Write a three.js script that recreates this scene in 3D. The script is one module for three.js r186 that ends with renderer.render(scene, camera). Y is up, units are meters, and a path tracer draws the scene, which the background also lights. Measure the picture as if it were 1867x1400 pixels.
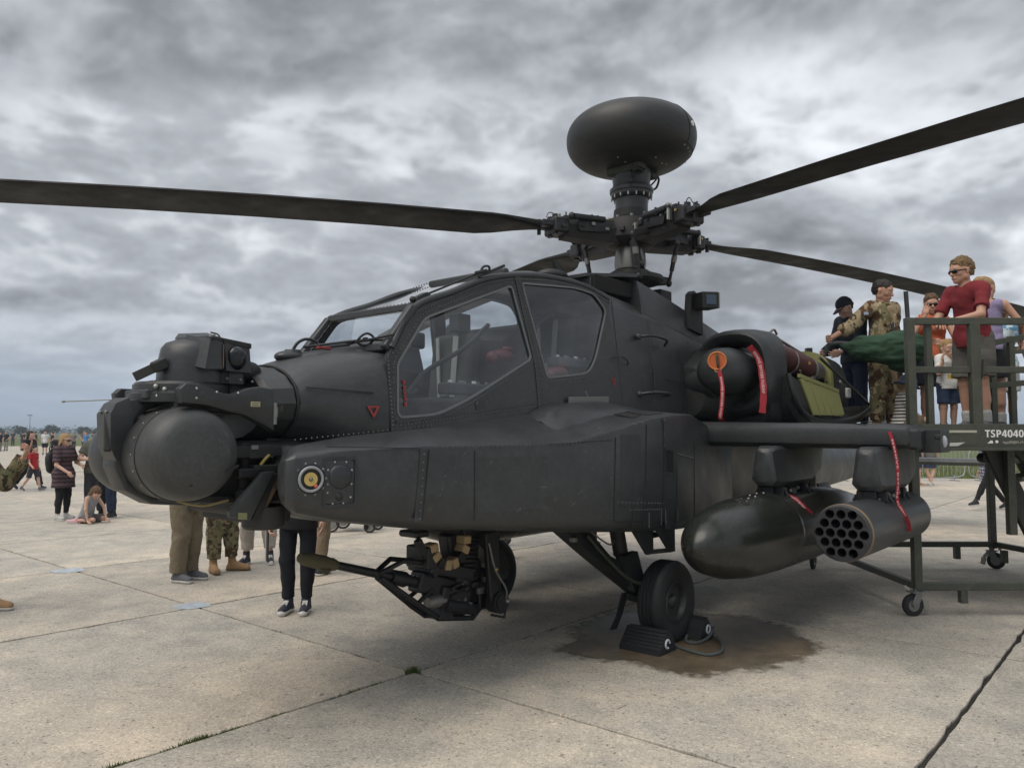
import * as THREE from 'three';
import { mergeGeometries, toCreasedNormals } from 'three/addons/utils/BufferGeometryUtils.js';
import { RoundedBoxGeometry } from 'three/addons/geometries/RoundedBoxGeometry.js';
import { FontLoader } from 'three/addons/loaders/FontLoader.js';
import { TextGeometry } from 'three/addons/geometries/TextGeometry.js';

// ---------- camera, sky, sun, exposure ----------
const scene = new THREE.Scene();
const camera = new THREE.PerspectiveCamera(52.8, 1024 / 767, 0.1, 6000);
camera.position.set(0, 1.7, 0);
camera.rotation.set(Math.atan(87 / 1410), 0, 0);
const renderer = new THREE.WebGLRenderer({ antialias: true });
renderer.setSize(1024, 767);
renderer.toneMapping = THREE.LinearToneMapping;
renderer.toneMappingExposure = 1.4;
renderer.shadowMap.enabled = true;
scene.environmentIntensity = 1;

// seeded random numbers and noise
function rng(seed) { let s = seed >>> 0; return () => { s = (s + 0x6D2B79F5) | 0; let t = Math.imul(s ^ (s >>> 15), 1 | s); t = (t + Math.imul(t ^ (t >>> 7), 61 | t)) ^ t; return ((t ^ (t >>> 14)) >>> 0) / 4294967296; }; }
const HASH = new Float32Array(65536); { const r = rng(77); for (let i = 0; i < 65536; i++) HASH[i] = r(); }
const PERM = new Uint16Array(65536); { const r = rng(78); for (let i = 0; i < 65536; i++) PERM[i] = (r() * 65536) | 0; }
function h3(x, y, z) { return HASH[(PERM[(PERM[x & 65535] + y) & 65535] + z) & 65535]; }
const sm = (t) => t * t * (3 - 2 * t);
const clamp = (x, a, b) => x < a ? a : x > b ? b : x;
const lerp = (a, b, t) => a + (b - a) * t;
const ss = (a, b, x) => sm(clamp((x - a) / (b - a), 0, 1));
// value noise; with px/py it repeats with that period
function vn(x, y, z = 0, px = 0, py = 0) {
  let xi = Math.floor(x), yi = Math.floor(y), zi = Math.floor(z); const u = sm(x - xi), v = sm(y - yi), w = sm(z - zi);
  let x1 = xi + 1, y1 = yi + 1;
  if (px) { xi = ((xi % px) + px) % px; x1 = ((x1 % px) + px) % px; }
  if (py) { yi = ((yi % py) + py) % py; y1 = ((y1 % py) + py) % py; }
  const a = lerp(lerp(h3(xi, yi, zi), h3(x1, yi, zi), u), lerp(h3(xi, y1, zi), h3(x1, y1, zi), u), v);
  if (w === 0) return a;
  const b = lerp(lerp(h3(xi, yi, zi + 1), h3(x1, yi, zi + 1), u), lerp(h3(xi, y1, zi + 1), h3(x1, y1, zi + 1), u), v);
  return lerp(a, b, w);
}
function fbm(x, y, z, oct, gain = 0.5) { let s = 0, a = 1, n = 0; for (let i = 0; i < oct; i++) { s += a * vn(x + i * 17.3, y + i * 9.1, z); n += a; a *= gain; x *= 2.03; y *= 2.03; z *= 2.03; } return s / n; }
function pfbm(u, v, per, oct, gain = 0.5, seed = 0) { let s = 0, a = 1, n = 0, p = per; for (let i = 0; i < oct; i++) { s += a * vn(u * p, v * p, seed * 31 + i * 7, p, p); n += a; a *= gain; p *= 2; } return s / n; }

// overcast sky: layers of grey stratocumulus on a flat deck, bluish air below them
{
  const SKX = 23.0, SKZ = 3.0, Wd = 2048, Hd = 1024, data = new Float32Array(Wd * Hd * 4);
  for (let j = 0; j < Hd; j++) {
    const el = ((j + 0.5) / Hd - 0.5) * Math.PI, y = Math.sin(el), c = Math.cos(el);
    for (let i = 0; i < Wd; i++) {
      const az = ((i + 0.5) / Wd - 0.5) * 2 * Math.PI, x = Math.cos(az) * c, z = Math.sin(az) * c, o = (j * Wd + i) * 4;
      let R, G, B;
      const ye = Math.max(y, 0), k = 1.25 / (ye + 0.20);
      const px = x * k, pz = z * k;
      // air between the clouds
      const t0 = ss(0.0, 0.22, ye);
      const side = 0.5 + 0.5 * Math.cos(az - 0.35), aR = lerp(0.275, 0.33, t0) + side * 0.10, aG = lerp(0.34, 0.365, t0) + side * 0.085, aB = lerp(0.43, 0.42, t0) + side * 0.06;
      if (y > -0.02) {
        const wx = fbm(px * 1.1 + SKX, pz * 1.1, 3.1, 4) - 0.5, wz = fbm(px * 1.1 + 40, pz * 1.1 + SKZ, 7.7, 4) - 0.5;
        const qx = px + SKX + wx * 0.5, qz = pz + SKZ + wz * 0.5;
        const G2 = (x0, z0, sx, sz) => Math.exp(-(((px - x0) / sx) ** 2) - (((pz - z0) / sz) ** 2));
        const big = fbm(qx * 0.55, qz * 0.75, 0.5, 4, 0.45) + 0.13 * G2(-0.45, -1.55, 0.75, 0.26) - 0.13 * G2(-0.85, -1.92, 0.8, 0.14) + 0.16 * G2(0.78, -1.45, 0.6, 0.35) - 0.07 * G2(-0.18, -1.72, 0.16, 0.2);
        const mid0 = fbm(qx * 2.0 + 20, qz * 2.2, 4.4, 6, 0.56), puff = 1 - Math.abs(2 * fbm(qx * 3.1 + 7, qz * 3.3 + 31, 6.6, 5, 0.55) - 1) * 2.2, mid = mid0 * 0.72 + clamp(puff, 0, 1) * 0.24 - 0.005;
        const fine = fbm(qx * 8, qz * 9 + 9, 2.2, 6, 0.64);
        const mass = ss(0.50, 0.66, big + (mid - 0.5) * 0.22), gap = 1 - ss(0.40, 0.60, big + (mid - 0.5) * 0.1);
        const hl = Math.pow(ss(0.455, 0.70, mid * 0.8 + fine * 0.22), 1.25) * (0.18 + 0.82 * gap);
        let lum = 0.395 - 0.15 * mass + 0.50 * hl + (mid - 0.5) * 0.26 + (fine - 0.5) * 0.23; if (lum > 0.50) lum = 0.50 + (lum - 0.50) * 0.55;
        lum = Math.max(lum, 0.16) * lerp(0.93, 2.2, ss(0.50, 0.95, ye));         // overcast grows brighter overhead
        const cl = ss(0.2, 0.7, lum);
        let cR = lum * lerp(0.94, 0.97, cl), cG = lum * lerp(1.0, 1.01, cl), cB = lum * lerp(1.10, 1.07, cl);
        const far = ss(0.17, 0.0, ye) * 0.85;                            // low clouds sink in the air
        R = lerp(cR, aR, far); G = lerp(cG, aG, far); B = lerp(cB, aB, far);
      } else { R = 0.25; G = 0.25; B = 0.23; }
      data[o] = R; data[o + 1] = G; data[o + 2] = B; data[o + 3] = 1;
    }
  }
  const t = new THREE.DataTexture(data, Wd, Hd, THREE.RGBAFormat, THREE.FloatType);
  t.mapping = THREE.EquirectangularReflectionMapping; t.magFilter = THREE.LinearFilter; t.minFilter = THREE.LinearFilter; t.wrapS = THREE.RepeatWrapping; t.needsUpdate = true;
  scene.background = t; scene.environment = t;
}
const sun = new THREE.DirectionalLight(0xfff4e6, 1.5);
sun.position.set(-13, 26, 1); sun.target.position.set(0, 0, -9); scene.add(sun, sun.target);
sun.castShadow = true; sun.shadow.radius = 90; sun.shadow.mapSize.set(2048, 2048);
Object.assign(sun.shadow.camera, { left: -25, right: 25, top: 25, bottom: -25, near: 1, far: 90 });

// ---------- small helpers ----------
const V = (x, y, z) => new THREE.Vector3(x, y, z);
const D2 = Math.PI / 180;
const used = {};
function numbered(n) { const k = used[n] = (used[n] ?? -1) + 1; return k ? n + '_' + String(k).padStart(3, '0') : n; }
function thing(name, label, category, pos = [0, 0, 0], turn = 0, group) {
  const o = new THREE.Group(); o.name = numbered(name); o.position.set(...pos); o.rotation.y = turn; scene.add(o);
  o.userData = { label, category }; if (group) o.userData.group = group; return o;
}
function part(name, geos, mat, parent, label) {
  const g = Array.isArray(geos) ? mg(geos) : geos; const m = new THREE.Mesh(g, mat); m.name = name; m.castShadow = m.receiveShadow = true;
  if (label) m.userData.label = label; if (parent) parent.add(m); return m;
}
function parts(name, geos, mat, parent) { return geos.map((g) => part(name, g, mat, parent)); }
function struct(name, geos, mat) { const m = part(name, geos, mat, scene); m.name = numbered(name); m.userData.kind = 'structure'; return m; }
function mg(list) {
  return list.length === 1 ? list[0] : mergeGeometries(list.map((g) => { const n = g.index ? g.toNonIndexed() : g; if (!n.attributes.normal) n.computeVertexNormals(); for (const k of Object.keys(n.attributes)) if (!['position', 'normal', 'uv'].includes(k)) n.deleteAttribute(k); if (!n.attributes.uv) boxUV(n); n.morphAttributes = {}; return n; }));
}
// uv in metres, laid along each face's main direction
function boxUV(g, s = 1) {
  const p = g.attributes.position, n = g.attributes.normal, uv = new Float32Array(p.count * 2);
  for (let i = 0; i < p.count; i++) {
    const ax = Math.abs(n.getX(i)), ay = Math.abs(n.getY(i)), az = Math.abs(n.getZ(i)); let u, v;
    if (ay >= ax && ay >= az) { u = p.getX(i); v = p.getZ(i); } else if (ax >= az) { u = p.getZ(i); v = p.getY(i); } else { u = p.getX(i); v = p.getY(i); }
    uv[2 * i] = u * s; uv[2 * i + 1] = v * s;
  }
  g.setAttribute('uv', new THREE.BufferAttribute(uv, 2)); return g;
}
const nonI = (g) => g.index ? g.toNonIndexed() : g;
function box(w, h, d, x = 0, y = 0, z = 0, r = 0.006, rx = 0, ry = 0, rz = 0) {
  const b = Math.min(r, w * 0.45, h * 0.45, d * 0.45);
  let g = nonI(b > 0.0015 ? new RoundedBoxGeometry(w, h, d, 2, b) : new THREE.BoxGeometry(w, h, d));
  boxUV(g); g.rotateX(rx); g.rotateY(ry); g.rotateZ(rz); g.translate(x, y, z); return g;
}
function frame(a, b, up = V(0, 1, 0)) { // matrix whose y runs from a to b
  const y = b.clone().sub(a).normalize(); let x = new THREE.Vector3().crossVectors(y, up); if (x.lengthSq() < 1e-6) x.set(1, 0, 0); x.normalize();
  const z = new THREE.Vector3().crossVectors(x, y); return new THREE.Matrix4().makeBasis(x, y, z).setPosition(a.clone().add(b).multiplyScalar(0.5));
}
function bar(a, b, w, d, r = 0.004, up) { const A = V(...a), B = V(...b), L = A.distanceTo(B); const g = box(w, L, d, 0, 0, 0, r); g.applyMatrix4(frame(A, B, up)); return g; }
function cyl(a, b, r1, r2 = r1, seg = 18) { const A = V(...a), B = V(...b), L = A.distanceTo(B); const g = nonI(new THREE.CylinderGeometry(r2, r1, L, seg)); g.applyMatrix4(frame(A, B)); return g; }
function tube(pts, r, seg = 24, rad = 8, closed = false) { return nonI(new THREE.TubeGeometry(new THREE.CatmullRomCurve3(pts.map((p) => V(...p)), closed, 'centripetal'), seg, r, rad, closed)); }
function poly(pts, r, rad = 8) { const out = []; for (let i = 0; i < pts.length - 1; i++) { out.push(cyl(pts[i], pts[i + 1], r, r, rad)); if (i) out.push(ball(pts[i], r, rad)); } return mg(out); }
function ball(c, r, seg = 14, sx = 1, sy = 1, sz = 1) { const g = nonI(new THREE.SphereGeometry(r, seg, Math.max(6, seg * 0.7 | 0))); g.scale(sx, sy, sz); g.translate(...c); return g; }
function lathe(pts, seg = 32, axis = 'y', pos = [0, 0, 0]) { // pts [radius, along]
  const g = nonI(new THREE.LatheGeometry(pts.map((p) => new THREE.Vector2(p[0], p[1])), seg));
  if (axis === 'x') g.rotateZ(-Math.PI / 2); if (axis === 'z') g.rotateX(Math.PI / 2);
  g.translate(...pos); return toCreasedNormals(g, 0.6);
}
function fixUp(g) { return g; }
// skin a row of closed rings (arrays of [x,y,z]); crease in radians
function loft(rings, crease = 0.5, caps = true) {
  const pos = [], T = (a, b, c) => pos.push(...a, ...b, ...c), n = rings[0].length;
  for (let i = 0; i < rings.length - 1; i++) for (let j = 0; j < n; j++) { const k = (j + 1) % n, A = rings[i][j], B = rings[i][k], C = rings[i + 1][k], E = rings[i + 1][j]; T(A, B, C); T(A, C, E); }
  if (caps) for (const [r, f] of [[rings[0], 1], [rings[rings.length - 1], 0]]) { const c = [0, 1, 2].map((q) => r.reduce((s, p) => s + p[q], 0) / n); for (let j = 0; j < n; j++) { const k = (j + 1) % n; f ? T(c, r[k], r[j]) : T(c, r[j], r[k]); } }
  let g = new THREE.BufferGeometry(); g.setAttribute('position', new THREE.Float32BufferAttribute(pos, 3)); g.computeVertexNormals();
  g = toCreasedNormals(g, crease); g.computeBoundingBox(); orient(g); return boxUV(g);
}
function orient(g) { // make faces look outward (signed volume)
  const p = g.attributes.position.array; let v = 0;
  for (let i = 0; i < p.length; i += 9) v += p[i] * (p[i + 4] * p[i + 8] - p[i + 5] * p[i + 7]) - p[i + 1] * (p[i + 3] * p[i + 8] - p[i + 5] * p[i + 6]) + p[i + 2] * (p[i + 3] * p[i + 7] - p[i + 4] * p[i + 6]);
  if (v < 0) flip(g);
}
function flip(g) {
  for (const k of ['position', 'normal', 'uv']) { const a = g.attributes[k]; if (!a) continue; const s = a.itemSize, ar = a.array; for (let i = 0; i < ar.length; i += 3 * s) for (let q = 0; q < s; q++) { const t = ar[i + s + q]; ar[i + s + q] = ar[i + 2 * s + q]; ar[i + 2 * s + q] = t; } }
  const n = g.attributes.normal; if (n) for (let i = 0; i < n.array.length; i++) n.array[i] *= -1; return g;
}
function mirZ(g) { const c = nonI(g.clone()); const p = c.attributes.position, n = c.attributes.normal; for (let i = 0; i < p.count; i++) { p.setZ(i, -p.getZ(i)); n.setZ(i, -n.getZ(i)); }
  for (const k of ['position', 'normal', 'uv']) { const a = c.attributes[k]; if (!a) continue; const s = a.itemSize, ar = a.array; for (let i = 0; i < ar.length; i += 3 * s) for (let q = 0; q < s; q++) { const t = ar[i + s + q]; ar[i + s + q] = ar[i + 2 * s + q]; ar[i + 2 * s + q] = t; } } return c; }
// slab of polygon pts [[x,y]..] with holes, thickness t, then placed by f(x, y, depth) -> [x,y,z]
function slab(pts, t, f, holes = [], bevel = 0) {
  const s = new THREE.Shape(pts.map((p) => new THREE.Vector2(p[0], p[1]))); for (const h of holes) s.holes.push(new THREE.Path(h.map((p) => new THREE.Vector2(p[0], p[1]))));
  let g = nonI(new THREE.ExtrudeGeometry(s, { depth: t - 2 * bevel, bevelEnabled: bevel > 0, bevelThickness: bevel, bevelSize: bevel, bevelOffset: -bevel, bevelSegments: 2, curveSegments: 6 })); if (bevel) g.translate(0, 0, bevel);
  const p = g.attributes.position; for (let i = 0; i < p.count; i++) p.setXYZ(i, ...f(p.getX(i), p.getY(i), p.getZ(i)));
  g.computeVertexNormals(); g = toCreasedNormals(g, 0.5); return boxUV(g);
}
// round the corners of a 2-D polygon
function rounded(pts, r, n = 4) {
  const out = [], N = pts.length; for (let i = 0; i < N; i++) { const P = pts[i], A = pts[(i + N - 1) % N], B = pts[(i + 1) % N], R = Array.isArray(r) ? r[i] : r;
    const la = Math.hypot(A[0] - P[0], A[1] - P[1]), lb = Math.hypot(B[0] - P[0], B[1] - P[1]), q = Math.min(R, la * 0.45, lb * 0.45);
    const a = [P[0] + (A[0] - P[0]) / la * q, P[1] + (A[1] - P[1]) / la * q], b = [P[0] + (B[0] - P[0]) / lb * q, P[1] + (B[1] - P[1]) / lb * q];
    for (let k = 0; k <= n; k++) { const t = k / n, u = 1 - t; out.push([u * u * a[0] + 2 * u * t * P[0] + t * t * b[0], u * u * a[1] + 2 * u * t * P[1] + t * t * b[1]]); } }
  return out;
}
function inset(pts, d) { const c = [0, 1].map((q) => pts.reduce((s, p) => s + p[q], 0) / pts.length), N = pts.length; let area = 0; for (let i = 0; i < N; i++) { const a = pts[i], b = pts[(i + 1) % N]; area += a[0] * b[1] - b[0] * a[1]; } const sg = area > 0 ? 1 : -1;
  return pts.map((P, i) => { const A = pts[(i + N - 1) % N], B = pts[(i + 1) % N]; const n1 = nrm(A, P), n2 = nrm(P, B); let x = n1[0] + n2[0], y = n1[1] + n2[1]; const l = Math.hypot(x, y) || 1; x /= l; y /= l; const cs = Math.max(0.4, x * n1[0] + y * n1[1]); return [P[0] + sg * x * d / cs, P[1] + sg * y * d / cs]; });
  function nrm(a, b) { const l = Math.hypot(b[0] - a[0], b[1] - a[1]) || 1; return [-(b[1] - a[1]) / l, (b[0] - a[0]) / l]; } }

// ---------- textures and materials ----------
function tex(n, fn, srgb = true, post) { // fn(u,v) -> [r,g,b] 0..1 linear-ish in sRGB values
  const d = new Uint8Array(n * n * 4); for (let j = 0; j < n; j++) for (let i = 0; i < n; i++) { const c = fn(i / n, j / n), o = (j * n + i) * 4; d[o] = clamp(c[0], 0, 1) * 255; d[o + 1] = clamp(c[1], 0, 1) * 255; d[o + 2] = clamp(c[2], 0, 1) * 255; d[o + 3] = c[3] === undefined ? 255 : clamp(c[3], 0, 1) * 255; }
  if (post) post(d, n);
  const t = new THREE.DataTexture(d, n, n); t.wrapS = t.wrapT = THREE.RepeatWrapping; t.magFilter = THREE.LinearFilter; t.minFilter = THREE.LinearMipmapLinearFilter; t.generateMipmaps = true; if (srgb) t.colorSpace = THREE.SRGBColorSpace; t.needsUpdate = true; return t;
}
const lin = (r, g, b) => new THREE.Color().setRGB(r, g, b);
const s2l = (c) => c <= 0.04045 ? c / 12.92 : Math.pow((c + 0.055) / 1.055, 2.4);
const l2s = (c) => c <= 0.0031308 ? c * 12.92 : 1.055 * Math.pow(c, 1 / 2.4) - 0.055;
const std = (c, rough = 0.7, metal = 0, o = {}) => new THREE.MeshStandardMaterial({ color: Array.isArray(c) ? lin(...c) : c, roughness: rough, metalness: metal, ...o });
// ---------- ground ----------
const TH = 49.4 * D2, UX = [Math.cos(TH), -Math.sin(TH)], WX = [Math.sin(TH), Math.cos(TH)]; // slab axes (x,z): aft and port of the helicopter
const concA = (u, v, sd) => {
  const big = pfbm(u, v, 3, 4, 0.5, sd), med = pfbm(u, v, 24, 4, 0.55, sd + 2), fi = vn(u * 640, v * 640, 5 + sd, 640, 640), fi2 = vn(u * 300, v * 300, 15 + sd, 300, 300), g = vn(u * 1000, v * 1000, 9 + sd, 1000, 1000);
  let l = 0.655 + (big - 0.5) * 0.13 + (med - 0.5) * 0.15 + (fi - 0.5) * 0.12 + (g - 0.5) * 0.10 + (fi2 - 0.5) * 0.06;
  const peb = vn(u * 420 + 3, v * 420, 21 + sd, 420, 420); if (peb > 0.86) l += (peb - 0.86) * 1.1; if (peb < 0.13) l -= (0.13 - peb) * 2.6;
  const pit = vn(u * 170, v * 170, 31 + sd, 170, 170); if (pit < 0.075) l -= (0.075 - pit) * 3.2; if (pit > 0.94) l += (pit - 0.94) * 1.6;
  const w = (big - 0.5) * 0.05 + (med - 0.5) * 0.03;
  return [l * (1.035 + w), l * 0.992, l * (0.918 - w)];
};
const concTex = tex(2048, (u, v) => concA(u, v, 0));
const concBump = tex(1024, (u, v) => { const a = vn(u * 512, v * 512, 3, 512, 512) * 0.5 + pfbm(u, v, 96, 3, 0.6, 5) * 0.5; return [a, a, a]; }, false);
const concMats = [0, 1, 2, 3, 4].map((i) => { const k = [1, 0.93, 1.05, 0.965, 1.02][i]; return new THREE.MeshStandardMaterial({ map: concTex, bumpMap: concBump, bumpScale: 0.004, roughness: 0.88, color: lin(k, k * [1, 1, 0.99, 0.985, 1.0][i], k * [1, 1.0, 0.975, 0.97, 0.99][i]) }); });
const S = 3.12, GO = [-0.694, -5.6]; // slab size and one joint crossing (x,z)
const gw = (a, b) => [GO[0] + UX[0] * a + WX[0] * b, GO[1] + UX[1] * a + WX[1] * b];
function sheet(pts, y, mat, name, uvs) { // polygon in x,z
  const s = new THREE.Shape(pts.map((p) => new THREE.Vector2(p[0], -p[1]))); const g = nonI(new THREE.ShapeGeometry(s)); g.rotateX(-Math.PI / 2); g.translate(0, y, 0);
  boxUV(g, 1); if (uvs) { const p = g.attributes.position, uv = g.attributes.uv; for (let i = 0; i < p.count; i++) uv.setXY(i, ...uvs(p.getX(i), p.getZ(i))); }
  const m = struct(name, g, mat); return m;
}
// grassland to the horizon
const grassTex = tex(1024, (u, v) => { const a = pfbm(u, v, 8, 6, 0.62, 3), b = vn(u * 400, v * 90, 4, 400, 90); const l = 0.75 + (a - 0.5) * 0.5 + (b - 0.5) * 0.5; return [0.42 * l, 0.47 * l, 0.235 * l]; });
const grassMat = std(0xffffff, 0.95, 0, { map: grassTex });
{ const R = 3500, pts = []; for (let i = 0; i < 64; i++) pts.push([Math.cos(i / 32 * Math.PI) * R, Math.sin(i / 32 * Math.PI) * R]); sheet(pts, -0.05, grassMat, 'grass_field', (x, z) => [x / 6, z / 6]); }
// concrete apron: far sheet with drawn joints
const apronTex = tex(1024, (u, v) => { const c = concA(u, v, 4), e = 0.006 + 0.004 * vn(u * 40, v * 40, 1, 40, 40); const q = Math.min(u, 1 - u, v, 1 - v); const k = q < e ? 0.45 : 1; return c.map((x) => x * k); });
const apronMat = std(0xffffff, 0.88, 0, { map: apronTex });
const slabUV = (x, z) => { const dx = x - GO[0], dz = z - GO[1]; return [(dx * UX[0] + dz * UX[1]) / S, (dx * WX[0] + dz * WX[1]) / S]; };
sheet([[-220, 60], [220, 60], [220, -27.5], [60, -27.5], [30, -28.2], [12, -28.4], [4, -28.6], [-2, -60], [-9, -84], [-40, -92], [-220, -96]], -0.016, apronMat, 'apron', slabUV);
// the near slabs, each its own piece, on the dark joint filler
const slabsRoot = new THREE.Group(); slabsRoot.name = 'concrete_pavement'; slabsRoot.userData = { kind: 'structure' }; scene.add(slabsRoot);
const I0 = -4, I1 = 9, J0 = -9, J1 = 4, GAP = 0.025;
{
  const a = gw(I0 * S, J0 * S), b = gw(I1 * S, J0 * S), c = gw(I1 * S, J1 * S), d = gw(I0 * S, J1 * S);
  const s = new THREE.Shape([a, b, c, d].map((p) => new THREE.Vector2(p[0], -p[1]))); const g = nonI(new THREE.ShapeGeometry(s)); g.rotateX(-Math.PI / 2); g.translate(0, -0.016, 0);
  part('joint_filler', boxUV(g), std([0.035, 0.033, 0.03], 0.95), slabsRoot);
  const r = rng(5), geos = [];
  for (let k = 0; k < 7; k++) { // slab variants: edges slightly worn, bevelled
    const h = (S - GAP) / 2, n = 26, P = [], top = [], low = [];
    const side = (x0, z0, x1, z1) => { for (let i = 0; i < n; i++) { const t = i / n; let x = lerp(x0, x1, t), z = lerp(z0, z1, t); const w = (r() - 0.4) * 0.012 + (r() > 0.9 ? 0.02 * r() : 0); const l = Math.hypot(x, z); x -= x / l * w; z -= z / l * w; low.push([x, -0.03, z]); top.push([x * (1 - 0.004 / h), 0, z * (1 - 0.004 / h)]); P.push([x * (1 - 0.0005), -0.004, z * (1 - 0.0005)]); } };
    side(-h, -h, h, -h); side(h, -h, h, h); side(h, h, -h, h); side(-h, h, -h, -h);
    const gg = loft([low, P, top], 0.25); const uv = gg.attributes.uv, pp = gg.attributes.position, ou = r(), ov = r(), sw = r() > 0.5; for (let i = 0; i < uv.count; i++) { const x = pp.getX(i) / 5.2, z = pp.getZ(i) / 5.2; uv.setXY(i, (sw ? z : x) + ou, (sw ? x : z) + ov); } geos.push(gg);
  }
  for (let i = I0; i < I1; i++) for (let j = J0; j < J1; j++) {
    const [x, z] = gw((i + 0.5) * S, (j + 0.5) * S); const m = new THREE.Mesh(geos[(r() * 7) | 0], concMats[(r() * 5) | 0]); m.name = 'concrete_slab'; m.position.set(x, (r() - 0.5) * 0.003, z); m.rotation.y = TH + ((r() * 4) | 0) * Math.PI / 2; m.receiveShadow = true; slabsRoot.add(m);
  }
}
// wet stain round the port wheel, with an irregular edge
const blobPatch = (cx, cz, rx, rz, rot, y, seed, mat, name, amp = 0.16, n = 120) => { const p = []; for (let i = 0; i < n; i++) { const a = i / n * 2 * Math.PI, k = 1 + (fbm(Math.cos(a) * 2 + seed, Math.sin(a) * 2, seed, 5) - 0.5) * 2 * amp, x = Math.cos(a) * rx * k, z = Math.sin(a) * rz * k; p.push([cx + x * Math.cos(rot) - z * Math.sin(rot), cz + x * Math.sin(rot) + z * Math.cos(rot)]); } return sheet(p, y, mat, name, (x, z) => [x / 5.2, z / 5.2]); };
{
  const wet = tex(1024, (u, v) => { const c = concA(u, v, 0), m = 0.86 + (pfbm(u, v, 14, 5, 0.6, 9) - 0.5) * 0.5; const dx = u - 0.5, dy = v - 0.5, rr = Math.hypot(dx, dy) * 2, an = Math.atan2(dy, dx), e = rr + (fbm(Math.cos(an) * 2.2 + 5, Math.sin(an) * 2.2, 3, 5) - 0.5) * 0.5 + (fbm(u * 40, v * 40, 2, 4) - 0.5) * 0.16; return [c[0] * 0.70 * m, c[1] * 0.65 * m, c[2] * 0.57 * m, 0.92 * (1 - ss(0.70, 0.86, e))]; });
  wet.wrapS = wet.wrapT = THREE.ClampToEdgeWrapping; const wx = 1.36, wz = -6.55, wr = 1.20;
  sheet([[wx - wr, wz - wr], [wx + wr, wz - wr], [wx + wr, wz + wr], [wx - wr, wz + wr]], 0.004, std(0xffffff, 0.45, 0, { map: wet, transparent: true, bumpMap: concBump, bumpScale: 0.003 }), 'water_stain', (x, z) => [(x - wx) / wr / 2 + 0.5, (z - wz) / wr / 2 + 0.5]);
  const pale = tex(256, (u, v) => { const l = 0.66 + (pfbm(u, v, 16, 4, 0.6, 5) - 0.5) * 0.2; return [l * 0.95, l, l * 1.04]; });
  const pm = std(0xffffff, 0.9, 0, { map: pale });
  // grey filler patches at two slab corners
  for (const [cx, cz, s] of [[-3.13, -7.68, 0.15], [-5.45, -9.6, 0.17]]) { const q = []; for (const [a, b] of [[-1, -0.85], [-0.2, -1], [0.9, -0.95], [1, 0.2], [0.85, 1], [-0.5, 0.95], [-1, 0.4]]) q.push([cx + (UX[0] * a + WX[0] * b) * s, cz + (UX[1] * a + WX[1] * b) * s]); sheet(q, 0.003, pm, 'repair_patch', (x, z) => [x, z]); }
}
// grass and moss in the joints
{
  const r = rng(9), gs = [], tuft = (x, z, n, sp, h, ax = UX) => { for (let i = 0; i < n; i++) { const t = (r() - 0.5) * 2 * sp, w = (r() - 0.5) * 0.02, px = x + ax[0] * t - ax[1] * w, pz = z + ax[1] * t + ax[0] * w, a = r() * 6.28, l = h * (0.4 + r()), b = 0.004; const g = new THREE.BufferGeometry(); g.setAttribute('position', new THREE.Float32BufferAttribute([px - Math.cos(a) * b, -0.008, pz - Math.sin(a) * b, px + Math.cos(a) * b, -0.008, pz + Math.sin(a) * b, px + (r() - 0.5) * 0.05, l, pz + (r() - 0.5) * 0.05], 3)); g.computeVertexNormals(); gs.push(g); } };
  tuft(GO[0] - 0.02, GO[1] + 0.02, 150, 0.05, 0.035); tuft(GO[0], GO[1], 90, 0.06, 0.03, WX);
  for (let k = 0; k < 22; k++) { const t = -0.2 - r() * 2.9; const [x, z] = gw(t, 0); tuft(x, z, 6 + r() * 18, 0.05, 0.012); }
  { const [x, z] = gw(-1.62, 0); tuft(x, z, 160, 0.09, 0.022); } { const [x, z] = gw(-2.05, 0); tuft(x, z, 60, 0.05, 0.02); }
  for (let k = 0; k < 14; k++) { const [x, z] = gw(-S - r() * 1.5 + 0.2, -S); tuft(x + (r() - 0.5) * 0.2, z, 8, 0.06, 0.012); }
  const m = part('joint_grass', gs, std([0.085, 0.115, 0.03], 0.9, 0, { side: THREE.DoubleSide }), scene); m.userData = { kind: 'stuff', label: 'short green grass and moss growing in the concrete joints', category: 'grass' };
}
// ---------- attack helicopter: local x aft from the mast, y up, z to port ----------
const paintTex = tex(1024, (u, v) => {
  const a = pfbm(u, v, 4, 5, 0.55, 1), b = pfbm(u, v, 40, 4, 0.6, 2), g = vn(u * 500, v * 500, 3, 500, 500);
  let l = 0.80 + (a - 0.5) * 0.34 + (b - 0.5) * 0.20 + (g - 0.5) * 0.06; const scuff = pfbm(u * 1, v, 20, 5, 0.7, 8); if (scuff > 0.68) l += (scuff - 0.68) * 1.3; 
  return [l * 0.985, l * 1.0, l * 1.0];
}, true, (d, n) => { // pale scratches and chips in the matt paint
  const r = rng(61); for (let k = 0; k < 260; k++) { let x = r() * n, y = r() * n; const a = r() * 6.283, L = 3 + r() * r() * r() * 80, w = 1 + (r() * r() * 5 | 0), al = 0.08 + r() * 0.34; for (let s = 0; s < L; s++) { x += Math.cos(a + Math.sin(s * 0.2) * 0.3); y += Math.sin(a + Math.sin(s * 0.2) * 0.3); for (let q = 0; q < w; q++) { const o = ((((y + q) | 0) & (n - 1)) * n + ((x | 0) & (n - 1))) * 4; for (let c = 0; c < 3; c++) d[o + c] = Math.min(255, d[o + c] * (1 + al)); } } }
});
const paintRough = tex(512, (u, v) => { const a = pfbm(u, v, 6, 5, 0.6, 6); const l = 0.60 + (a - 0.5) * 0.35; return [l, l, l]; }, false);
const paint = (c, rough = 0.95, o = {}) => std(c, rough, 0, { map: paintTex, roughnessMap: paintRough, ...o });
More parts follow.
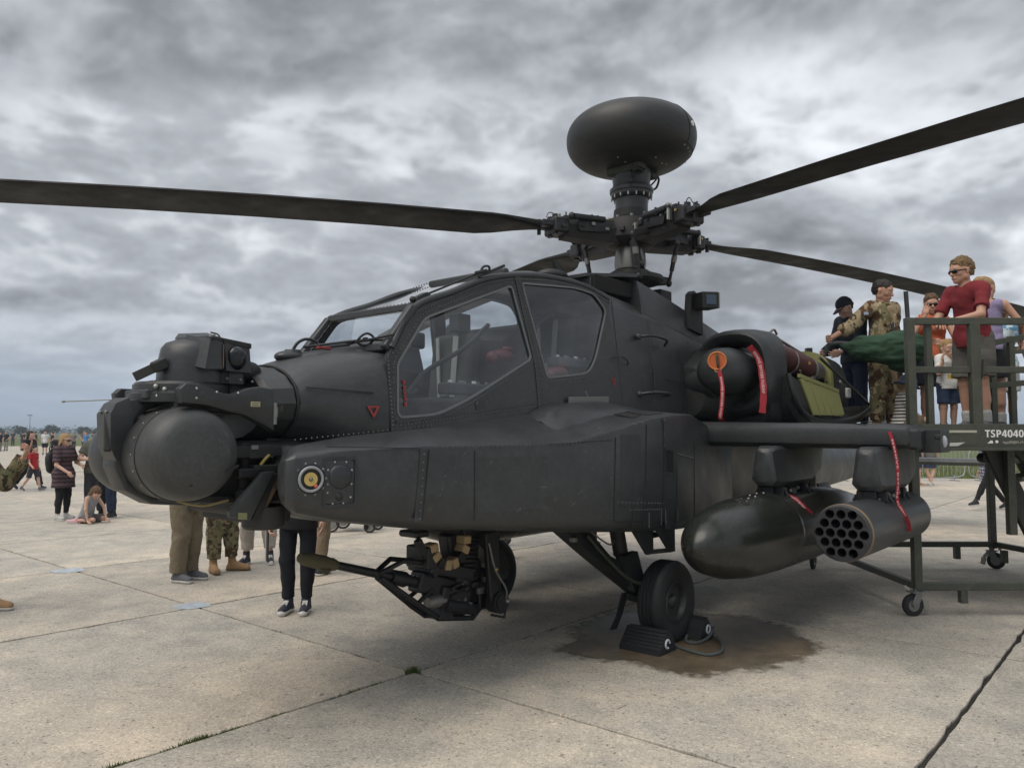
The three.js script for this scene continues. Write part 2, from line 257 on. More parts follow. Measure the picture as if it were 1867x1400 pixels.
const M = {
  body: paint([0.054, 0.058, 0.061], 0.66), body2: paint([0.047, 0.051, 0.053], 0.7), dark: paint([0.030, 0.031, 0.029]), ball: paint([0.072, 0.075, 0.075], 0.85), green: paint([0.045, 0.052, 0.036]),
  blade: paint([0.009, 0.009, 0.0092], 1.1), black: std([0.012, 0.012, 0.013], 0.6), seam: std([0.016, 0.016, 0.016], 0.8), steel: std([0.22, 0.215, 0.20], 0.35, 0.9), dull: std([0.22, 0.22, 0.21], 0.5, 0.6), gun: std([0.03, 0.031, 0.034], 0.45, 0.4),
  rubber: paint([0.022, 0.023, 0.026], 1.15), bolt: std([0.42, 0.42, 0.40], 0.4, 0.6), white: std([0.72, 0.72, 0.7], 0.6), red: std([0.42, 0.022, 0.03], 0.75), redmark: std([0.24, 0.035, 0.035], 0.8), tan: std([0.42, 0.31, 0.17], 0.8),
  orange: std([0.50, 0.12, 0.035], 0.6), chrom: std([0.27, 0.27, 0.10], 0.6), maroon: std([0.085, 0.030, 0.028], 0.55), khaki: std([0.09, 0.082, 0.045], 0.9), tank: paint([0.030, 0.033, 0.028], 0.42), brass: std([0.55, 0.42, 0.16], 0.35, 0.8), yellow: std([0.55, 0.40, 0.13], 0.5),
  glass: new THREE.MeshPhysicalMaterial({ color: lin(0.86, 0.90, 0.93), transmission: 1, thickness: 0, roughness: 0.008, ior: 1.9 }),
  lens: new THREE.MeshPhysicalMaterial({ color: lin(0.01, 0.012, 0.016), roughness: 0.06, ior: 1.45 }),
};
const heli = thing('attack_helicopter', 'dark grey green attack helicopter with round mast radar parked on the concrete', 'helicopter', [1.22, 0, -7.87], TH);
const hp = (name, geos, mat, parent = heli, label) => part(name, geos, mat, parent, label);
const zs = (x, y) => 0.60 - 0.13 * (y - 1.7) + 0.03 * (x + 2.2);      // the sloping cockpit side
const side = (off = 0, sgn = 1) => (x, y, d) => [x, y, sgn * (zs(x, y) + off + d)];
const half = (x, pts) => { const a = pts.map(([z, y]) => [x, y, z]); return [...a, ...a.slice(1, -1).reverse().map((p) => [p[0], p[1], -p[2]])]; };
const rivets = []; // rivet heads gathered per part
const rv = (x, y, z, r = 0.0068) => { const g = new THREE.OctahedronGeometry(r, 0); g.translate(x, y, z); rivets.push(g); };
const rvSide = (a, b, n, off = 0.002) => { for (let i = 0; i < n; i++) { const t = i / (n - 1), x = lerp(a[0], b[0], t), y = lerp(a[1], b[1], t); rv(x, y, zs(x, y) + off); } };

function pane(pts, f) { const g = nonI(new THREE.ShapeGeometry(new THREE.Shape(pts.map((p) => new THREE.Vector2(p[0], p[1]))))); const q = g.attributes.position; for (let i = 0; i < q.count; i++) q.setXYZ(i, ...f(q.getX(i), q.getY(i), 0)); g.computeVertexNormals(); return g; }
// fuselage: nose, belly under the cockpit, centre body, tail boom
{
  const el = (x, cy, rz, ry) => { const p = []; for (let i = 0; i <= 8; i++) { const a = (-90 + i * 22.5) * D2; p.push([rz * Math.cos(a), cy + ry * Math.sin(a)]); } return half(x, p); };
  const nose = [el(-4.2, 1.862, 0.40, 0.238),
    half(-4.08, [[0, 1.58], [0.20, 1.60], [0.34, 1.68], [0.405, 1.78], [0.415, 1.89], [0.385, 2.0], [0.30, 2.085], [0.17, 2.132], [0, 2.148]]),
    half(-3.9, [[0, 1.45], [0.28, 1.47], [0.42, 1.58], [0.475, 1.72], [0.475, 1.88], [0.43, 2.02], [0.345, 2.125], [0.2, 2.185], [0, 2.20]]),
    half(-3.72, [[0, 1.35], [0.34, 1.37], [0.48, 1.48], [0.535, 1.66], [0.525, 1.86], [0.485, 2.06], [0.405, 2.17], [0.24, 2.222], [0, 2.232]]),
    half(-3.615, [[0, 1.30], [0.36, 1.31], [0.51, 1.42], [0.56, 1.62], [0.545, 1.86], [0.512, 2.08], [0.44, 2.19], [0.26, 2.232], [0, 2.24]])];
  const low = [[-4.32, 1.30, 0.36], [-4.24, 1.24, 0.44], [-4.0, 1.17, 0.5], [-3.6, 1.12, 0.54], [-2.6, 1.02, 0.57], [-1.15, 0.885, 0.60]].map(([x, yb, w]) => half(x, [[0, yb], [w - 0.16, yb], [w - 0.06, yb + 0.03], [w - 0.02, yb + 0.11], [w, 1.40], [x < -3.9 ? w - 0.03 : w, x < -3.9 ? 1.54 : 1.60], [x < -3.9 ? w - 0.09 : Math.min(w, zs(x, 1.69)), x < -3.9 ? 1.62 : 1.69], [0.25, x < -3.9 ? 1.66 : 1.69], [0, x < -3.9 ? 1.67 : 1.69]]));
  const mid = [
    half(-1.15, [[0, 0.885], [0.44, 0.885], [0.54, 0.92], [0.60, 1.05], [zs(-1.15, 1.7), 1.70], [zs(-1.15, 2.3), 2.30], [zs(-1.15, 2.8), 2.80], [0.42, 2.92], [0, 2.96]]),
    half(-0.55, [[0, 0.855], [0.44, 0.855], [0.54, 0.89], [0.62, 1.02], [0.645, 1.70], [0.60, 2.28], [0.53, 2.74], [0.42, 2.86], [0, 2.92]]),
    half(0.15, [[0, 0.83], [0.44, 0.83], [0.54, 0.87], [0.62, 1.0], [0.645, 1.70], [0.62, 2.25], [0.55, 2.64], [0.42, 2.76], [0, 2.84]]),
    half(0.8, [[0, 0.80], [0.42, 0.80], [0.52, 0.84], [0.60, 0.97], [0.63, 1.60], [0.60, 2.15], [0.52, 2.52], [0.40, 2.64], [0, 2.72]]),
    half(2.3, [[0, 0.80], [0.36, 0.80], [0.46, 0.84], [0.53, 0.97], [0.55, 1.40], [0.52, 1.85], [0.44, 2.2], [0.32, 2.36], [0, 2.42]]),
    half(3.6, [[0, 0.82], [0.28, 0.83], [0.38, 0.88], [0.43, 1.0], [0.45, 1.30], [0.42, 1.58], [0.34, 1.75], [0.22, 1.84], [0, 1.87]]),
    half(8.2, [[0, 1.02], [0.13, 1.03], [0.19, 1.07], [0.22, 1.14], [0.23, 1.25], [0.21, 1.38], [0.17, 1.47], [0.1, 1.53], [0, 1.55]]),
    half(9.3, [[0, 1.08], [0.08, 1.09], [0.11, 1.12], [0.12, 1.17], [0.12, 1.25], [0.11, 1.35], [0.09, 1.41], [0.05, 1.45], [0, 1.46]])];
  hp('fuselage', [loft(nose, 0.9), loft(low, 0.6), loft(mid, 0.55)], M.body);
  // nose barrel ahead of the ring, and its dark ring seam
  const barrel = [el(-4.40, 1.855, 0.34, 0.20), el(-4.37, 1.856, 0.372, 0.217), el(-4.225, 1.86, 0.395, 0.234)];
  hp('nose_barrel', loft(barrel, 0.5), M.body2);
  hp('barrel_ring', tube(el(-4.213, 1.861, 0.398, 0.236), 0.009, 64, 6, true), M.seam);
  // side panels with window openings
  const W1 = rounded([[-3.598, 1.787], [-3.565, 2.125], [-3.305, 2.448], [-2.405, 2.795], [-2.262, 2.25], [-2.939, 1.932], [-3.255, 1.813]], [0.05, 0.03, 0.06, 0.04, 0.04, 0.1, 0.1]);
  const W2 = rounded([[-2.282, 2.832], [-1.598, 2.892], [-1.345, 2.872], [-1.20, 2.745], [-1.43, 2.315], [-1.555, 2.18], [-2.098, 2.112]], [0.03, 0.1, 0.06, 0.05, 0.06, 0.1, 0.04]);
  const outline = [[-3.63, 1.69], [-3.63, 2.17], [-3.60, 2.235], [-3.405, 2.505], [-3.001, 2.682], [-2.715, 2.803], [-2.41, 2.885], [-1.949, 2.945], [-1.441, 2.938], [-1.13, 2.868], [-1.13, 1.69]];
  for (const s of [1, -1]) {
    const W1s = rounded([[-3.598, 1.787], [-3.575, 2.145], [-3.335, 2.49], [-2.43, 2.845], [-2.262, 2.25], [-2.939, 1.932], [-3.255, 1.813]], [0.05, 0.03, 0.06, 0.04, 0.04, 0.1, 0.1]); let g = slab(outline, 0.045, side(-0.045), [s > 0 ? W1 : W1s, W2]); hp('cockpit_side', s > 0 ? g : mirZ(g), M.body);
    for (const [w, nm] of [[s > 0 ? W1 : W1s, 'window'], [W2, 'window']]) {
      const wp = hp(nm, pane(inset(w, -0.004), side(-0.014)), M.glass); if (s < 0) wp.geometry = mirZ(wp.geometry);
      const ring = slab(inset(w, -0.007), 0.009, side(-0.006), [inset(w, 0.007)]); part('window_seal', s > 0 ? ring : mirZ(ring), std([0.13, 0.14, 0.145], 0.5), wp);
      if (s > 0) { const o = inset(w, -0.032); for (let i = 0; i < o.length; i++) { const a = o[i], b = o[(i + 1) % o.length], L = Math.hypot(a[0] - b[0], a[1] - b[1]), n = Math.max(1, Math.round(L / 0.032)); for (let k = 0; k < n; k++) { const x = lerp(a[0], b[0], k / n), y = lerp(a[1], b[1], k / n); rv(x, y, zs(x, y) + 0.001); } } }
    }
  }
  // canopy rails, pillars and strips standing a little proud
  const sp = (x, y, o = 0) => [x, y, zs(x, y) + o];
  const railPts = outline.slice(2, 10);
  const rails = []; for (const s of [1, -1]) { const t = tube(railPts.map(([x, y]) => [x, y - 0.012, zs(x, y) - 0.012]), 0.026, 60, 8); rails.push(s > 0 ? t : mirZ(t)); }
  rails.push(bar([-3.625, 2.232, -0.44], [-3.625, 2.232, 0.44], 0.05, 0.05, 0.012), bar([-3.40, 2.512, -0.44], [-3.40, 2.512, 0.44], 0.045, 0.05, 0.012), bar([-2.42, 2.90, -0.42], [-2.42, 2.90, 0.42], 0.06, 0.07, 0.02));
  for (const s of [1, -1]) rails.push(bar([-3.635, 2.22, 0.45 * s], [-3.395, 2.515, 0.445 * s], 0.055, 0.06, 0.014, V(0, 0, 1)));
  hp('canopy_frame', rails, M.body);
  // vertical frame between the two port windows and belts of rivets
  hp('frame_strip', [slab([[-2.375, 2.90], [-2.30, 2.90], [-2.155, 2.10], [-2.165, 1.80], [-2.245, 1.80], [-2.235, 2.20]], 0.006, side(0)), slab([[-3.63, 1.745], [-2.25, 1.905], [-2.25, 1.925], [-3.63, 1.765]], 0.005, side(0)), slab([[-3.66, 1.70], [-3.615, 1.70], [-3.615, 2.17], [-3.655, 2.17]], 0.005, side(0))], M.body2);
  rvSide([-2.365, 2.88], [-2.235, 2.2], 26, 0.008); rvSide([-2.305, 2.86], [-2.165, 2.1], 26, 0.008); rvSide([-2.235, 2.19], [-2.24, 1.82], 14, 0.008); rvSide([-2.17, 2.09], [-2.18, 1.82], 12, 0.008);
  rvSide([-3.645, 1.74], [-3.645, 2.16], 18, 0.007); rvSide([-3.61, 1.735], [-2.25, 1.89], 46); rvSide([-1.11, 1.9], [-1.10, 2.75], 30); rvSide([-1.95, 2.08], [-1.5, 2.12], 8);
  for (let i = 0; i < railPts.length - 1; i++) { const a = railPts[i], b = railPts[i + 1]; rvSide([a[0], a[1] - 0.045], [b[0], b[1] - 0.045], 16, 0.004); }
  // flat front windscreen and the sloping roof glazing
  const ws = (x0, y0, x1, y1, w0, w1) => { const up = V(x1 - x0, y1 - y0, 0).normalize(), n = V(-up.y, up.x, 0); const L = Math.hypot(x1 - x0, y1 - y0); return pane([[-w0, 0], [w0, 0], [w1, L], [-w1, L]], (a, b, d) => [x0 + up.x * b + n.x * d, y0 + up.y * b + n.y * d, a]); };
  hp('windscreen', ws(-3.625, 2.235, -3.405, 2.51, 0.425, 0.415), M.glass); hp('windscreen', ws(-3.39, 2.52, -2.43, 2.905, 0.415, 0.40), M.glass, heli, 'sloping roof windscreen of the rear cockpit');
  // solid roof behind, arched
  const arc = (x, yE, zE, h) => { const p = []; for (let i = 0; i <= 6; i++) { const a = i / 6 * Math.PI / 2; p.push([zE * Math.cos(a), yE + h * Math.sin(a)]); } return half(x, [[0, yE - 0.03], ...p]); };
  hp('cockpit_roof', loft([arc(-2.41, 2.885, 0.425, 0.045), arc(-2.0, 2.93, 0.43, 0.085), arc(-1.5, 2.935, 0.435, 0.11), arc(-1.1, 2.875, 0.46, 0.12)], 0.5), M.body);
  for (let i = 0; i < 34; i++) rv(lerp(-3.39, -2.45, i / 33), lerp(2.535, 2.915, i / 33), -0.43, 0.009);
  for (let i = 0; i < 24; i++) rv(-3.40, 2.54, lerp(-0.42, 0.42, i / 23), 0.008);
  // cockpit inside: floor tub, glare shields, seats, bulkheads
  hp('cockpit_tub', [box(2.45, 0.04, 1.0, -2.4, 1.73, 0), box(0.04, 1.0, 0.95, -1.17, 2.25, 0), box(0.05, 0.62, 0.94, -3.56, 1.98, 0)], M.black);
  hp('glare_shield', [loft([half(-3.55, [[0, 2.0], [0.36, 2.0], [0.40, 2.1], [0.36, 2.2], [0, 2.22]]), half(-3.2, [[0, 2.0], [0.33, 2.0], [0.36, 2.08], [0.30, 2.27], [0, 2.30]])], 0.6), loft([half(-2.42, [[0, 2.1], [0.36, 2.1], [0.40, 2.2], [0.36, 2.38], [0, 2.42]]), half(-2.12, [[0, 2.1], [0.33, 2.1], [0.36, 2.2], [0.30, 2.5], [0, 2.53]])], 0.6), box(0.12, 0.3, 0.12, -3.06, 2.12, 0, 0.03), box(0.16, 0.12, 0.1, -3.0, 2.36, 0.02, 0.02)], M.black);
  for (const [x, y] of [[-2.62, 1.70], [-1.38, 1.97]]) { const st = hp('seat', [box(0.45, 0.12, 0.44, x - 0.2, y + 0.18, 0, 0.04), box(0.13, 0.60, 0.44, x + 0.06, y + 0.45, 0, 0.05, 0, 0, -0.12), box(0.09, 0.16, 0.22, x + 0.10, y + 0.76, 0, 0.04)], std([0.034, 0.036, 0.032], 0.9));
    part('harness', [bar([x - 0.02, y + 0.72, 0.10], [x - 0.03, y + 0.26, 0.07], 0.012, 0.045, 0.003), bar([x - 0.02, y + 0.72, -0.10], [x - 0.03, y + 0.26, -0.07], 0.012, 0.045, 0.003)], std([0.30, 0.30, 0.28], 0.8), st); part('buckle', box(0.02, 0.07, 0.07, x - 0.04, y + 0.30, 0, 0.01), M.dull, st);
    const cn = hp('instrument_panel', [box(0.10, 0.34, 0.62, x - 0.66, y + 0.42, 0, 0.02, 0, 0, 0.2), box(0.5, 0.08, 0.14, x - 0.15, y + 0.30, 0.36, 0.015)], std([0.06, 0.062, 0.064], 0.7)); for (const z of [-0.17, 0.17]) part('display', box(0.012, 0.17, 0.19, x - 0.605, y + 0.44, z, 0.004, 0, 0, 0.2), std([0.02, 0.035, 0.04], 0.1), cn); for (let q = 0; q < 6; q++) part('switch', box(0.03, 0.02, 0.02, x - 0.34 + q * 0.07, y + 0.35, 0.36 + (q % 2) * 0.03, 0.004), q % 3 ? M.dull : M.white, cn); }
  for (const [x, y, z] of [[-2.42, 2.27, 0.36], [-1.78, 2.18, 0.40]]) hp('headset_bag', [ball([x, y, z], 0.085, 16, 1.3, 0.6, 0.9), ball([x + 0.06, y + 0.055, z], 0.06, 14, 1, 0.4, 1), ball([x - 0.10, y - 0.02, z], 0.05, 12)], std([0.10, 0.018, 0.02], 0.5));
  hp('interior_frame', [tube([[-2.05, 2.3, 0.30], [-1.98, 2.5, 0.30], [-1.72, 2.66, 0.28], [-1.42, 2.70, 0.2]], 0.024, 24, 8), box(0.3, 0.08, 0.3, -1.5, 2.72, 0.18, 0.02), box(0.14, 0.14, 0.1, -2.6, 2.52, 0.1, 0.01), tube([[-3.4, 1.95, 0.40], [-3.2, 2.1, 0.36], [-2.8, 2.3, 0.34], [-2.5, 2.5, 0.30]], 0.018, 24, 8)], M.black);
  // red triangles, small marks
  const tri = (x, y, s) => { const a = [[x - s, y + s * 0.85], [x + s, y + s * 0.85], [x, y - s]]; return slab(a, 0.002, side(0.001), [inset(a, s * 0.27)]); };
  const t1 = tri(-1.214, 2.12, 0.036); hp('rescue_mark', t1, M.redmark);
  { const a = [[-3.812, 1.855], [-3.732, 1.855], [-3.772, 1.782]]; const fz = (x, y, d) => [x, y, 0.522 + (x + 3.77) * 0.30 - (y - 1.82) * 0.10 + 0.004 + d]; hp('rescue_mark', slab(a, 0.003, fz, [inset(a, 0.011)]), M.redmark); }
  hp('window_marking', [0, 1, 2, 3, 4].map((k) => slab([[-3.53, 1.86 + k * 0.035], [-3.508, 1.86 + k * 0.035], [-3.508, 1.885 + k * 0.035], [-3.53, 1.885 + k * 0.035]], 0.002, side(-0.009))), M.redmark);
  // handles and steps on the port side
  hp('step', [tube([[-0.80, 2.55, 0.57], [-0.72, 2.56, 0.66], [-0.52, 2.535, 0.70], [-0.40, 2.50, 0.61]], 0.013, 20, 8), ball([-0.8, 2.55, 0.57], 0.03)], M.body2);
  hp('step', [tube([[-0.86, 2.03, 0.62], [-0.80, 2.045, 0.71], [-0.55, 2.04, 0.74], [-0.48, 2.03, 0.64]], 0.014, 20, 8), ball([-0.86, 2.03, 0.61], 0.03)], M.body2);
  hp('door_handle', tube([[-1.20, 2.335, 0.575], [-1.12, 2.345, 0.60], [-1.02, 2.30, 0.60], [-1.01, 2.28, 0.58]], 0.007, 16, 6), M.body2);
  hp('door_latch', [bar([-1.63, 2.03, 0.57], [-1.60, 1.975, 0.575], 0.014, 0.012), box(0.05, 0.09, 0.006, -1.62, 2.0, 0.565)], M.dull);
  hp('blank_disc', [lathe([[0.001, 0.004], [0.05, 0.004], [0.052, 0]], 24, 'z', [0, 0, 0])].map((g) => { g.translate(-2.86, 1.87, zs(-2.86, 1.87) + 0.003); return g; }), M.body2);
  // panel seams
  const seam = (pts, w = 0.005, off = 0.0015) => { const gs = []; for (let i = 0; i < pts.length - 1; i++) { const a = pts[i], b = pts[i + 1]; gs.push(bar([a[0], a[1], zs(a[0], a[1]) + off], [b[0], b[1], zs(b[0], b[1]) + off], w, 0.004, 0, V(0, 0, 1))); } return gs; };
  parts('panel_seam', [...seam([[-1.115, 1.9], [-1.10, 2.85]]), bar([-0.62, 2.0, 0.628], [-0.60, 2.42, 0.598], 0.005, 0.004, 0), bar([-0.60, 2.42, 0.598], [-0.56, 2.72, 0.540], 0.005, 0.004, 0), bar([-4.16, 1.955, 0.395], [-3.76, 1.935, 0.512], 0.007, 0.006, 0), bar([-0.1, 1.9, 0.646], [-0.08, 2.4, 0.61], 0.005, 0.004, 0), bar([-0.40, 2.18, 0.62], [-0.05, 2.16, 0.64], 0.004, 0.004, 0)], M.seam, heli);
  for (let i = 0; i < 26; i++) { const t = i / 25; rv(lerp(-0.66, -0.60, t) , lerp(1.95, 2.7, t), lerp(0.64, 0.558, Math.max(0, t - 0.3) / 0.7) + 0.003); rv(lerp(-0.5, 0.6, t), lerp(2.74, 2.57, t), 0.537); }
  // wipers and their pivot rings on the glass
  hp('wiper', [poly([[-3.93, 2.235, 0.02], [-3.66, 2.285, 0.25], [-3.58, 2.28, 0.48]], 0.009, 6), tube([[-4.0, 2.2, 0], [-3.97, 2.26, 0.02], [-3.92, 2.285, 0.04], [-3.86, 2.27, 0.06], [-3.84, 2.235, 0.08]], 0.010, 20, 6), bar([-3.70, 2.262, 0.16], [-3.61, 2.305, 0.52], 0.016, 0.014), tube([[-3.70, 2.27, 0.27], [-3.68, 2.31, 0.29], [-3.65, 2.325, 0.31], [-3.62, 2.30, 0.33], [-3.63, 2.26, 0.31], [-3.67, 2.25, 0.28]], 0.008, 24, 6, true), box(0.03, 0.03, 0.03, -3.66, 2.285, 0.3, 0.008)], M.gun);
  hp('wiper', [bar([-3.32, 2.575, 0.36], [-2.72, 2.85, 0.42], 0.018, 0.014), bar([-2.76, 2.81, 0.44], [-2.50, 2.93, 0.46], 0.022, 0.02), poly([[-2.78, 2.835, 0.43], [-2.70, 2.86, 0.46], [-2.66, 2.86, 0.44]], 0.013, 6), tube([[-2.74, 2.84, 0.44], [-2.72, 2.885, 0.45], [-2.67, 2.895, 0.46], [-2.65, 2.85, 0.45]], 0.009, 16, 6), loft([[[-3.36, 2.51, 0.43], [-3.18, 2.60, 0.43], [-3.18, 2.60, 0.36], [-3.36, 2.51, 0.36]], [[-3.33, 2.59, 0.425], [-3.24, 2.635, 0.425], [-3.24, 2.635, 0.37], [-3.33, 2.59, 0.37]]], 0.3), ball([-3.36, 2.57, 0.41], 0.022)], M.gun);
  hp('nose_antenna', [ball([-4.02, 2.165, 0.0], 0.075, 18, 1.3, 0.55, 1), lathe([[0.001, 0.05], [0.05, 0.045], [0.065, 0]], 20, 'y', [-3.98, 2.17, -0.02])], M.body2);
  hp('red_pin', [box(0.10, 0.018, 0.03, -3.86, 2.225, 0.14, 0.006)], M.redmark);
}

// avionics bays along both sides (each bay its own part)
const FAB = [[-4.535, 0.555, 1.40, 1.485, 1.53], [-4.525, 0.61, 1.355, 1.53, 1.565], [-4.50, 0.655, 1.315, 1.56, 1.59], [-4.46, 0.695, 1.285, 1.582, 1.615], [-4.40, 0.728, 1.26, 1.595, 1.63], [-4.15, 0.79, 1.205, 1.61, 1.655], [-3.66, 0.885, 1.128, 1.63, 1.70], [-3.0, 0.985, 1.062, 1.632, 1.76], [-2.46, 1.07, 1.008, 1.642, 1.82], [-1.95, 1.118, 0.962, 1.735, 1.865], [-1.52, 1.135, 0.925, 1.815, 1.90], [-1.1, 1.095, 0.885, 1.85, 1.905], [-0.6, 1.0, 0.852, 1.855, 1.88], [-0.1, 0.90, 0.835, 1.765, 1.80], [0.8, 0.70, 0.82, 1.60, 1.63]];
const fabAt = (x) => { for (let i = 0; i < FAB.length - 1; i++) if (x <= FAB[i + 1][0]) { const t = (x - FAB[i][0]) / (FAB[i + 1][0] - FAB[i][0]); return FAB[i].map((v, k) => lerp(v, FAB[i + 1][k], t)); } return FAB[FAB.length - 1]; };
const fz = (x) => fabAt(x)[1], fnrm = (x) => { const d = (fz(x + 0.05) - fz(x - 0.05)) / 0.1; return Math.atan2(-d, 1); }; // yaw of the bay's outer face
{
  const rings = []; const xs = FAB.map((f) => f[0]); for (let i = 0; i < xs.length - 1; i++) { const n = Math.max(1, Math.round((xs[i + 1] - xs[i]) / 0.25)); for (let k = 0; k < n; k++) rings.push(lerp(xs[i], xs[i + 1], k / n)); } rings.push(xs[xs.length - 1]);
  const R = rings.map((x0) => { const x = x0, sw = clamp((-3.85 - x) / 0.5, 0, 1); const [, zo, yb, yt, yi] = fabAt(x), zi = 0.42, s = Math.min(1, (zo - 0.5) / 0.3); return [[zi, yb], [zo - 0.13 * s, yb], [zo - 0.06 * s, yb + 0.018], [zo - 0.02, yb + 0.05], [zo, yb + 0.11 * s], [zo + 0.002, (yb + yt) / 2], [zo, yt - 0.05 * s], [zo - 0.012, yt - 0.016], [zo - 0.045, yt], [Math.max(zi + 0.05, Math.min(0.6, zo - 0.1)), yi], [zi, yi]].map(([z, y]) => [x + sw * (0.85 * Math.max(0, 0.75 - z) - 0.07), y, z]); });
  const g = loft(R, 0.62); hp('avionics_bay', g, M.body); hp('avionics_bay', mirZ(g), M.body);
  // flush panels and strips on the port face: pts in (x,y), proud by a few mm
  const onF = (off = 0) => (x, y, d) => [x, y, fz(x) + off + d];
  const strip = (x0, y0, x1, y1, w, t = 0.004, off = 0.001) => { const dx = x1 - x0, dy = y1 - y0, L = Math.hypot(dx, dy), nx = -dy / L * w / 2, ny = dx / L * w / 2; return slab([[x0 + nx, y0 + ny], [x0 - nx, y0 - ny], [x1 - nx, y1 - ny], [x1 + nx, y1 + ny]], t, onF(off)); };
  parts('panel_seam', [strip(-3.655, 1.60, -3.70, 1.19, 0.006, 0.004, 0.004), strip(-1.66, 0.99, -1.62, 1.755, 0.006), strip(-1.37, 1.0, -1.34, 1.80, 0.006), strip(-0.62, 0.9, -0.60, 1.60, 0.006), strip(-1.98, 1.16, -1.36, 1.11, 0.004), strip(-1.36, 1.50, -0.62, 1.45, 0.004), strip(-1.82, 1.15, -1.82, 0.98, 0.005), strip(-1.35, 1.81, -1.33, 1.6, 0.012)], M.seam, heli);
  hp('strip', [strip(-3.69, 1.60, -3.725, 1.185, 0.05, 0.006, 0)], M.body2);
  for (let i = 0; i < 9; i++) { const t = i / 8; rv(lerp(-3.69, -3.72, t), lerp(1.57, 1.20, t), fz(-3.7) + 0.008, 0.007); }
  for (let i = 0; i < 14; i++) { const t = i / 13; rv(lerp(-2.0, -1.36, t), lerp(1.19, 1.14, t), fz(lerp(-2.0, -1.36, t)) + 0.003, 0.0075); rv(lerp(-1.85, -1.36, t), lerp(1.125, 1.095, t), fz(lerp(-1.85, -1.36, t)) + 0.003, 0.007); }
  for (let i = 0; i < 8; i++) { const t = i / 7; for (const x of [-1.60, -1.40, -1.32, -1.08]) rv(x, lerp(1.08, 0.98, t), fz(x) + 0.003, 0.007); }
  for (const [x, y] of [[-2.2, 1.72], [-1.8, 1.755], [-1.68, 1.77], [-1.33, 1.79], [-1.33, 1.68], [-1.33, 1.6], [-1.05, 1.52], [-0.9, 1.5], [-0.75, 1.48], [-0.68, 1.44]]) rv(x, y, fz(x) + 0.003, 0.009);
  parts('shade_and_touchup_panel', [[-3.30, 1.54, -2.72, 1.20], [-1.33, 1.10, -0.66, 0.93], [-1.96, 1.68, -1.70, 1.22]].map(([x0, y0, x1, y1]) => slab([[x0, y1], [x1, y1], [x1, y0], [x0, y0]], 0.0015, onF(0.0008))), paint([0.054, 0.057, 0.059], 0.72), heli);  // aft panels: slightly darker colour stands in for shade where the bay curves
  parts('panel_seam', [strip(-3.32, 1.16, -3.32, 1.585, 0.004), strip(-2.05, 1.06, -2.02, 1.66, 0.005), strip(-2.02, 1.045, -1.66, 1.01, 0.005), strip(-2.7, 1.615, -2.05, 1.64, 0.004), strip(-1.10, 0.95, -1.08, 1.45, 0.004), strip(-4.28, 1.62, -3.72, 1.605, 0.004)], M.seam, heli);
  for (let i = 0; i < 22; i++) { const t = i / 21; rv(-2.07, lerp(1.08, 1.64, t), fz(-2.07) + 0.002, 0.006); rv(lerp(-1.05, -0.62, t), lerp(1.52, 1.47, t), fz(lerp(-1.05, -0.62, t)) + 0.002, 0.0065); rv(-0.64, lerp(0.93, 1.58, t), fz(-0.64) + 0.002, 0.006); }
  for (let i = 0; i < 40; i++) { const x = lerp(-3.6, -2.1, i / 39), f = fabAt(x); rv(x, f[3] - 0.022, fz(x) + 0.002, 0.005); }
  { const r = rng(83), sc = []; for (let k = 0; k < 30; k++) { const x = -3.6 + r() * 1.75, y = lerp(1.14, 1.58, r()), a = (r() - 0.5) * 2.4 + (r() > 0.5 ? 1.2 : 0), L = 0.006 + r() * r() * 0.045, w = 0.002 + r() * 0.004, cx = Math.cos(a) * L, cy = Math.sin(a) * L; sc.push(slab([[x - cx, y - cy], [x - cy * w / L, y + cx * w / L], [x + cx, y + cy], [x + cy * w / L * 0.7, y - cx * w / L * 0.7]], 0.0006, onF(0.0028))); } const m = hp('paint_scratch', sc, std([0.11, 0.115, 0.12], 0.9)); m.userData.kind = 'stuff'; }
  // hatch opening with its frame
  hp('hatch', [slab([[-1.325, 1.36], [-1.145, 1.34], [-1.145, 1.56], [-1.325, 1.575]], 0.006, onF(0.001), [[[-1.305, 1.385], [-1.165, 1.37], [-1.165, 1.54], [-1.305, 1.555]]]), slab([[-1.325, 1.17], [-1.13, 1.15], [-1.13, 1.32], [-1.325, 1.34]], 0.004, onF(0.001))], M.body2);
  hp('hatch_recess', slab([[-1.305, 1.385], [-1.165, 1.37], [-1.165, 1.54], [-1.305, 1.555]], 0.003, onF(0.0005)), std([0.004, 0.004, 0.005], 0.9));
  const topY = (x, z) => { const [, zo, , yt, yi] = fabAt(x); return lerp(yi, yt, clamp((z - 0.6) / (zo - 0.645), 0, 1)); }, onT = (x, z, d) => [x, topY(x, z) + 0.001 + d, z];
  // scoop opening and bulge on top of the bay
  hp('top_scoop', [slab([[-1.66, 0.86], [-1.50, 0.86], [-1.52, 1.03], [-1.64, 1.03]], 0.003, onT)], M.black);
  hp('top_panel', [slab([[-1.46, 0.80], [-1.18, 0.80], [-1.18, 1.02], [-1.46, 1.04]], 0.004, onT)], M.body2);
  const bul = [[-2.42, 0.0], [-2.36, 0.045], [-2.2, 0.075], [-1.9, 0.07], [-1.5, 0.05], [-1.1, 0.0]].map(([x, h]) => { const y = topY(x, 0.72); return [[x, y - 0.2, 0.50], [x, y - 0.12, 0.92], [x, topY(x, 0.86) + h * 0.35, 0.84], [x, y + h, 0.74], [x, y + h * 1.15 + 0.01, 0.62], [x, y + h, 0.50]]; });
  hp('step_fairing', loft(bul, 0.6), M.body); hp('step_plate', [box(0.56, 0.075, 0.01, -1.62, 1.945, 0.605, 0.003, 0, 0, 0.04)], M.dull);
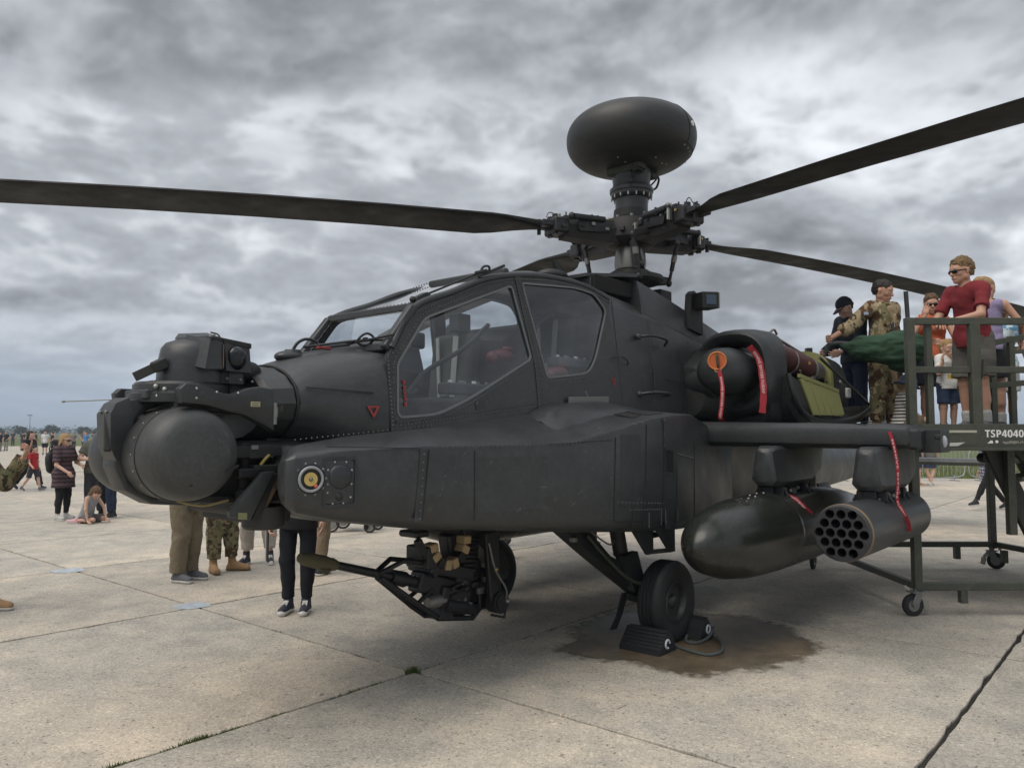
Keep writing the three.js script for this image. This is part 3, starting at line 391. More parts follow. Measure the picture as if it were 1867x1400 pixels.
  for (let i = 0; i < 30; i++) rv(lerp(-4.3, -3.3, i / 29), lerp(1.655, 1.74, i / 29), lerp(0.50, 0.575, i / 29), 0.006);
  // round lamp and square plate with two domes at the front of the bay
  const mount = (x, y, list) => { const m = new THREE.Matrix4().makeRotationY(fnrm(x)); m.setPosition(x, y, fz(x)); return list.map((g) => { const q = nonI(g); q.applyMatrix4(m); return q; }); };
  const lamp = hp('formation_lamp', mount(-4.365, 1.452, [lathe([[0.075, -0.02], [0.083, 0.012], [0.074, 0.026], [0.062, 0.028], [0.058, 0.012]], 32, 'z').rotateX(Math.PI)].map((g) => { g.rotateX(0); return g; })), M.body2);
  part('lamp_rim', mount(-4.365, 1.452, [nonI(new THREE.TorusGeometry(0.062, 0.008, 8, 36)).translate(0, 0, 0.022)]), std([0.30, 0.31, 0.33], 0.4, 0.3), lamp); part('lamp_lens', mount(-4.365, 1.452, [cyl([0, 0, 0], [0, 0, 0.016], 0.056, 0.056, 28)]), M.black, lamp);
  part('lamp_reflector', mount(-4.365, 1.452, [cyl([0, 0, 0.014], [0, 0, 0.020], 0.036, 0.036, 28)]), M.yellow, lamp); part('lamp_bulb', mount(-4.365, 1.452, [ball([0, 0, 0.022], 0.011, 12)]), M.steel, lamp); part('red_plug', mount(-4.365, 1.452, [ball([0.026, -0.036, 0.02], 0.011, 12)]), std([0.55, 0.12, 0.07], 0.6), lamp);
  for (let k = 0; k < 10; k++) { const a = k / 10 * 6.283; part('lamp_bolt', mount(-4.365, 1.452, [ball([Math.cos(a) * 0.084, Math.sin(a) * 0.084, 0.010], 0.008, 8)]), M.dull, lamp); }
  const rr = (w, h, r) => rounded([[-w / 2, -h / 2], [w / 2, -h / 2], [w / 2, h / 2], [-w / 2, h / 2]], r);
  const ap = hp('antenna_plate', mount(-4.205, 1.432, [slab(rr(0.20, 0.27, 0.03), 0.014, (x, y, d) => [x, y, d], [rr(0.166, 0.236, 0.012)]), slab(rr(0.17, 0.24, 0.012), 0.006, (x, y, d) => [x, y, d])]), paint([0.040, 0.043, 0.050], 0.8));
  part('antenna_dome', mount(-4.205, 1.432, [ball([0, 0.028, 0.006], 0.068, 28, 1, 1, 0.42)]), paint([0.040, 0.044, 0.052], 0.7), ap); part('antenna_dome', mount(-4.205, 1.432, [ball([-0.004, -0.080, 0.006], 0.022, 16, 1, 1, 0.8)]), M.dark, ap);
  for (const [x, y] of [[-0.03, 0.106], [0.035, 0.105], [-0.068, 0.065], [0.068, 0.060], [-0.07, -0.01], [0.066, -0.014], [-0.07, -0.055], [0.062, -0.085], [-0.04, -0.115], [0.02, -0.116]]) part('plate_bolt', mount(-4.205, 1.432, [ball([x, y, 0.008], 0.0065, 8)]), M.bolt, ap);
}
// fairing round the rotor mast, with its front lip and recess
{
  const q = [[-0.62, 3.13, 0.45], [-0.2, 3.06, 0.45], [0.42, 2.94, 0.45], [1.2, 2.80, 0.42], [1.7, 2.66, 0.36], [2.4, 2.46, 0.30]].map(([x, y, w]) => half(x, [[0, 2.3], [w + 0.05, 2.3], [w + 0.045, y - 0.30], [w + 0.02, y - 0.12], [w, y - 0.03], [w - 0.06, y], [0, y + 0.015]]));
  hp('mast_fairing', loft(q, 0.45), M.body);
  hp('fairing_lip', [slab([[-1.28, -0.34], [-0.6, -0.45], [-0.6, 0.45], [-1.28, 0.34]], 0.03, (x, z, d) => [x, 3.055 + (x + 1.28) * 0.12 + d, z]), box(0.03, 0.12, 0.72, -1.22, 3.0, 0, 0.006)], M.body);
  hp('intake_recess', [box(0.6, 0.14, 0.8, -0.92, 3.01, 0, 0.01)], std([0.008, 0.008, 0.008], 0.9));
  for (let i = 0; i < 14; i++) rv(-0.58, lerp(2.84, 3.08, i / 13), 0.49, 0.006);
  hp('roof_beacon', [ball([-1.45, 3.06, 0.1], 0.14, 20, 1.2, 0.42, 0.9), loft([[[-1.33, 3.04, 0.10], [-1.18, 3.04, 0.10], [-1.18, 3.04, 0.06], [-1.33, 3.04, 0.06]], [[-1.42, 3.22, 0.09], [-1.37, 3.22, 0.09], [-1.37, 3.22, 0.07], [-1.42, 3.22, 0.07]]], 0.3)], M.dark);
  // warning sensor box on its bracket
  hp('sensor_bracket', [slab([[0.28, 2.74], [0.58, 2.70], [0.58, 3.08], [0.40, 3.14], [0.34, 3.10]], 0.07, (x, y, d) => [x, y, 0.44 + d])], M.dark);
  const sb = hp('warning_sensor', [box(0.20, 0.17, 0.20, 0.46, 3.03, 0.60, 0.012, 0, -0.5, 0.05)], M.dark);
  const rot = (g) => { g.rotateY(-0.5); g.translate(0.46, 3.03, 0.60); return g; };
  part('sensor_window', rot(box(0.12, 0.10, 0.012, 0, 0, 0.101, 0.003)), std([0.05, 0.08, 0.12], 0.15), sb); part('sensor_window', rot(box(0.012, 0.10, 0.12, 0.101, 0, 0, 0.003)), std([0.04, 0.05, 0.06], 0.25), sb); part('sensor_edge', rot(bar([0.099, -0.08, 0.099], [0.099, 0.08, 0.099], 0.012, 0.012)), std([0.25, 0.26, 0.25], 0.6), sb);
}
// sight turret under and night-vision turret over the nose
{
  const drum = (z0, z1, r) => lathe([[0.001, z1 + 0.052], [r * 0.35, z1 + 0.050], [r * 0.60, z1 + 0.043], [r * 0.76, z1 + 0.030], [r * 0.87, z1 + 0.006], [r * 0.94, z1 - 0.03], [r * 0.985, z1 - 0.08], [r, z1 - 0.14], [r * 0.985, z0 + 0.02], [r * 0.93, z0], [0.001, z0]], 56, 'z', [0, 0, 0]);
  const tu = hp('sight_turret', [box(0.36, 0.42, 0.30, -4.82, 1.585, 0, 0.05), ball([-4.84, 1.585, 0], 0.225, 28, 1.05, 1, 0.9)], M.dark);
  const fix = (g) => { g.rotateY(0); return g; };
  // lathe around z points the other way, so place by mirroring
  const d1 = drum(0.10, 0.43, 0.243); d1.computeBoundingBox(); if (d1.boundingBox.max.z < 0.1) { const q = mirZ(d1); d1.copy(q); } d1.scale(1.03, 1, 1); d1.translate(-4.825, 1.585, 0); part('sensor_drum', fix(d1), M.ball, tu);
  const d2 = mirZ(drum(0.10, 0.40, 0.225)); d2.computeBoundingBox(); if (d2.boundingBox.min.z > -0.1) { const q = mirZ(d2); d2.copy(q); } d2.translate(-4.83, 1.575, 0); part('sensor_drum', d2, M.body2, tu);
  part('drum_seam', tube(Array.from({ length: 40 }, (_, k) => { const a = k / 40 * 6.2832; return [-4.825 + Math.cos(a) * 0.2505, 1.585 + Math.sin(a) * 0.2435, 0.285]; }), 0.0035, 120, 5, true), M.seam, tu);
  for (let k = 0; k < 18; k++) { const a = k / 18 * 6.2832; part('drum_screw', ball([-4.825 + Math.cos(a) * 0.250, 1.585 + Math.sin(a) * 0.243, 0.245], 0.006, 6), M.dull, tu); }
  part('drum_mark', [slab([[-4.62, 1.515], [-4.615, 1.53], [-4.88, 1.435], [-4.885, 1.425]], 0.004, (x, y, d) => [x, y, 0.466 + d]), slab([[-4.70, 1.52], [-4.70, 1.53], [-4.81, 1.497], [-4.81, 1.487]], 0.004, (x, y, d) => [x, y, 0.468 + d])], M.seam, tu);
  // front centre yoke with its sloping plates
  const yk = [[-4.95, 1.88], [-5.06, 1.855], [-5.10, 1.80], [-5.085, 1.66], [-5.095, 1.52], [-5.04, 1.40], [-4.90, 1.32], [-4.72, 1.30], [-4.60, 1.31], [-4.60, 1.345], [-4.74, 1.345], [-4.92, 1.385], [-5.02, 1.47], [-5.05, 1.60], [-5.02, 1.72], [-4.94, 1.81], [-4.80, 1.87]];
  part('yoke', slab(yk, 0.16, (x, y, d) => [x, y, -0.05 + d], [], 0.012), M.body2, tu);
  part('yoke_plate', [loft([[[-5.105, 1.845, 0.13], [-5.105, 1.845, -0.02], [-5.06, 1.875, 0], [-5.04, 1.875, 0.13]], [[-5.135, 1.79, 0.14], [-5.135, 1.79, -0.03], [-5.05, 1.79, -0.03], [-5.02, 1.79, 0.14]], [[-5.125, 1.62, 0.13], [-5.125, 1.62, -0.03], [-5.04, 1.62, -0.03], [-5.02, 1.62, 0.13]], [[-5.09, 1.55, 0.12], [-5.09, 1.55, -0.03], [-5.04, 1.54, -0.03], [-5.03, 1.54, 0.12]]], 0.3)], M.body, tu);
  part('yoke_strap', bar([-5.115, 1.80, 0.06], [-5.13, 1.60, 0.10], 0.035, 0.03, 0.008), M.dark, tu);
  part('lower_cradle', [slab([[-4.88, 1.338], [-4.6, 1.315], [-4.30, 1.30], [-4.30, 1.335], [-4.6, 1.352], [-4.9, 1.385]], 0.5, (x, y, d) => [x, y, -0.22 + d], [], 0.008)], M.dark, tu);
  parts('turret_bolt', [[-5.137, 1.80, 0.09], [-5.137, 1.80, 0.02], [-5.128, 1.66, 0.08], [-5.03, 1.50, 0.11], [-5.02, 1.46, 0.12]].map((c) => ball(c, 0.009, 8)), M.dull, tu);
  // turntable ring on top
  const ring = hp('turret_ring', [lathe([[0.001, 1.965], [0.235, 1.965], [0.25, 1.95], [0.25, 1.915], [0.275, 1.90], [0.275, 1.855], [0.24, 1.845], [0.001, 1.845]], 40, 'y', [-4.72, 0, 0.04]), box(0.16, 0.055, 0.26, -4.90, 1.893, 0.05, 0.012), box(0.10, 0.09, 0.10, -4.89, 1.925, 0.12, 0.02), box(0.5, 0.11, 0.44, -4.62, 1.855, 0.05, 0.02)], M.body2);
  parts('ring_bolt', [[-4.935, 1.935, 0.19], [-4.90, 1.92, 0.215], [-4.93, 1.885, 0.20]].map((c) => ball(c, 0.013, 8)), M.bolt, ring);
  part('cutter_blade', [bar([-4.99, 1.985, 0.06], [-4.90, 2.045, 0.13], 0.012, 0.05, 0.004), box(0.07, 0.06, 0.06, -4.895, 2.05, 0.14, 0.01, 0, 0, 0.5)], M.dark, ring);
  // port support arm: bent plate
  const arm = [[-4.915, 1.915], [-4.885, 1.945], [-4.81, 1.945], [-4.70, 1.905], [-4.63, 1.895], [-4.53, 1.935], [-4.47, 1.945], [-4.385, 1.935], [-4.375, 1.70], [-4.42, 1.725], [-4.56, 1.79], [-4.63, 1.80], [-4.77, 1.835], [-4.905, 1.845]];
  const am = hp('support_arm', [slab(arm, 0.07, (x, y, d) => [x, y, 0.345 + d], [], 0.010)], M.body2);
  part('data_plate', slab([[-4.525, 1.835], [-4.47, 1.835], [-4.47, 1.862], [-4.525, 1.862]], 0.004, (x, y, d) => [x, y, 0.416 + d]), std([0.42, 0.40, 0.24], 0.6), am);
  part('plate_print', [0, 1].map((k) => slab([[-4.52, 1.852 - k * 0.011], [-4.478, 1.852 - k * 0.011], [-4.478, 1.855 - k * 0.011], [-4.52, 1.855 - k * 0.011]], 0.001, (x, y, d) => [x, y, 0.4205 + d])), M.seam, am);
  parts('arm_bolt', [[-4.83, 1.92, 0.416], [-4.83, 1.87, 0.416], [-4.72, 1.905, 0.416], [-4.60, 1.905, 0.416]].map((c) => ball(c, 0.007, 8)), M.bolt, am);
  part('hinge', [cyl([-4.372, 1.74, 0.41], [-4.372, 1.86, 0.41], 0.012), cyl([-4.372, 1.78, 0.415], [-4.372, 1.835, 0.415], 0.014)], M.dull, am);
  const am2 = hp('support_arm', mirZ(slab(arm, 0.07, (x, y, d) => [x, y, 0.345 + d], [], 0.010)), M.body2);
  // barrel collar between arm and ring
  hp('barrel_collar', [lathe([[0.001, -4.39], [0.30, -4.39], [0.335, -4.37], [0.36, -4.30], [0.001, -4.30]], 40, 'x', [0, 0, 0])].map((g) => { g.scale(1, 0.62, 1.06); g.translate(0, 1.845, 0); return g; }), M.body2);
  // night-vision turret: round housing, hood, slanted head with lens
  const nv = hp('night_sensor_turret', [lathe([[0.001, 2.20], [0.09, 2.197], [0.135, 2.18], [0.158, 2.15], [0.168, 2.10], [0.176, 2.02], [0.178, 1.965], [0.001, 1.965]], 44, 'y', [-4.70, 0, 0.10])], M.body);
  part('rear_hood', loft([[[-4.74, 1.965, 0.20], [-4.76, 2.10, 0.19], [-4.72, 2.21, 0.10], [-4.66, 2.245, 0], [-4.62, 2.235, -0.12], [-4.6, 1.965, -0.2]], [[-4.56, 1.965, 0.25], [-4.55, 2.10, 0.24], [-4.53, 2.235, 0.15], [-4.51, 2.262, 0.03], [-4.50, 2.255, -0.10], [-4.49, 1.965, -0.2]], [[-4.40, 1.965, 0.24], [-4.40, 2.10, 0.23], [-4.40, 2.215, 0.15], [-4.40, 2.235, 0.03], [-4.40, 2.23, -0.10], [-4.40, 1.965, -0.2]], [[-4.33, 1.975, 0.16], [-4.33, 2.10, 0.16], [-4.33, 2.19, 0.12], [-4.33, 2.20, 0.03], [-4.33, 2.19, -0.08], [-4.33, 1.975, -0.14]]], 0.55).translate(-0.07, 0, 0), M.body2, nv);
  part('sensor_head', loft([[[-4.68, 2.06, 0.20], [-4.655, 2.225, 0.14], [-4.45, 2.235, 0.04], [-4.45, 2.06, 0.10]], [[-4.645, 2.03, 0.335], [-4.605, 2.195, 0.31], [-4.53, 2.185, 0.30], [-4.545, 2.035, 0.33]]], 0.3).translate(-0.1, 0, 0), M.body2, nv);
  part('lens_housing', loft([[[-4.56, 2.02, 0.23], [-4.56, 2.225, 0.15], [-4.33, 2.215, 0.06], [-4.33, 2.02, 0.12]], [[-4.535, 2.03, 0.30], [-4.535, 2.19, 0.275], [-4.35, 2.175, 0.215], [-4.35, 2.03, 0.24]]], 0.3).translate(-0.07, 0, 0), M.body2, nv);
  part('head_rim', [bar([-4.705, 2.198, 0.312], [-4.60, 2.20, 0.26], 0.014, 0.02, 0.005), bar([-4.61, 2.195, 0.27], [-4.41, 2.185, 0.21], 0.016, 0.03, 0.005)], M.dark, nv);
  part('sensor_window', [ball([-4.53, 2.105, 0.265], 0.064, 28, 0.95, 1.05, 0.72)], M.lens, nv);
  part('window_bezel', bar([-4.643, 2.04, 0.335], [-4.63, 2.17, 0.312], 0.005, 0.006), std([0.13, 0.07, 0.045], 0.6), nv);
  part('motor_pod', [ball([-4.39, 2.045, 0.16], 0.058, 20, 1.25, 1, 1), cyl([-4.48, 2.04, 0.16], [-4.38, 2.04, 0.16], 0.056)], M.black, nv);
  parts('head_bolt', [[-4.63, 2.225, 0.165], [-4.585, 2.24, 0.12], [-4.62, 2.07, 0.27], [-4.58, 1.99, 0.262], [-4.50, 1.985, 0.262], [-4.42, 1.98, 0.25]].map((c) => ball(c, 0.009, 8)), M.dull, nv);
  hp('panel_seam', tube([[-4.575, 1.965, 0.262], [-4.572, 2.08, 0.262], [-4.60, 2.14, 0.235], [-4.57, 2.235, 0.15], [-4.56, 2.265, 0.04]], 0.005, 24, 6), M.seam);
  // clutter behind the turret under the nose: boxes, racks, wiring
  const r = rng(12), cl = [box(0.30, 0.42, 0.62, -4.36, 1.44, 0, 0.05), box(0.2, 0.12, 0.66, -4.30, 1.24, 0, 0.02)];
  hp('nose_bulkhead', cl, M.black);
  for (let k = 0; k < 9; k++) hp('equipment_box', box(0.08 + r() * 0.08, 0.05 + r() * 0.07, 0.06, -4.50 + (k % 3) * 0.075, 1.36 + ((k / 3) | 0) * 0.115, 0.335 + r() * 0.03, 0.008), k % 3 ? M.dark : M.black);
  hp('equipment_plate', [box(0.04, 0.022, 0.004, -4.475, 1.615, 0.384, 0)], M.dull);
  hp('vent_drum', [lathe([[0.001, 0], [0.10, 0.0], [0.115, 0.015], [0.115, 0.12], [0.001, 0.12]], 28, 'y', [-4.40, 1.17, 0.36])], M.dark);
  // hinged deflector: two slanted plates
  hp('deflector_plate', [slab([[-4.475, 1.485], [-4.405, 1.485], [-4.545, 1.235], [-4.66, 1.255], [-4.665, 1.29]], 0.035, (x, y, d) => [x, y, 0.44 + d], [], 0.006)], M.body2);
  hp('deflector_plate', [slab([[-4.405, 1.47], [-4.375, 1.475], [-4.48, 1.235], [-4.53, 1.235]], 0.10, (x, y, d) => [x, y, 0.36 + d], [], 0.004)], M.black);
  hp('rust_strip', [slab([[-4.372, 1.44], [-4.335, 1.455], [-4.45, 1.245], [-4.475, 1.26]], 0.02, (x, y, d) => [x, y, 0.42 + d], [], 0.003)], std([0.16, 0.115, 0.075], 0.8));
  hp('deflector_label', [slab([[-4.62, 1.245], [-4.57, 1.24], [-4.57, 1.275], [-4.62, 1.28]], 0.004, (x, y, d) => [x, y, 0.476 + d])], std([0.20, 0.21, 0.10], 0.7));
  for (const [y, z] of [[1.455, 0.42], [1.395, 0.42], [1.315, 0.40]]) hp('rung', bar([-4.40, y, z], [-4.26, y, z + 0.12], 0.014, 0.014), M.dark);
  hp('cable', tube([[-4.33, 1.42, 0.5], [-4.27, 1.40, 0.55], [-4.27, 1.33, 0.55], [-4.33, 1.29, 0.5]], 0.004, 20, 6), M.brass);
  hp('cable', tube([[-4.46, 1.52, 0.42], [-4.43, 1.56, 0.43], [-4.41, 1.57, 0.42]], 0.009, 16, 6), std([0.25, 0.19, 0.05], 0.6));
  hp('cable', tube([[-4.86, 1.345, 0.30], [-4.74, 1.315, 0.33], [-4.60, 1.335, 0.34]], 0.007, 16, 6), std([0.25, 0.2, 0.08], 0.6));
  hp('air_probe', [bar([-4.95, 1.875, -0.12], [-5.08, 1.872, -0.62], 0.006, 0.006), ball([-5.083, 1.872, -0.632], 0.010, 10, 1, 0.7, 1.8)], std([0.20, 0.19, 0.17], 0.6));
}
// chin gun
{
  const gy = -0.0; const g0 = hp('chin_gun', [
    bar([-2.95, 0.63, 0], [-2.42, 0.47, 0], 0.13, 0.15, 0.02), bar([-2.75, 0.60, 0], [-2.30, 0.47, 0], 0.10, 0.20, 0.02), box(0.30, 0.16, 0.16, -2.62, 0.46, 0.02, 0.02, 0, 0, -0.28), cyl([-2.72, 0.44, 0.05], [-2.50, 0.38, 0.05], 0.065), box(0.2, 0.09, 0.14, -2.45, 0.36, 0.02, 0.02, 0, 0, -0.28), box(0.12, 0.14, 0.1, -2.30, 0.40, 0.04, 0.02)], M.gun);
  part('barrel', [cyl([-3.75, 0.865, 0], [-3.05, 0.655, 0], 0.026, 0.032), cyl([-3.18, 0.695, 0], [-3.05, 0.655, 0], 0.05, 0.055), cyl([-3.05, 0.655, 0], [-2.75, 0.565, 0], 0.042)], M.gun, g0);
  { const g = lathe([[0.001, -0.03], [0.030, -0.02], [0.043, 0.015], [0.048, 0.07], [0.046, 0.17], [0.039, 0.22], [0.042, 0.232], [0.033, 0.27], [0.001, 0.31]], 22, 'x', [0, 0, 0]); const pp = g.attributes.position; for (let i = 0; i < pp.count; i++) { const k = 1 + (fbm(pp.getX(i) * 18, pp.getY(i) * 18, pp.getZ(i) * 18, 3) - 0.5) * 0.22; pp.setY(i, pp.getY(i) * k); pp.setZ(i, pp.getZ(i) * k); } g.rotateZ(-0.291); g.translate(-3.90, 0.908, 0); g.computeVertexNormals(); part('muzzle_cover', g, M.khaki, g0); }
  part('cover_tie', [loft([[[-3.78, 0.83, 0.03], [-3.70, 0.81, 0.03], [-3.70, 0.81, 0.01], [-3.78, 0.83, 0.01]], [[-3.745, 0.785, 0.035], [-3.73, 0.785, 0.035], [-3.73, 0.785, 0.02], [-3.745, 0.785, 0.02]]], 0.3)], M.khaki, g0);
  parts('barrel_sleeve_bolt', [0, 1, 2, 3, 4, 5, 6].map((k) => ball([-3.03 + k * 0.045, 0.69 - k * 0.0135, 0.018], 0.007, 6)), M.bolt, g0);
  const rods = (z) => [poly([[-3.30, 0.73, z * 0.3], [-3.12, 0.80, z], [-2.96, 0.77, z], [-2.50, 0.59, z]], 0.018), poly([[-3.28, 0.70, z * 0.3], [-2.92, 0.44, z], [-2.78, 0.345, z], [-2.42, 0.285, z], [-2.32, 0.36, z]], 0.02), poly([[-2.98, 0.485, z], [-2.84, 0.56, z * 0.8], [-2.70, 0.36, z]], 0.017)];
  part('recoil_cage', rods(0.07), M.gun, g0); part('recoil_cage', rods(-0.07), M.gun, g0);
  part('cage_foot', [loft([[[-2.76, 0.43, 0.09], [-2.68, 0.42, 0.09], [-2.68, 0.42, -0.09], [-2.76, 0.43, -0.09]], [[-2.80, 0.34, 0.09], [-2.64, 0.32, 0.09], [-2.64, 0.32, -0.09], [-2.80, 0.34, -0.09]]], 0.3)], M.gun, g0);
  part('drive_motor', [lathe([[0.001, -2.88], [0.04, -2.875], [0.052, -2.83], [0.052, -2.72], [0.001, -2.72]], 20, 'x', [0, 0, 0])].map((g) => { g.translate(0, 0.47, 0.05); return g; }), M.dull, g0);
  const mt = part('mount_yoke', [loft([half(-2.80, [[0, 0.96], [0.10, 0.96], [0.13, 0.98], [0.13, 1.02], [0, 1.06]]), half(-2.36, [[0, 0.92], [0.10, 0.92], [0.13, 0.95], [0.13, 1.0], [0, 1.03]])], 0.4), bar([-2.36, 0.94, 0.19], [-2.30, 0.42, 0.19], 0.13, 0.045, 0.012, V(0, 0, 1)), bar([-2.36, 0.94, -0.19], [-2.30, 0.42, -0.19], 0.13, 0.045, 0.012, V(0, 0, 1)), bar([-3.02, 0.94, 0.1], [-2.84, 0.66, 0.1], 0.05, 0.05, 0.01), bar([-2.62, 0.94, 0.0], [-2.55, 0.60, 0], 0.12, 0.12, 0.02), box(0.46, 0.10, 0.26, -2.68, 0.68, 0, 0.02, 0, 0, -0.26), box(0.10, 0.16, 0.24, -2.90, 0.80, 0.02, 0.015), box(0.13, 0.05, 0.2, -2.96, 0.97, 0, 0.02)], M.gun, g0);
  part('trunnion_drum', [cyl([-2.27, 0.40, 0.14], [-2.27, 0.40, 0.235], 0.085, 0.085, 28), cyl([-2.27, 0.40, 0.235], [-2.27, 0.40, 0.245], 0.062, 0.062, 24)], M.gun, g0);
  part('trunnion_bolt', [ball([-2.21, 0.40, 0.24], 0.016, 8)], M.bolt, g0);
  // flexible ammunition chute: separate links, and the tan feed ring
  for (let k = 0; k < 12; k++) { const t = k / 11; part('chute_link', box(0.15, 0.03, 0.17, lerp(-2.44, -2.50, t), lerp(0.92, 0.56, t), 0.02, 0.008, 0, 0, -0.1), k % 2 ? M.gun : M.black, g0); }
  for (let k = 0; k < 9; k++) { const a = (-170 + k * 24) * D2; part('feed_segment', box(0.075, 0.062, 0.10, -2.72 + Math.cos(a) * 0.17, 0.90 + Math.sin(a) * 0.17, 0.10, 0.012, 0, 0, a), k % 3 === 2 ? M.black : M.tan, g0); }
  part('gun_hose', tube([[-2.40, 0.86, 0.22], [-2.35, 0.66, 0.24], [-2.24, 0.48, 0.26], [-2.23, 0.34, 0.22]], 0.008, 24, 6), M.dull, g0);
  part('hose_clip', [ball([-2.345, 0.66, 0.245], 0.016, 8)], M.brass, g0);
  part('stow_bar', poly([[-2.30, 0.30, 0.15], [-2.20, 0.27, 0.2], [-2.18, 0.36, 0.2]], 0.010), M.gun, g0);
  const r = rng(33); for (let k = 0; k < 16; k++) part('gun_fitting', r() > 0.5 ? cyl([-2.7 + r() * 0.4, 0.40 + r() * 0.25, 0.07], [-2.7 + r() * 0.4, 0.40 + r() * 0.2, 0.10], 0.006 + r() * 0.012) : box(0.03 + r() * 0.05, 0.02 + r() * 0.03, 0.03, -2.7 + r() * 0.45, 0.42 + r() * 0.2, 0.09 + r() * 0.03, 0.004), r() > 0.75 ? M.dull : M.gun, g0);
  hp('ring_antenna', [bar([-3.55, 1.13, 0.2], [-3.55, 1.07, 0.2], 0.014, 0.014)], M.dark);
}
// landing gear, both sides
function gear(s) {
  const f = (a) => a.map((g) => s > 0 ? g : mirZ(g));
  const wx = -1.075, wy = 0.325, wz = 0.98;
  const w = hp('main_wheel', f([cyl([wx, wy, wz - 0.07], [wx, wy, wz + 0.05], 0.13, 0.13, 28)]), M.dark);
  const prof = [[0.165, -0.085], [0.20, -0.098], [0.255, -0.108], [0.295, -0.10], [0.318, -0.078], [0.325, -0.05]]; const tread = []; for (const z of [-0.05, -0.018, 0.018, 0.05]) tread.push([0.325, z - 0.010], [0.3255, z + 0.008], [0.317, z + 0.010], [0.317, z + 0.013]);
  const P = [...prof, ...tread.slice(0, -2), [0.325, 0.05], [0.318, 0.078], [0.295, 0.10], [0.255, 0.108], [0.20, 0.098], [0.165, 0.085]];
  part('tyre', f([lathe(P, 64, 'z', [wx, wy, wz])]), M.rubber, w);
  part('rim', f([lathe([[0.168, 0.088], [0.158, 0.094], [0.150, 0.085], [0.140, 0.045], [0.10, 0.030], [0.07, 0.03], [0.06, 0.055], [0.04, 0.07], [0.001, 0.072]], 40, 'z', [wx, wy, wz])]), M.body2, w);
  for (let k = 0; k < 9; k++) { const a = k / 9 * 6.283; part('wheel_bolt', f([ball([wx + Math.cos(a) * 0.105, wy + Math.sin(a) * 0.105, wz + 0.036], 0.011, 8)]), k % 4 ? M.dull : M.bolt, w); }
  const st = hp('landing_strut', f([loft([[[-2.06, 0.98, 0.50], [-1.78, 0.98, 0.50], [-1.78, 0.98, 0.66], [-2.06, 0.98, 0.66]], [[-1.70, 0.72, 0.56], [-1.47, 0.70, 0.56], [-1.47, 0.70, 0.70], [-1.70, 0.72, 0.70]], [[-1.40, 0.50, 0.64], [-1.22, 0.56, 0.64], [-1.22, 0.56, 0.80], [-1.40, 0.50, 0.80]], [[-1.20, 0.34, 0.72], [-1.06, 0.40, 0.72], [-1.06, 0.40, 0.84], [-1.20, 0.34, 0.84]]], 0.4), cyl([-1.12, 0.345, 0.74], [wx, wy, wz], 0.055)]), M.body2);
  part('shock_strut', f([cyl([-1.40, 0.98, 0.70], [-1.32, 0.70, 0.70], 0.062), cyl([-1.33, 0.72, 0.70], [-1.28, 0.52, 0.72], 0.048)]), M.dark, st);
  part('strut_bracket', f([loft([[[-1.42, 0.70, 0.74], [-1.22, 0.72, 0.74], [-1.22, 0.72, 0.80], [-1.42, 0.70, 0.80]], [[-1.34, 0.42, 0.78], [-1.16, 0.44, 0.78], [-1.16, 0.44, 0.84], [-1.34, 0.42, 0.84]]], 0.3)]), M.body2, st);
  part('brake_hose', f([tube([[-1.80, 0.90, 0.70], [-1.60, 0.68, 0.78], [-1.42, 0.52, 0.86], [-1.24, 0.475, 0.92], [-1.12, 0.50, 0.94], [-1.03, 0.55, 0.98]], 0.015, 40, 8)]), M.green, st);
  part('hydraulic_line', f([tube([[-1.72, 0.92, 0.67], [-1.52, 0.80, 0.73], [-1.44, 0.82, 0.72]], 0.007, 20, 6), box(0.05, 0.04, 0.05, -1.95, 0.88, 0.68, 0.01)]), M.dull, st);
  part('scissor_link', f([bar([-1.26, 0.46, 0.82], [-1.12, 0.52, 0.90], 0.03, 0.04), bar([-1.30, 0.36, 0.74], [-1.14, 0.30, 0.86], 0.05, 0.05)]), M.dark, st);
  if (s > 0) hp('static_strap', [loft([[[-1.30, 0.38, 0.70], [-1.24, 0.38, 0.72], [-1.24, 0.38, 0.71], [-1.30, 0.38, 0.69]], [[-1.36, 0.20, 0.68], [-1.31, 0.20, 0.70], [-1.31, 0.20, 0.69], [-1.36, 0.20, 0.67]], [[-1.42, 0.10, 0.66], [-1.36, 0.10, 0.68], [-1.36, 0.10, 0.67], [-1.42, 0.10, 0.65]]], 0.3)], M.rubber);
}
gear(1); gear(-1);
// kick-in foot bracket under the bay
hp('foot_bracket', [loft([[[-1.66, 0.96, 1.0], [-1.36, 0.96, 1.0], [-1.36, 0.96, 1.03], [-1.66, 0.96, 1.03]], [[-1.44, 0.74, 1.0], [-1.36, 0.74, 1.0], [-1.36, 0.74, 1.03], [-1.44, 0.74, 1.03]]], 0.3), loft([[[-1.45, 0.96, 1.18], [-1.14, 0.96, 1.18], [-1.14, 0.96, 1.2], [-1.45, 0.96, 1.2]].map((p) => [p[0], p[1], p[2] - 0.1]), [[-1.22, 0.74, 1.08], [-1.14, 0.74, 1.08], [-1.14, 0.74, 1.10], [-1.22, 0.74, 1.10]]], 0.3), cyl([-1.40, 0.755, 1.01], [-1.18, 0.755, 1.09], 0.018)], M.body2);
hp('belly_antenna', [bar([-0.88, 0.9, 0.9], [-0.88, 0.78, 0.9], 0.05, 0.02), box(0.22, 0.03, 0.12, -1.0, 0.83, 0.8, 0.006)], M.dark);

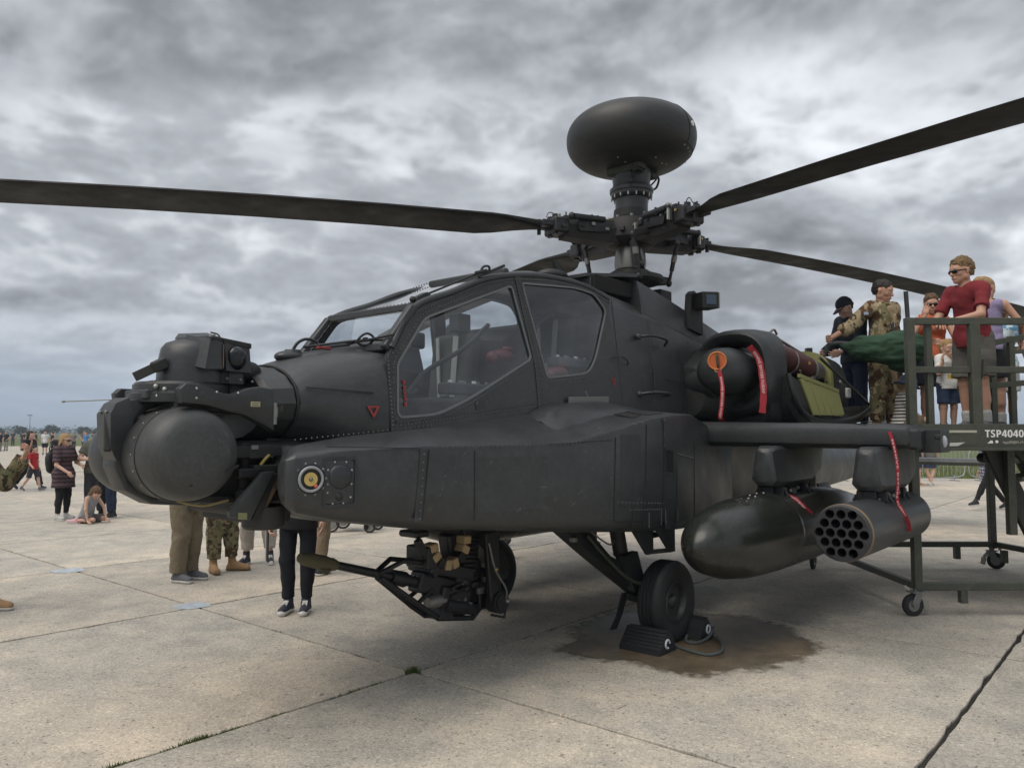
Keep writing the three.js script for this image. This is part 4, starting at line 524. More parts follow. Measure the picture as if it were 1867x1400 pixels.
// stub wings with pylons and stores
function wing(s) {
  const f = (a) => a.map((g) => s > 0 ? g : mirZ(g));
  const sec = (z, x0, x1, yc, t) => { const p = []; const q = [[0, 0], [0.015, 0.30], [0.06, 0.46], [0.14, 0.5], [0.35, 0.5], [0.65, 0.40], [1, 0.08], [1, -0.08], [0.6, -0.40], [0.3, -0.5], [0.14, -0.5], [0.06, -0.46], [0.015, -0.30]]; for (const [a, b] of q) p.push([lerp(x0, x1, a), yc + b * t, z]); return p; };
  const w = hp('stub_wing', f([loft([sec(0.55, -0.18, 1.0, 1.685, 0.235), sec(1.4, -0.12, 0.98, 1.672, 0.225), sec(2.40, -0.02, 0.95, 1.66, 0.215), sec(2.55, 0.0, 0.94, 1.655, 0.20), sec(2.58, 0.03, 0.92, 1.65, 0.15)], 0.5)]), M.body);
  part('tip_cap', f([box(0.86, 0.17, 0.10, 0.46, 1.64, 2.60, 0.03), box(0.34, 0.19, 0.16, 0.36, 1.625, 2.68, 0.008), box(0.04, 0.04, 0.05, 0.20, 1.66, 2.74, 0.01)]), paint([0.028, 0.030, 0.034], 0.8), w);
  part('tip_lamp', f([ball([0.30, 1.62, 2.765], 0.05, 16, 0.8, 1, 0.45)]), std([0.42, 0.45, 0.48], 0.2), w);
  part('wing_panel', f([box(0.44, 0.004, 0.5, 0.3, 1.785, 2.0, 0), box(0.01, 0.006, 0.7, 0.02, 1.765, 1.9, 0)]), M.body2, w);
  for (const [z, nm] of [[1.50, 'pylon'], [2.33, 'pylon']]) {
    const ring = (x, w0, y0, w1, y1) => [[x, y1, z - w1 + 0.03], [x, y1 - 0.03, z - w1], [x, (y0 + y1) / 2, z - (w0 + w1) / 2], [x, y0 + 0.05, z - w0], [x, y0, z - w0 + 0.045], [x, y0, z + w0 - 0.045], [x, y0 + 0.05, z + w0], [x, (y0 + y1) / 2, z + (w0 + w1) / 2], [x, y1 - 0.03, z + w1], [x, y1, z + w1 - 0.03]];
    const py = hp('pylon', f([loft([ring(-0.325, 0.075, 1.27, 0.045, 1.52), ring(-0.30, 0.11, 1.24, 0.075, 1.555), ring(-0.24, 0.125, 1.225, 0.09, 1.575), ring(0.0, 0.13, 1.22, 0.10, 1.58), ring(0.55, 0.115, 1.22, 0.10, 1.58), ring(0.85, 0.09, 1.30, 0.08, 1.58), ring(1.05, 0.04, 1.45, 0.04, 1.56)], 0.55)]), M.body);
    part('rack', f([box(0.72, 0.07, 0.10, 0.12, 1.195, z, 0.01), box(0.07, 0.09, 0.24, -0.14, 1.185, z, 0.015), box(0.07, 0.09, 0.24, 0.38, 1.185, z, 0.015), cyl([-0.06, 1.23, z - 0.08], [-0.06, 1.13, z - 0.08], 0.012), cyl([-0.14, 1.19, z - 0.12], [-0.14, 1.14, z - 0.15], 0.014), cyl([-0.14, 1.19, z + 0.12], [-0.14, 1.14, z + 0.15], 0.014), cyl([0.38, 1.19, z + 0.12], [0.38, 1.14, z + 0.15], 0.014), box(0.1, 0.06, 0.08, 0.05, 1.18, z + 0.09, 0.01)]), M.gun, py);
    part('rack_fitting', f([ball([-0.10, 1.20, z + 0.10], 0.022, 8), ball([-0.02, 1.185, z + 0.12], 0.018, 8), cyl([-0.17, 1.17, z + 0.05], [-0.17, 1.12, z + 0.05], 0.02), ball([0.2, 1.2, z + 0.10], 0.02, 8)]), M.dull, py);
  }
  // smooth fuel tank inboard
  const tk = [[0.001, -1.60], [0.06, -1.585], [0.13, -1.53], [0.215, -1.39], [0.275, -1.18], [0.315, -0.88], [0.330, -0.52], [0.332, -0.1], [0.332, 0.5], [0.32, 0.9], [0.28, 1.4], [0.2, 1.9], [0.09, 2.25], [0.001, 2.32]];
  const tank = hp('fuel_tank', f([lathe(tk, 64, 'x', [0, 0.85, 1.50])]), M.tank);
  part('tank_band', f([lathe([[0.3345, -0.36], [0.337, -0.35], [0.337, -0.28], [0.3345, -0.27]].map(([r, a]) => [r - 0.004, a]), 56, 'x', [0, 0.85, 1.50])]), M.tank, tank);
  part('filler_cap', f([lathe([[0.001, 0.012], [0.06, 0.012], [0.065, 0]], 24, 'y', [0, 0, 0])].map((g) => { g.rotateZ(0.16); g.rotateX(0.25); g.translate(-0.92, 1.143, 1.575); return g; })), M.tank, tank);
  for (let k = 0; k < 9; k++) part('tank_bolt', f([ball([-1.0 + k * 0.055, 1.132 + k * 0.008 + (k % 2) * 0.006, 1.53 + (k % 3) * 0.035], 0.008, 6)]), M.bolt, tank);
  for (const q of [1, -1]) part('tank_fin', f([slab([[1.5, 0], [2.2, 0], [2.25, 0.35], [1.95, 0.35]], 0.02, (x, y, d) => [x, 0.85 + y * 0.8, 1.5 + q * (0.1 + y * 0.7) + d])]), M.tank, tank);
  // rocket pod outboard
  const Rp = 0.205, px0 = -0.93, px1 = 0.86, pyc = 0.965, pz = 2.33;
  const pod = hp('rocket_pod', f([lathe([[Rp - 0.012, px0], [Rp, px0 + 0.014], [Rp, px1 - 0.03], [Rp - 0.02, px1], [0.001, px1 + 0.01]], 56, 'x', [0, pyc, pz]), lathe([[Rp - 0.012, px0 + 0.02], [Rp - 0.012, px0]], 56, 'x', [0, pyc, pz])]), M.body);
  part('rim_band', f([lathe([[Rp + 0.001, px0 + 0.03], [Rp + 0.004, px0 + 0.034], [Rp + 0.004, px0 + 0.062], [Rp + 0.001, px0 + 0.066]], 56, 'x', [0, pyc, pz])]), std([0.22, 0.155, 0.09], 0.7), pod);
  const holes = []; const rt = 0.0353; for (const [n, y0] of [[3, 0.137], [4, 0.0685], [5, 0], [4, -0.0685], [3, -0.137]]) for (let k = 0; k < n; k++) holes.push([(k - (n - 1) / 2) * 0.0785, y0]);
  const circ = (cx, cy, r, n) => { const p = []; for (let i = 0; i < n; i++) p.push([cx + Math.cos(i / n * 6.2832) * r, cy + Math.sin(i / n * 6.2832) * r]); return p; };
  part('face_plate', f([slab(circ(0, 0, Rp - 0.012, 56), 0.012, (a, b, d) => [px0 + 0.012 - d, pyc + b, pz + a], holes.map(([a, b]) => circ(a, b, rt, 20).reverse()))]), paint([0.036, 0.037, 0.042], 0.7), pod);
  for (const [a, b] of holes) part('launch_tube', f([lathe([[rt + 0.0005, px0 + 0.002], [rt + 0.0005, px0 + 0.9], [0.001, px0 + 0.9]], 20, 'x', [0, pyc + b, pz + a]), lathe([[rt - 0.0025, px0 + 0.9], [rt - 0.0025, px0 - 0.001], [rt + 0.001, px0 - 0.001]], 20, 'x', [0, pyc + b, pz + a])]), std([0.03, 0.03, 0.034], 0.5, 0.3), pod);
  for (let k = 0; k < 8; k++) { const a = (k + 0.5) / 8 * 6.283; part('face_bolt', f([ball([px0 - 0.001, pyc + Math.sin(a) * 0.178, pz + Math.cos(a) * 0.178], 0.006, 8)]), M.black, pod); }
}
wing(1); wing(-1);

// engine nacelle port (open) and starboard (closed)
function engine(s) {
  const f = (a) => a.map((g) => s > 0 ? g : mirZ(g)); const cy = 2.27, cz = 0.955;
  const EX = (x) => x - 0.08 - (x > 1 ? 0.07 : 0);
  const el = (x, ry, rz, y = cy, z = cz, n = 32, pw = 2.6) => { const p = []; for (let i = 0; i < n; i++) { const a = i / n * 6.2832, c = Math.cos(a), q = Math.sin(a); p.push([x - 0.08 - (x > 0.98 ? 0.06 : 0), y + Math.sign(q) * Math.pow(Math.abs(q), 2 / pw) * ry, z + Math.sign(c) * Math.pow(Math.abs(c), 2 / pw) * rz]); } return p; };
  hp('engine_inlet_cowl', f([loft([el(0.62, 0.26, 0.25), el(0.46, 0.275, 0.265), el(0.36, 0.32, 0.31), el(0.33, 0.37, 0.345), el(0.36, 0.405, 0.375), el(0.46, 0.43, 0.395), el(0.60, 0.442, 0.385, cy, cz, 32, 3), el(0.80, 0.445, 0.375, cy, cz, 32, 3.2), el(0.80, 0.42, 0.35, cy, cz, 32, 3.2)], 0.7, false)]), M.body2);
  const gb = hp('nose_gearbox', f([loft([el(-0.08, 0.03, 0.03, cy + 0.01, cz - 0.01, 32, 2), el(-0.07, 0.10, 0.10, cy, cz - 0.01, 32, 2), el(-0.02, 0.165, 0.165, cy, cz - 0.01, 32, 2), el(0.08, 0.215, 0.21, cy, cz - 0.01, 32, 2), el(0.24, 0.235, 0.23, cy, cz, 32, 2), el(0.51, 0.22, 0.22, cy, cz, 32, 2), el(0.86, 0.2, 0.2, cy, cz, 32, 2)], 0.6)]), M.body2);
  part('shaft_fairing', f([loft([el(0, 0.16, 0.17, 0, 0, 24, 2), el(1, 0.18, 0.2, 0, 0, 24, 2)].map((r, i) => r.map(([x, y, z]) => [0.06 + z * 0.95 + i * 0.12, cy - 0.09 + y, i ? 0.5 : 0.90])), 0.6)]), M.body2, gb);
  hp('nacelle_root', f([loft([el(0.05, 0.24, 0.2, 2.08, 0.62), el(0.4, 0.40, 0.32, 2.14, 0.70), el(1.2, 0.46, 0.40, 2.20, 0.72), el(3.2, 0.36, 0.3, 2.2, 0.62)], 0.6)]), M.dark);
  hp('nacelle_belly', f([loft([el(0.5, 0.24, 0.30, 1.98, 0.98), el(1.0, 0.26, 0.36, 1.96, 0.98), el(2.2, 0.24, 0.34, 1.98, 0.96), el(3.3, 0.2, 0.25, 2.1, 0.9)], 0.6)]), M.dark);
  if (s < 0) { hp('engine_cowl', f([loft([el(1.0, 0.445, 0.40), el(2.2, 0.42, 0.38), el(3.2, 0.33, 0.3), el(3.9, 0.24, 0.24)], 0.6)]), M.body); return; }
  // open bay: engine core, ducts, frames, hinged door
  const core = hp('engine_core', [lathe([[0.001, 0.9], [0.2, 0.9], [0.21, 1.1], [0.17, 1.3], [0.17, 1.9], [0.24, 2.0], [0.24, 2.4], [0.001, 2.4]], 36, 'x', [0, cy - 0.04, cz - 0.06])], M.gun);
  part('air_duct', [lathe([[0.10, 0], [0.125, 0.02], [0.125, 0.30], [0.12, 0.31], [0.12, 0.33], [0.128, 0.35], [0.128, 0.92], [0.10, 0.96]], 32, 'x', [0.72, 2.455, 1.17])].map((g) => { g.translate(-1.02, -2.46, 0); g.rotateZ(-0.10); g.translate(1.02, 2.46, 0); return g; }), M.maroon, core);
  part('exhaust_pipe', [lathe([[0.115, 0], [0.13, 0.03], [0.105, 0.12], [0.12, 0.25], [0.09, 0.4]], 28, 'x', [1.66, 2.365, 1.17])], std([0.30, 0.29, 0.27], 0.35, 0.8), core);
  part('duct_label', [box(0.05, 0.03, 0.004, 1.42, 2.42, 1.30, 0)], std([0.5, 0.28, 0.03], 0.6), core);
  part('duct_clamp', [tube(el(1.24, 0.135, 0.135, 2.425, 1.17, 24, 2), 0.009, 40, 6, true), tube(el(1.80, 0.135, 0.135, 2.37, 1.17, 24, 2), 0.009, 40, 6, true)], M.dull, core);
  const r = rng(21); for (let k = 0; k < 14; k++) { const x = 1.1 + r() * 0.8, y = 2.05 + r() * 0.25, z = 1.18 + r() * 0.1; part('engine_pipe', r() > 0.4 ? tube([[x, y, z], [x + 0.1, y + 0.05 * r(), z + 0.04], [x + 0.22, y - 0.08, z]], 0.012 + r() * 0.012, 12, 6) : box(0.1, 0.07, 0.07, x, y, z, 0.012), r() > 0.5 ? M.dull : M.gun, core); }
  part('cowl_latch', [tube([[1.02, 2.71, 1.02], [1.08, 2.76, 1.06], [1.16, 2.72, 1.06]], 0.012, 12, 6), bar([1.05, 2.70, 1.05], [1.9, 2.55, 1.08], 0.03, 0.02), bar([1.03, 2.32, 1.34], [1.2, 2.12, 1.33], 0.014, 0.014)], M.dull, core);
  const rf = hp('rear_frame', [loft([el(2.25, 0.41, 0.345, 2.21, 0.95), el(2.33, 0.41, 0.345, 2.21, 0.95), el(2.33, 0.30, 0.25, 2.21, 0.95), el(2.25, 0.30, 0.25, 2.21, 0.95), el(2.25, 0.41, 0.345, 2.21, 0.95)], 0.4, false)], M.chrom);
  parts('frame_bolt', [0, 1, 2, 3, 4, 5, 6].map((k) => { const a = (k * 24 - 40) * D2; return ball([2.108, 2.21 + Math.sin(a) * 0.355, 0.95 + Math.cos(a) * 0.30], 0.009, 6); }), M.black, rf);
  hp('exhaust_cowl', [loft([el(2.33, 0.42, 0.36, 2.20, 0.95), el(2.75, 0.385, 0.335, 2.19, 0.97), el(2.98, 0.33, 0.29, 2.19, 0.95), el(3.2, 0.24, 0.22, 2.19, 0.93)], 0.55)], M.dark);
  hp('tail_lamp', [box(0.14, 0.12, 0.06, 2.62, 2.15, 1.30, 0.02)], M.white); hp('bolt_head', [ball([2.36, 2.26, 1.31], 0.03, 12)], M.dull);
  // door: outer shell curving down and out, ribbed inner face
  const lip = [[0.56, 2.26, 1.40], [0.59, 2.08, 1.43], [0.68, 1.96, 1.44], [0.87, 1.87, 1.44], [1.25, 1.815, 1.43], [1.9, 1.815, 1.42], [2.5, 1.86, 1.42], [2.95, 1.945, 1.42], [3.30, 2.03, 1.41], [3.55, 2.01, 1.40]];
  hp('cowl_door', [loft([lip.map(([x, y, z]) => [x, y, z]), lip.map(([x, y, z]) => [x, y - 0.10, z - 0.05]), lip.map(([x, y, z]) => [x + 0.02, y - 0.22, z - 0.35])].map((ring) => ring.concat(ring.slice().reverse().map(([x, y, z]) => [x, y - 0.02, z - 0.05]))), 0.6)], M.dark);
  hp('door_lip', [tube(lip, 0.026, 60, 8)], M.body2);
  const dp = hp('inner_panel', [slab([[0.84, 2.24], [1.06, 1.87], [1.97, 1.87], [1.95, 2.135]], 0.02, (x, y, d) => [x, y, 1.385 + (2.24 - y) * 0.14 + d])], M.chrom);
  for (const t of [0.02, 0.26, 0.46, 0.66, 0.86, 0.99]) part('rib', bar([lerp(0.86, 1.94, t), lerp(2.235, 2.135, t), 1.402], [lerp(1.07, 1.96, t), lerp(1.88, 1.88, t), 1.452], 0.020, 0.095, 0.004, V(1, 0, 0)), M.chrom, dp);
  part('top_rail', bar([0.83, 2.25, 1.40], [1.96, 2.14, 1.41], 0.03, 0.04, 0.005), M.chrom, dp);
  hp('door_strut', [cyl([1.66, 2.50, 1.32], [3.2, 2.03, 1.38], 0.016)], std([0.10, 0.10, 0.09], 0.5, 0.4));
}
engine(1); engine(-1);

// main rotor
{
  hp('mast', [cyl([0, 2.9, 0], [0, 3.55, 0], 0.11, 0.10, 28), lathe([[0.10, 3.36], [0.155, 3.36], [0.165, 3.42], [0.15, 3.56], [0.14, 3.62]], 32, 'y', [0, 0, 0])], M.steel);
  const sw = hp('swashplate', [lathe([[0.12, 3.20], [0.30, 3.21], [0.33, 3.24], [0.33, 3.28], [0.24, 3.31], [0.18, 3.345], [0.12, 3.35]], 36, 'y'), box(0.24, 0.14, 0.26, 0.42, 3.12, 0.05, 0.02)], M.dark);
  const hub = hp('rotor_hub', [lathe([[0.001, 3.98], [0.165, 3.98], [0.17, 3.90], [0.20, 3.88], [0.26, 3.86], [0.29, 3.80], [0.29, 3.66], [0.24, 3.60], [0.17, 3.58], [0.001, 3.58]], 36, 'y')], M.black);
  for (let k = 0; k < 10; k++) { const a = k / 10 * 6.283; part('hub_bolt', [cyl([Math.cos(a) * 0.235, 3.855, Math.sin(a) * 0.235], [Math.cos(a) * 0.235, 3.885, Math.sin(a) * 0.235], 0.017, 0.017, 8)], k % 3 ? M.dull : M.brass, hub); }
  for (let k = 0; k < 8; k++) { const a = k / 8 * 6.283 + 0.3; part('hub_fitting', [box(0.07, 0.05, 0.05, Math.cos(a) * 0.29, 3.72 + (k % 2) * 0.07, -Math.sin(a) * 0.29, 0.01, 0, a, 0)], k % 3 ? M.gun : M.dull, hub); }
  part('drive_link', [bar([-0.20, 3.60, 0.16], [-0.22, 3.34, 0.24], 0.09, 0.05, 0.015), cyl([-0.24, 3.35, 0.22], [-0.20, 3.35, 0.28], 0.04)], M.gun, sw);
  const bladeGeo = () => {
    const secs = [[0.94, 0.15, 0.10, 0.0], [1.07, 0.19, 0.09, 0.0], [1.22, 0.30, 0.07, -0.02], [1.42, 0.46, 0.058, -0.03], [1.58, 0.53, 0.056, -0.03], [2.6, 0.533, 0.054, -0.03], [3.6, 0.533, 0.052, -0.03], [4.6, 0.533, 0.05, -0.03], [5.6, 0.533, 0.05, -0.03], [7.2, 0.533, 0.048, -0.03], [7.65, 0.46, 0.04, 0.05]];
    const q = [[-0.25, 0], [-0.24, 0.28], [-0.19, 0.45], [-0.08, 0.5], [0.15, 0.42], [0.45, 0.20], [0.75, 0.02], [0.75, -0.02], [0.45, -0.14], [0.15, -0.26], [-0.08, -0.32], [-0.19, -0.28], [-0.24, -0.16]];
    return loft(secs.map(([r, c, t, o]) => { const tw = (8.0 - r * 0.9) * D2, dy = -0.0056 * r * r; return q.map(([a, b]) => { const X = a * c + o, Y = b * t; return [r, Y * Math.cos(tw) - X * Math.sin(tw) + dy, (X * Math.cos(tw) + Y * Math.sin(tw))]; }); }), 0.7);
  };
  const bg = bladeGeo();
  const armGeo = [ // blade grip built along +x
    loft([[0.22, 0.12, 0.075], [0.40, 0.105, 0.08], [0.62, 0.085, 0.075], [0.95, 0.075, 0.06]].map(([x, w, h]) => [[x, -0.05 - h, -w], [x, -0.05 - h, w], [x, 0.0, w + 0.03], [x, h, w], [x, h, -w], [x, 0.0, -w - 0.03]]), 0.3)];
  const cover = slab(rounded([[0.36, -0.045], [0.80, -0.06], [0.83, 0.04], [0.72, 0.075], [0.42, 0.08], [0.34, 0.03]], 0.03), 0.03, (x, y, d) => [x, y, 0.105 + d], [], 0.006);
  const lug = [box(0.20, 0.15, 0.26, 1.02, -0.01, 0, 0.03), box(0.05, 0.13, 0.03, 0.95, 0.0, 0.15, 0.008), cyl([1.08, 0.09, 0.05], [1.08, -0.10, 0.05], 0.032), cyl([1.08, 0.09, -0.06], [1.08, -0.10, -0.06], 0.032), cyl([1.22, 0.06, 0.06], [1.22, -0.08, 0.06], 0.022), box(0.16, 0.06, 0.20, 1.18, 0, 0, 0.015)];
  const r = rng(44);
  const names = [[20, 'rotor_blade'], [108, 'rotor_blade'], [207.5, 'rotor_blade'], [290, 'rotor_blade']];
  for (const [az, nm] of names) {
    const b = new THREE.Group(); b.name = nm; b.position.set(0, 3.735, 0); b.rotation.y = -az * D2; heli.add(b);
    part('blade', bg, M.blade, b); part('blade_grip', armGeo, M.black, b); part('grip_cover', cover, M.gun, b); part('grip_cover', mirZ(cover), M.gun, b); part('blade_lug', lug, M.gun, b);
    part('lug_plate', [box(0.022, 0.15, 0.05, 0.945, 0.02, 0.165, 0.005), box(0.022, 0.10, 0.04, 0.34, -0.02, 0.145, 0.004)], M.bolt, b);
    part('lag_damper', [cyl([0.46, 0.07, 0.13], [0.90, 0.06, 0.165], 0.028), cyl([0.70, 0.065, 0.15], [0.93, 0.06, 0.168], 0.018), ball([0.93, 0.06, 0.168], 0.035, 10), cyl([0.46, 0.07, -0.13], [0.90, 0.06, -0.165], 0.028), ball([0.93, 0.06, -0.168], 0.035, 10)], M.gun, b);
    parts('grip_post', [cyl([0.52, 0.08, 0.03], [0.52, 0.155, 0.03], 0.013, 0.013, 8), cyl([0.74, 0.07, 0.02], [0.74, 0.145, 0.02], 0.013, 0.013, 8), box(0.09, 0.045, 0.09, 0.88, 0.09, 0.03, 0.012), box(0.08, 0.04, 0.1, 0.32, 0.085, 0, 0.012)], M.gun, b);
    parts('wire', [tube([[1.0, 0.09, 0.02], [1.05, 0.125, 0.03], [1.10, 0.13, 0.04], [1.14, 0.08, 0.03]], 0.0045, 16, 5), tube([[0.26, 0.10, 0.04], [0.20, 0.12, 0.05], [0.15, 0.09, 0.06]], 0.0045, 12, 5), tube([[0.85, -0.08, 0.12], [0.80, -0.10, 0.12], [0.76, -0.08, 0.12]], 0.004, 12, 5)], M.black, b);
    for (let k = 0; k < 7; k++) part('grip_bolt', [cyl([0.3 + k * 0.12, 0.02 + (k % 2) * 0.03, 0.137], [0.3 + k * 0.12, 0.02 + (k % 2) * 0.03, 0.155], 0.011 + (k % 3) * 0.004, 0.011, 8)], k % 3 === 1 ? M.dull : (k % 3 ? M.gun : M.brass), b);
    for (let k = 0; k < 12; k++) { const x = 0.34 + r() * 0.75, s = r() > 0.5 ? 1 : -1; part('grip_fitting', r() > 0.45 ? box(0.02 + r() * 0.05, 0.015 + r() * 0.03, 0.02, x, -0.04 + r() * 0.12, s * (0.135 + r() * 0.02), 0.004) : cyl([x, 0.07, s * 0.06], [x, 0.10 + r() * 0.03, s * 0.06], 0.008 + r() * 0.008, 0.008, 8), [M.gun, M.black, M.dull, M.gun][(r() * 4) | 0], b); }
    const pl = part('pitch_link', [cyl([0.46, -0.12, 0.26], [0.44, -0.36, 0.20], 0.022, 0.026), cyl([0.44, -0.36, 0.20], [0.43, -0.47, 0.17], 0.016, 0.02), ball([0.43, -0.475, 0.17], 0.034, 12), ball([0.46, -0.11, 0.26], 0.034, 12)], M.gun, b);
    part('pitch_horn', [bar([0.50, -0.06, 0.08], [0.46, -0.10, 0.27], 0.05, 0.06, 0.012)], M.black, b);
    part('link_collar', [cyl([0.452, -0.22, 0.236], [0.447, -0.28, 0.222], 0.031, 0.031, 12)], M.dull, pl.parent);
    for (const c of b.children) if (c.name !== 'blade') c.scale.set(0.82, 1.08, 1.08);
  }
  for (const [az] of names) { const a = (az + 22) * D2; part('swash_arm', loft([[[0.22, 3.21, -0.09], [0.22, 3.21, 0.09], [0.22, 3.30, 0.09], [0.22, 3.30, -0.09]], [[0.42, 3.22, -0.035], [0.42, 3.22, 0.035], [0.42, 3.28, 0.035], [0.42, 3.28, -0.035]]], 0.3).applyMatrix4(new THREE.Matrix4().makeRotationY(-a)), M.dark, sw); }
  part('hub_arm', [loft([[[0.1, 3.62, -0.16], [0.1, 3.62, 0.16], [0.1, 3.86, 0.16], [0.1, 3.86, -0.16]], [[0.3, 3.64, -0.14], [0.3, 3.64, 0.14], [0.3, 3.83, 0.14], [0.3, 3.83, -0.14]]], 0.3)], M.black, hub);
  // radar on top
  const rm = hp('radar_mast', [lathe([[0.168, 3.86], [0.168, 4.13], [0.18, 4.135], [0.205, 4.15], [0.215, 4.165], [0.215, 4.19], [0.225, 4.20], [0.225, 4.235], [0.205, 4.245], [0.19, 4.29], [0.20, 4.36], [0.20, 4.46], [0.001, 4.46]], 44, 'y')], M.body2);
  for (let k = 0; k < 16; k++) { const a = k / 16 * 6.283; part('flange_bolt', [cyl([Math.cos(a) * 0.21, 4.13, Math.sin(a) * 0.21], [Math.cos(a) * 0.21, 4.165, Math.sin(a) * 0.21], 0.008, 0.008, 6)], M.bolt, rm); }
  for (let k = 0; k < 8; k++) { const a = k / 8 * 6.283 + 0.2; part('mast_bolt', [ball([Math.cos(a) * 0.165, 3.955, Math.sin(a) * 0.165], 0.024, 8)], k % 2 ? M.brass : M.dull, rm); }
  part('radar_base', [box(0.42, 0.11, 0.36, 0, 4.42, 0, 0.025), box(0.13, 0.06, 0.12, -0.14, 4.41, 0.17, 0.012), box(0.12, 0.07, 0.1, 0.16, 4.40, 0.14, 0.012)], M.green, rm);
  part('radar_cable', [tube([[-0.20, 4.33, 0.12], [-0.29, 4.31, 0.16], [-0.28, 4.26, 0.16], [-0.2, 4.28, 0.14]], 0.016, 16, 6), tube([[-0.1, 4.36, 0.2], [-0.2, 4.37, 0.2], [-0.26, 4.34, 0.16]], 0.015, 16, 6), tube([[0.16, 4.40, 0.18], [0.25, 4.38, 0.18], [0.27, 4.30, 0.14], [0.22, 4.26, 0.12]], 0.012, 16, 6), tube([[0.12, 4.42, 0.2], [0.28, 4.40, 0.14], [0.24, 4.28, 0.02]], 0.009, 16, 6), cyl([-0.24, 4.25, 0.14], [-0.30, 4.235, 0.17], 0.02)], M.black, rm);
  const dome = []; for (let i = 0; i <= 40; i++) { const a = -Math.PI / 2 + i / 40 * Math.PI, c = Math.cos(a), q = Math.sin(a); dome.push([0.672 * Math.pow(Math.abs(c), 0.70), 4.755 + Math.sign(q) * Math.pow(Math.abs(q), 0.90) * 0.328]); } dome[0][0] = dome[40][0] = 0.001;
  const rd = hp('radar_dome', [lathe(dome, 80, 'y')], paint([0.026, 0.028, 0.028], 0.9));
  const onD = (az, y) => { const t = clamp((y - 4.755) / 0.328, -1, 1), a = Math.sign(t) * Math.asin(Math.pow(Math.abs(t), 1 / 0.90)), rr = 0.672 * Math.pow(Math.cos(a), 0.70) + 0.001; return [Math.cos(az) * rr, y, Math.sin(az) * rr]; };
  const azr = (d) => d * D2;
  part('dome_seam', [tube([0, 1, 2, 3, 4, 5, 6, 7, 8].map((k) => onD(azr(96 - k * 1.2), 5.02 - k * 0.052)), 0.004, 30, 5), tube([0, 1, 2, 3, 4, 5, 6, 7, 8, 9, 10].map((k) => onD(azr(92 - k * 9), 4.60 - 0.0 * k)), 0.004, 30, 5), tube([0, 1, 2, 3, 4, 5, 6, 7, 8, 9, 10].map((k) => onD(azr(195 - k * 10.3), 4.50 + 0.0 * k)), 0.004, 30, 5)], M.seam, rd);
  part('white_disc', [(() => { const p = onD(azr(84), 4.79); const g = cyl([0, -0.004, 0], [0, 0.008, 0], 0.026, 0.026, 20); g.rotateX(Math.PI / 2); g.rotateY(Math.PI / 2 - azr(84)); g.translate(...p); return g; })()], M.white, rd);
  for (let k = 0; k < 6; k++) part('dome_bolt', [ball(onD(azr(88 - k * 9), 4.575 - k * 0.004), 0.008, 6)], M.bolt, rd);
  for (const [a, y] of [[110, 4.46], [85, 4.45], [160, 4.44], [168, 4.46], [75, 4.455]]) part('dome_bolt', [ball(onD(azr(a), y), 0.008, 6)], M.bolt, rd);
  for (const q of [rm, rd]) q.position.set(0.035, -0.03, 0);
}
// tail: fin, tailplane, tail rotor, whip aerial
{
  hp('tail_fin', loft([[[8.1, 1.35, 0.12], [9.35, 1.2, 0.06], [9.35, 1.2, -0.06], [8.1, 1.35, -0.12]], [[8.9, 3.1, 0.07], [9.75, 3.05, 0.03], [9.75, 3.05, -0.03], [8.9, 3.1, -0.07]]], 0.5), M.body);
  hp('tailplane', loft([1.7, 0.2, -0.2, -1.7].map((z) => [[8.75, 1.16, z], [8.83, 1.22, z], [9.1, 1.225, z], [9.7, 1.18, z], [9.7, 1.165, z], [9.1, 1.10, z], [8.83, 1.10, z]]), 0.6), paint([0.10, 0.105, 0.105], 0.7));
  const tr = hp('tail_rotor', [cyl([9.2, 2.95, 0.05], [9.2, 2.95, 0.45], 0.07)], M.dark);
  for (const a of [99, 44, 279, 224]) part('tail_blade', loft([[0.1, 0.12], [0.3, 0.25], [1.4, 0.25]].map(([r, c]) => { const C = Math.cos(a * D2), S2 = Math.sin(a * D2); return [[-c / 2, 0.012], [c / 2, 0.012], [c / 2, -0.012], [-c / 2, -0.012]].map(([q, t]) => [9.2 + C * r - S2 * q, 2.95 + S2 * r + C * q, 0.45 + t]); }), 0.3), M.blade, tr);
  hp('whip_aerial', [cyl([9.0, 3.1, 0], [9.05, 4.55, 0], 0.012, 0.006, 6)], M.dark);
}
{ const m = part('rivet', rivets.map((g) => nonI(g)), std([0.10, 0.10, 0.095], 0.55, 0.3), heli); m.userData.kind = 'stuff'; }
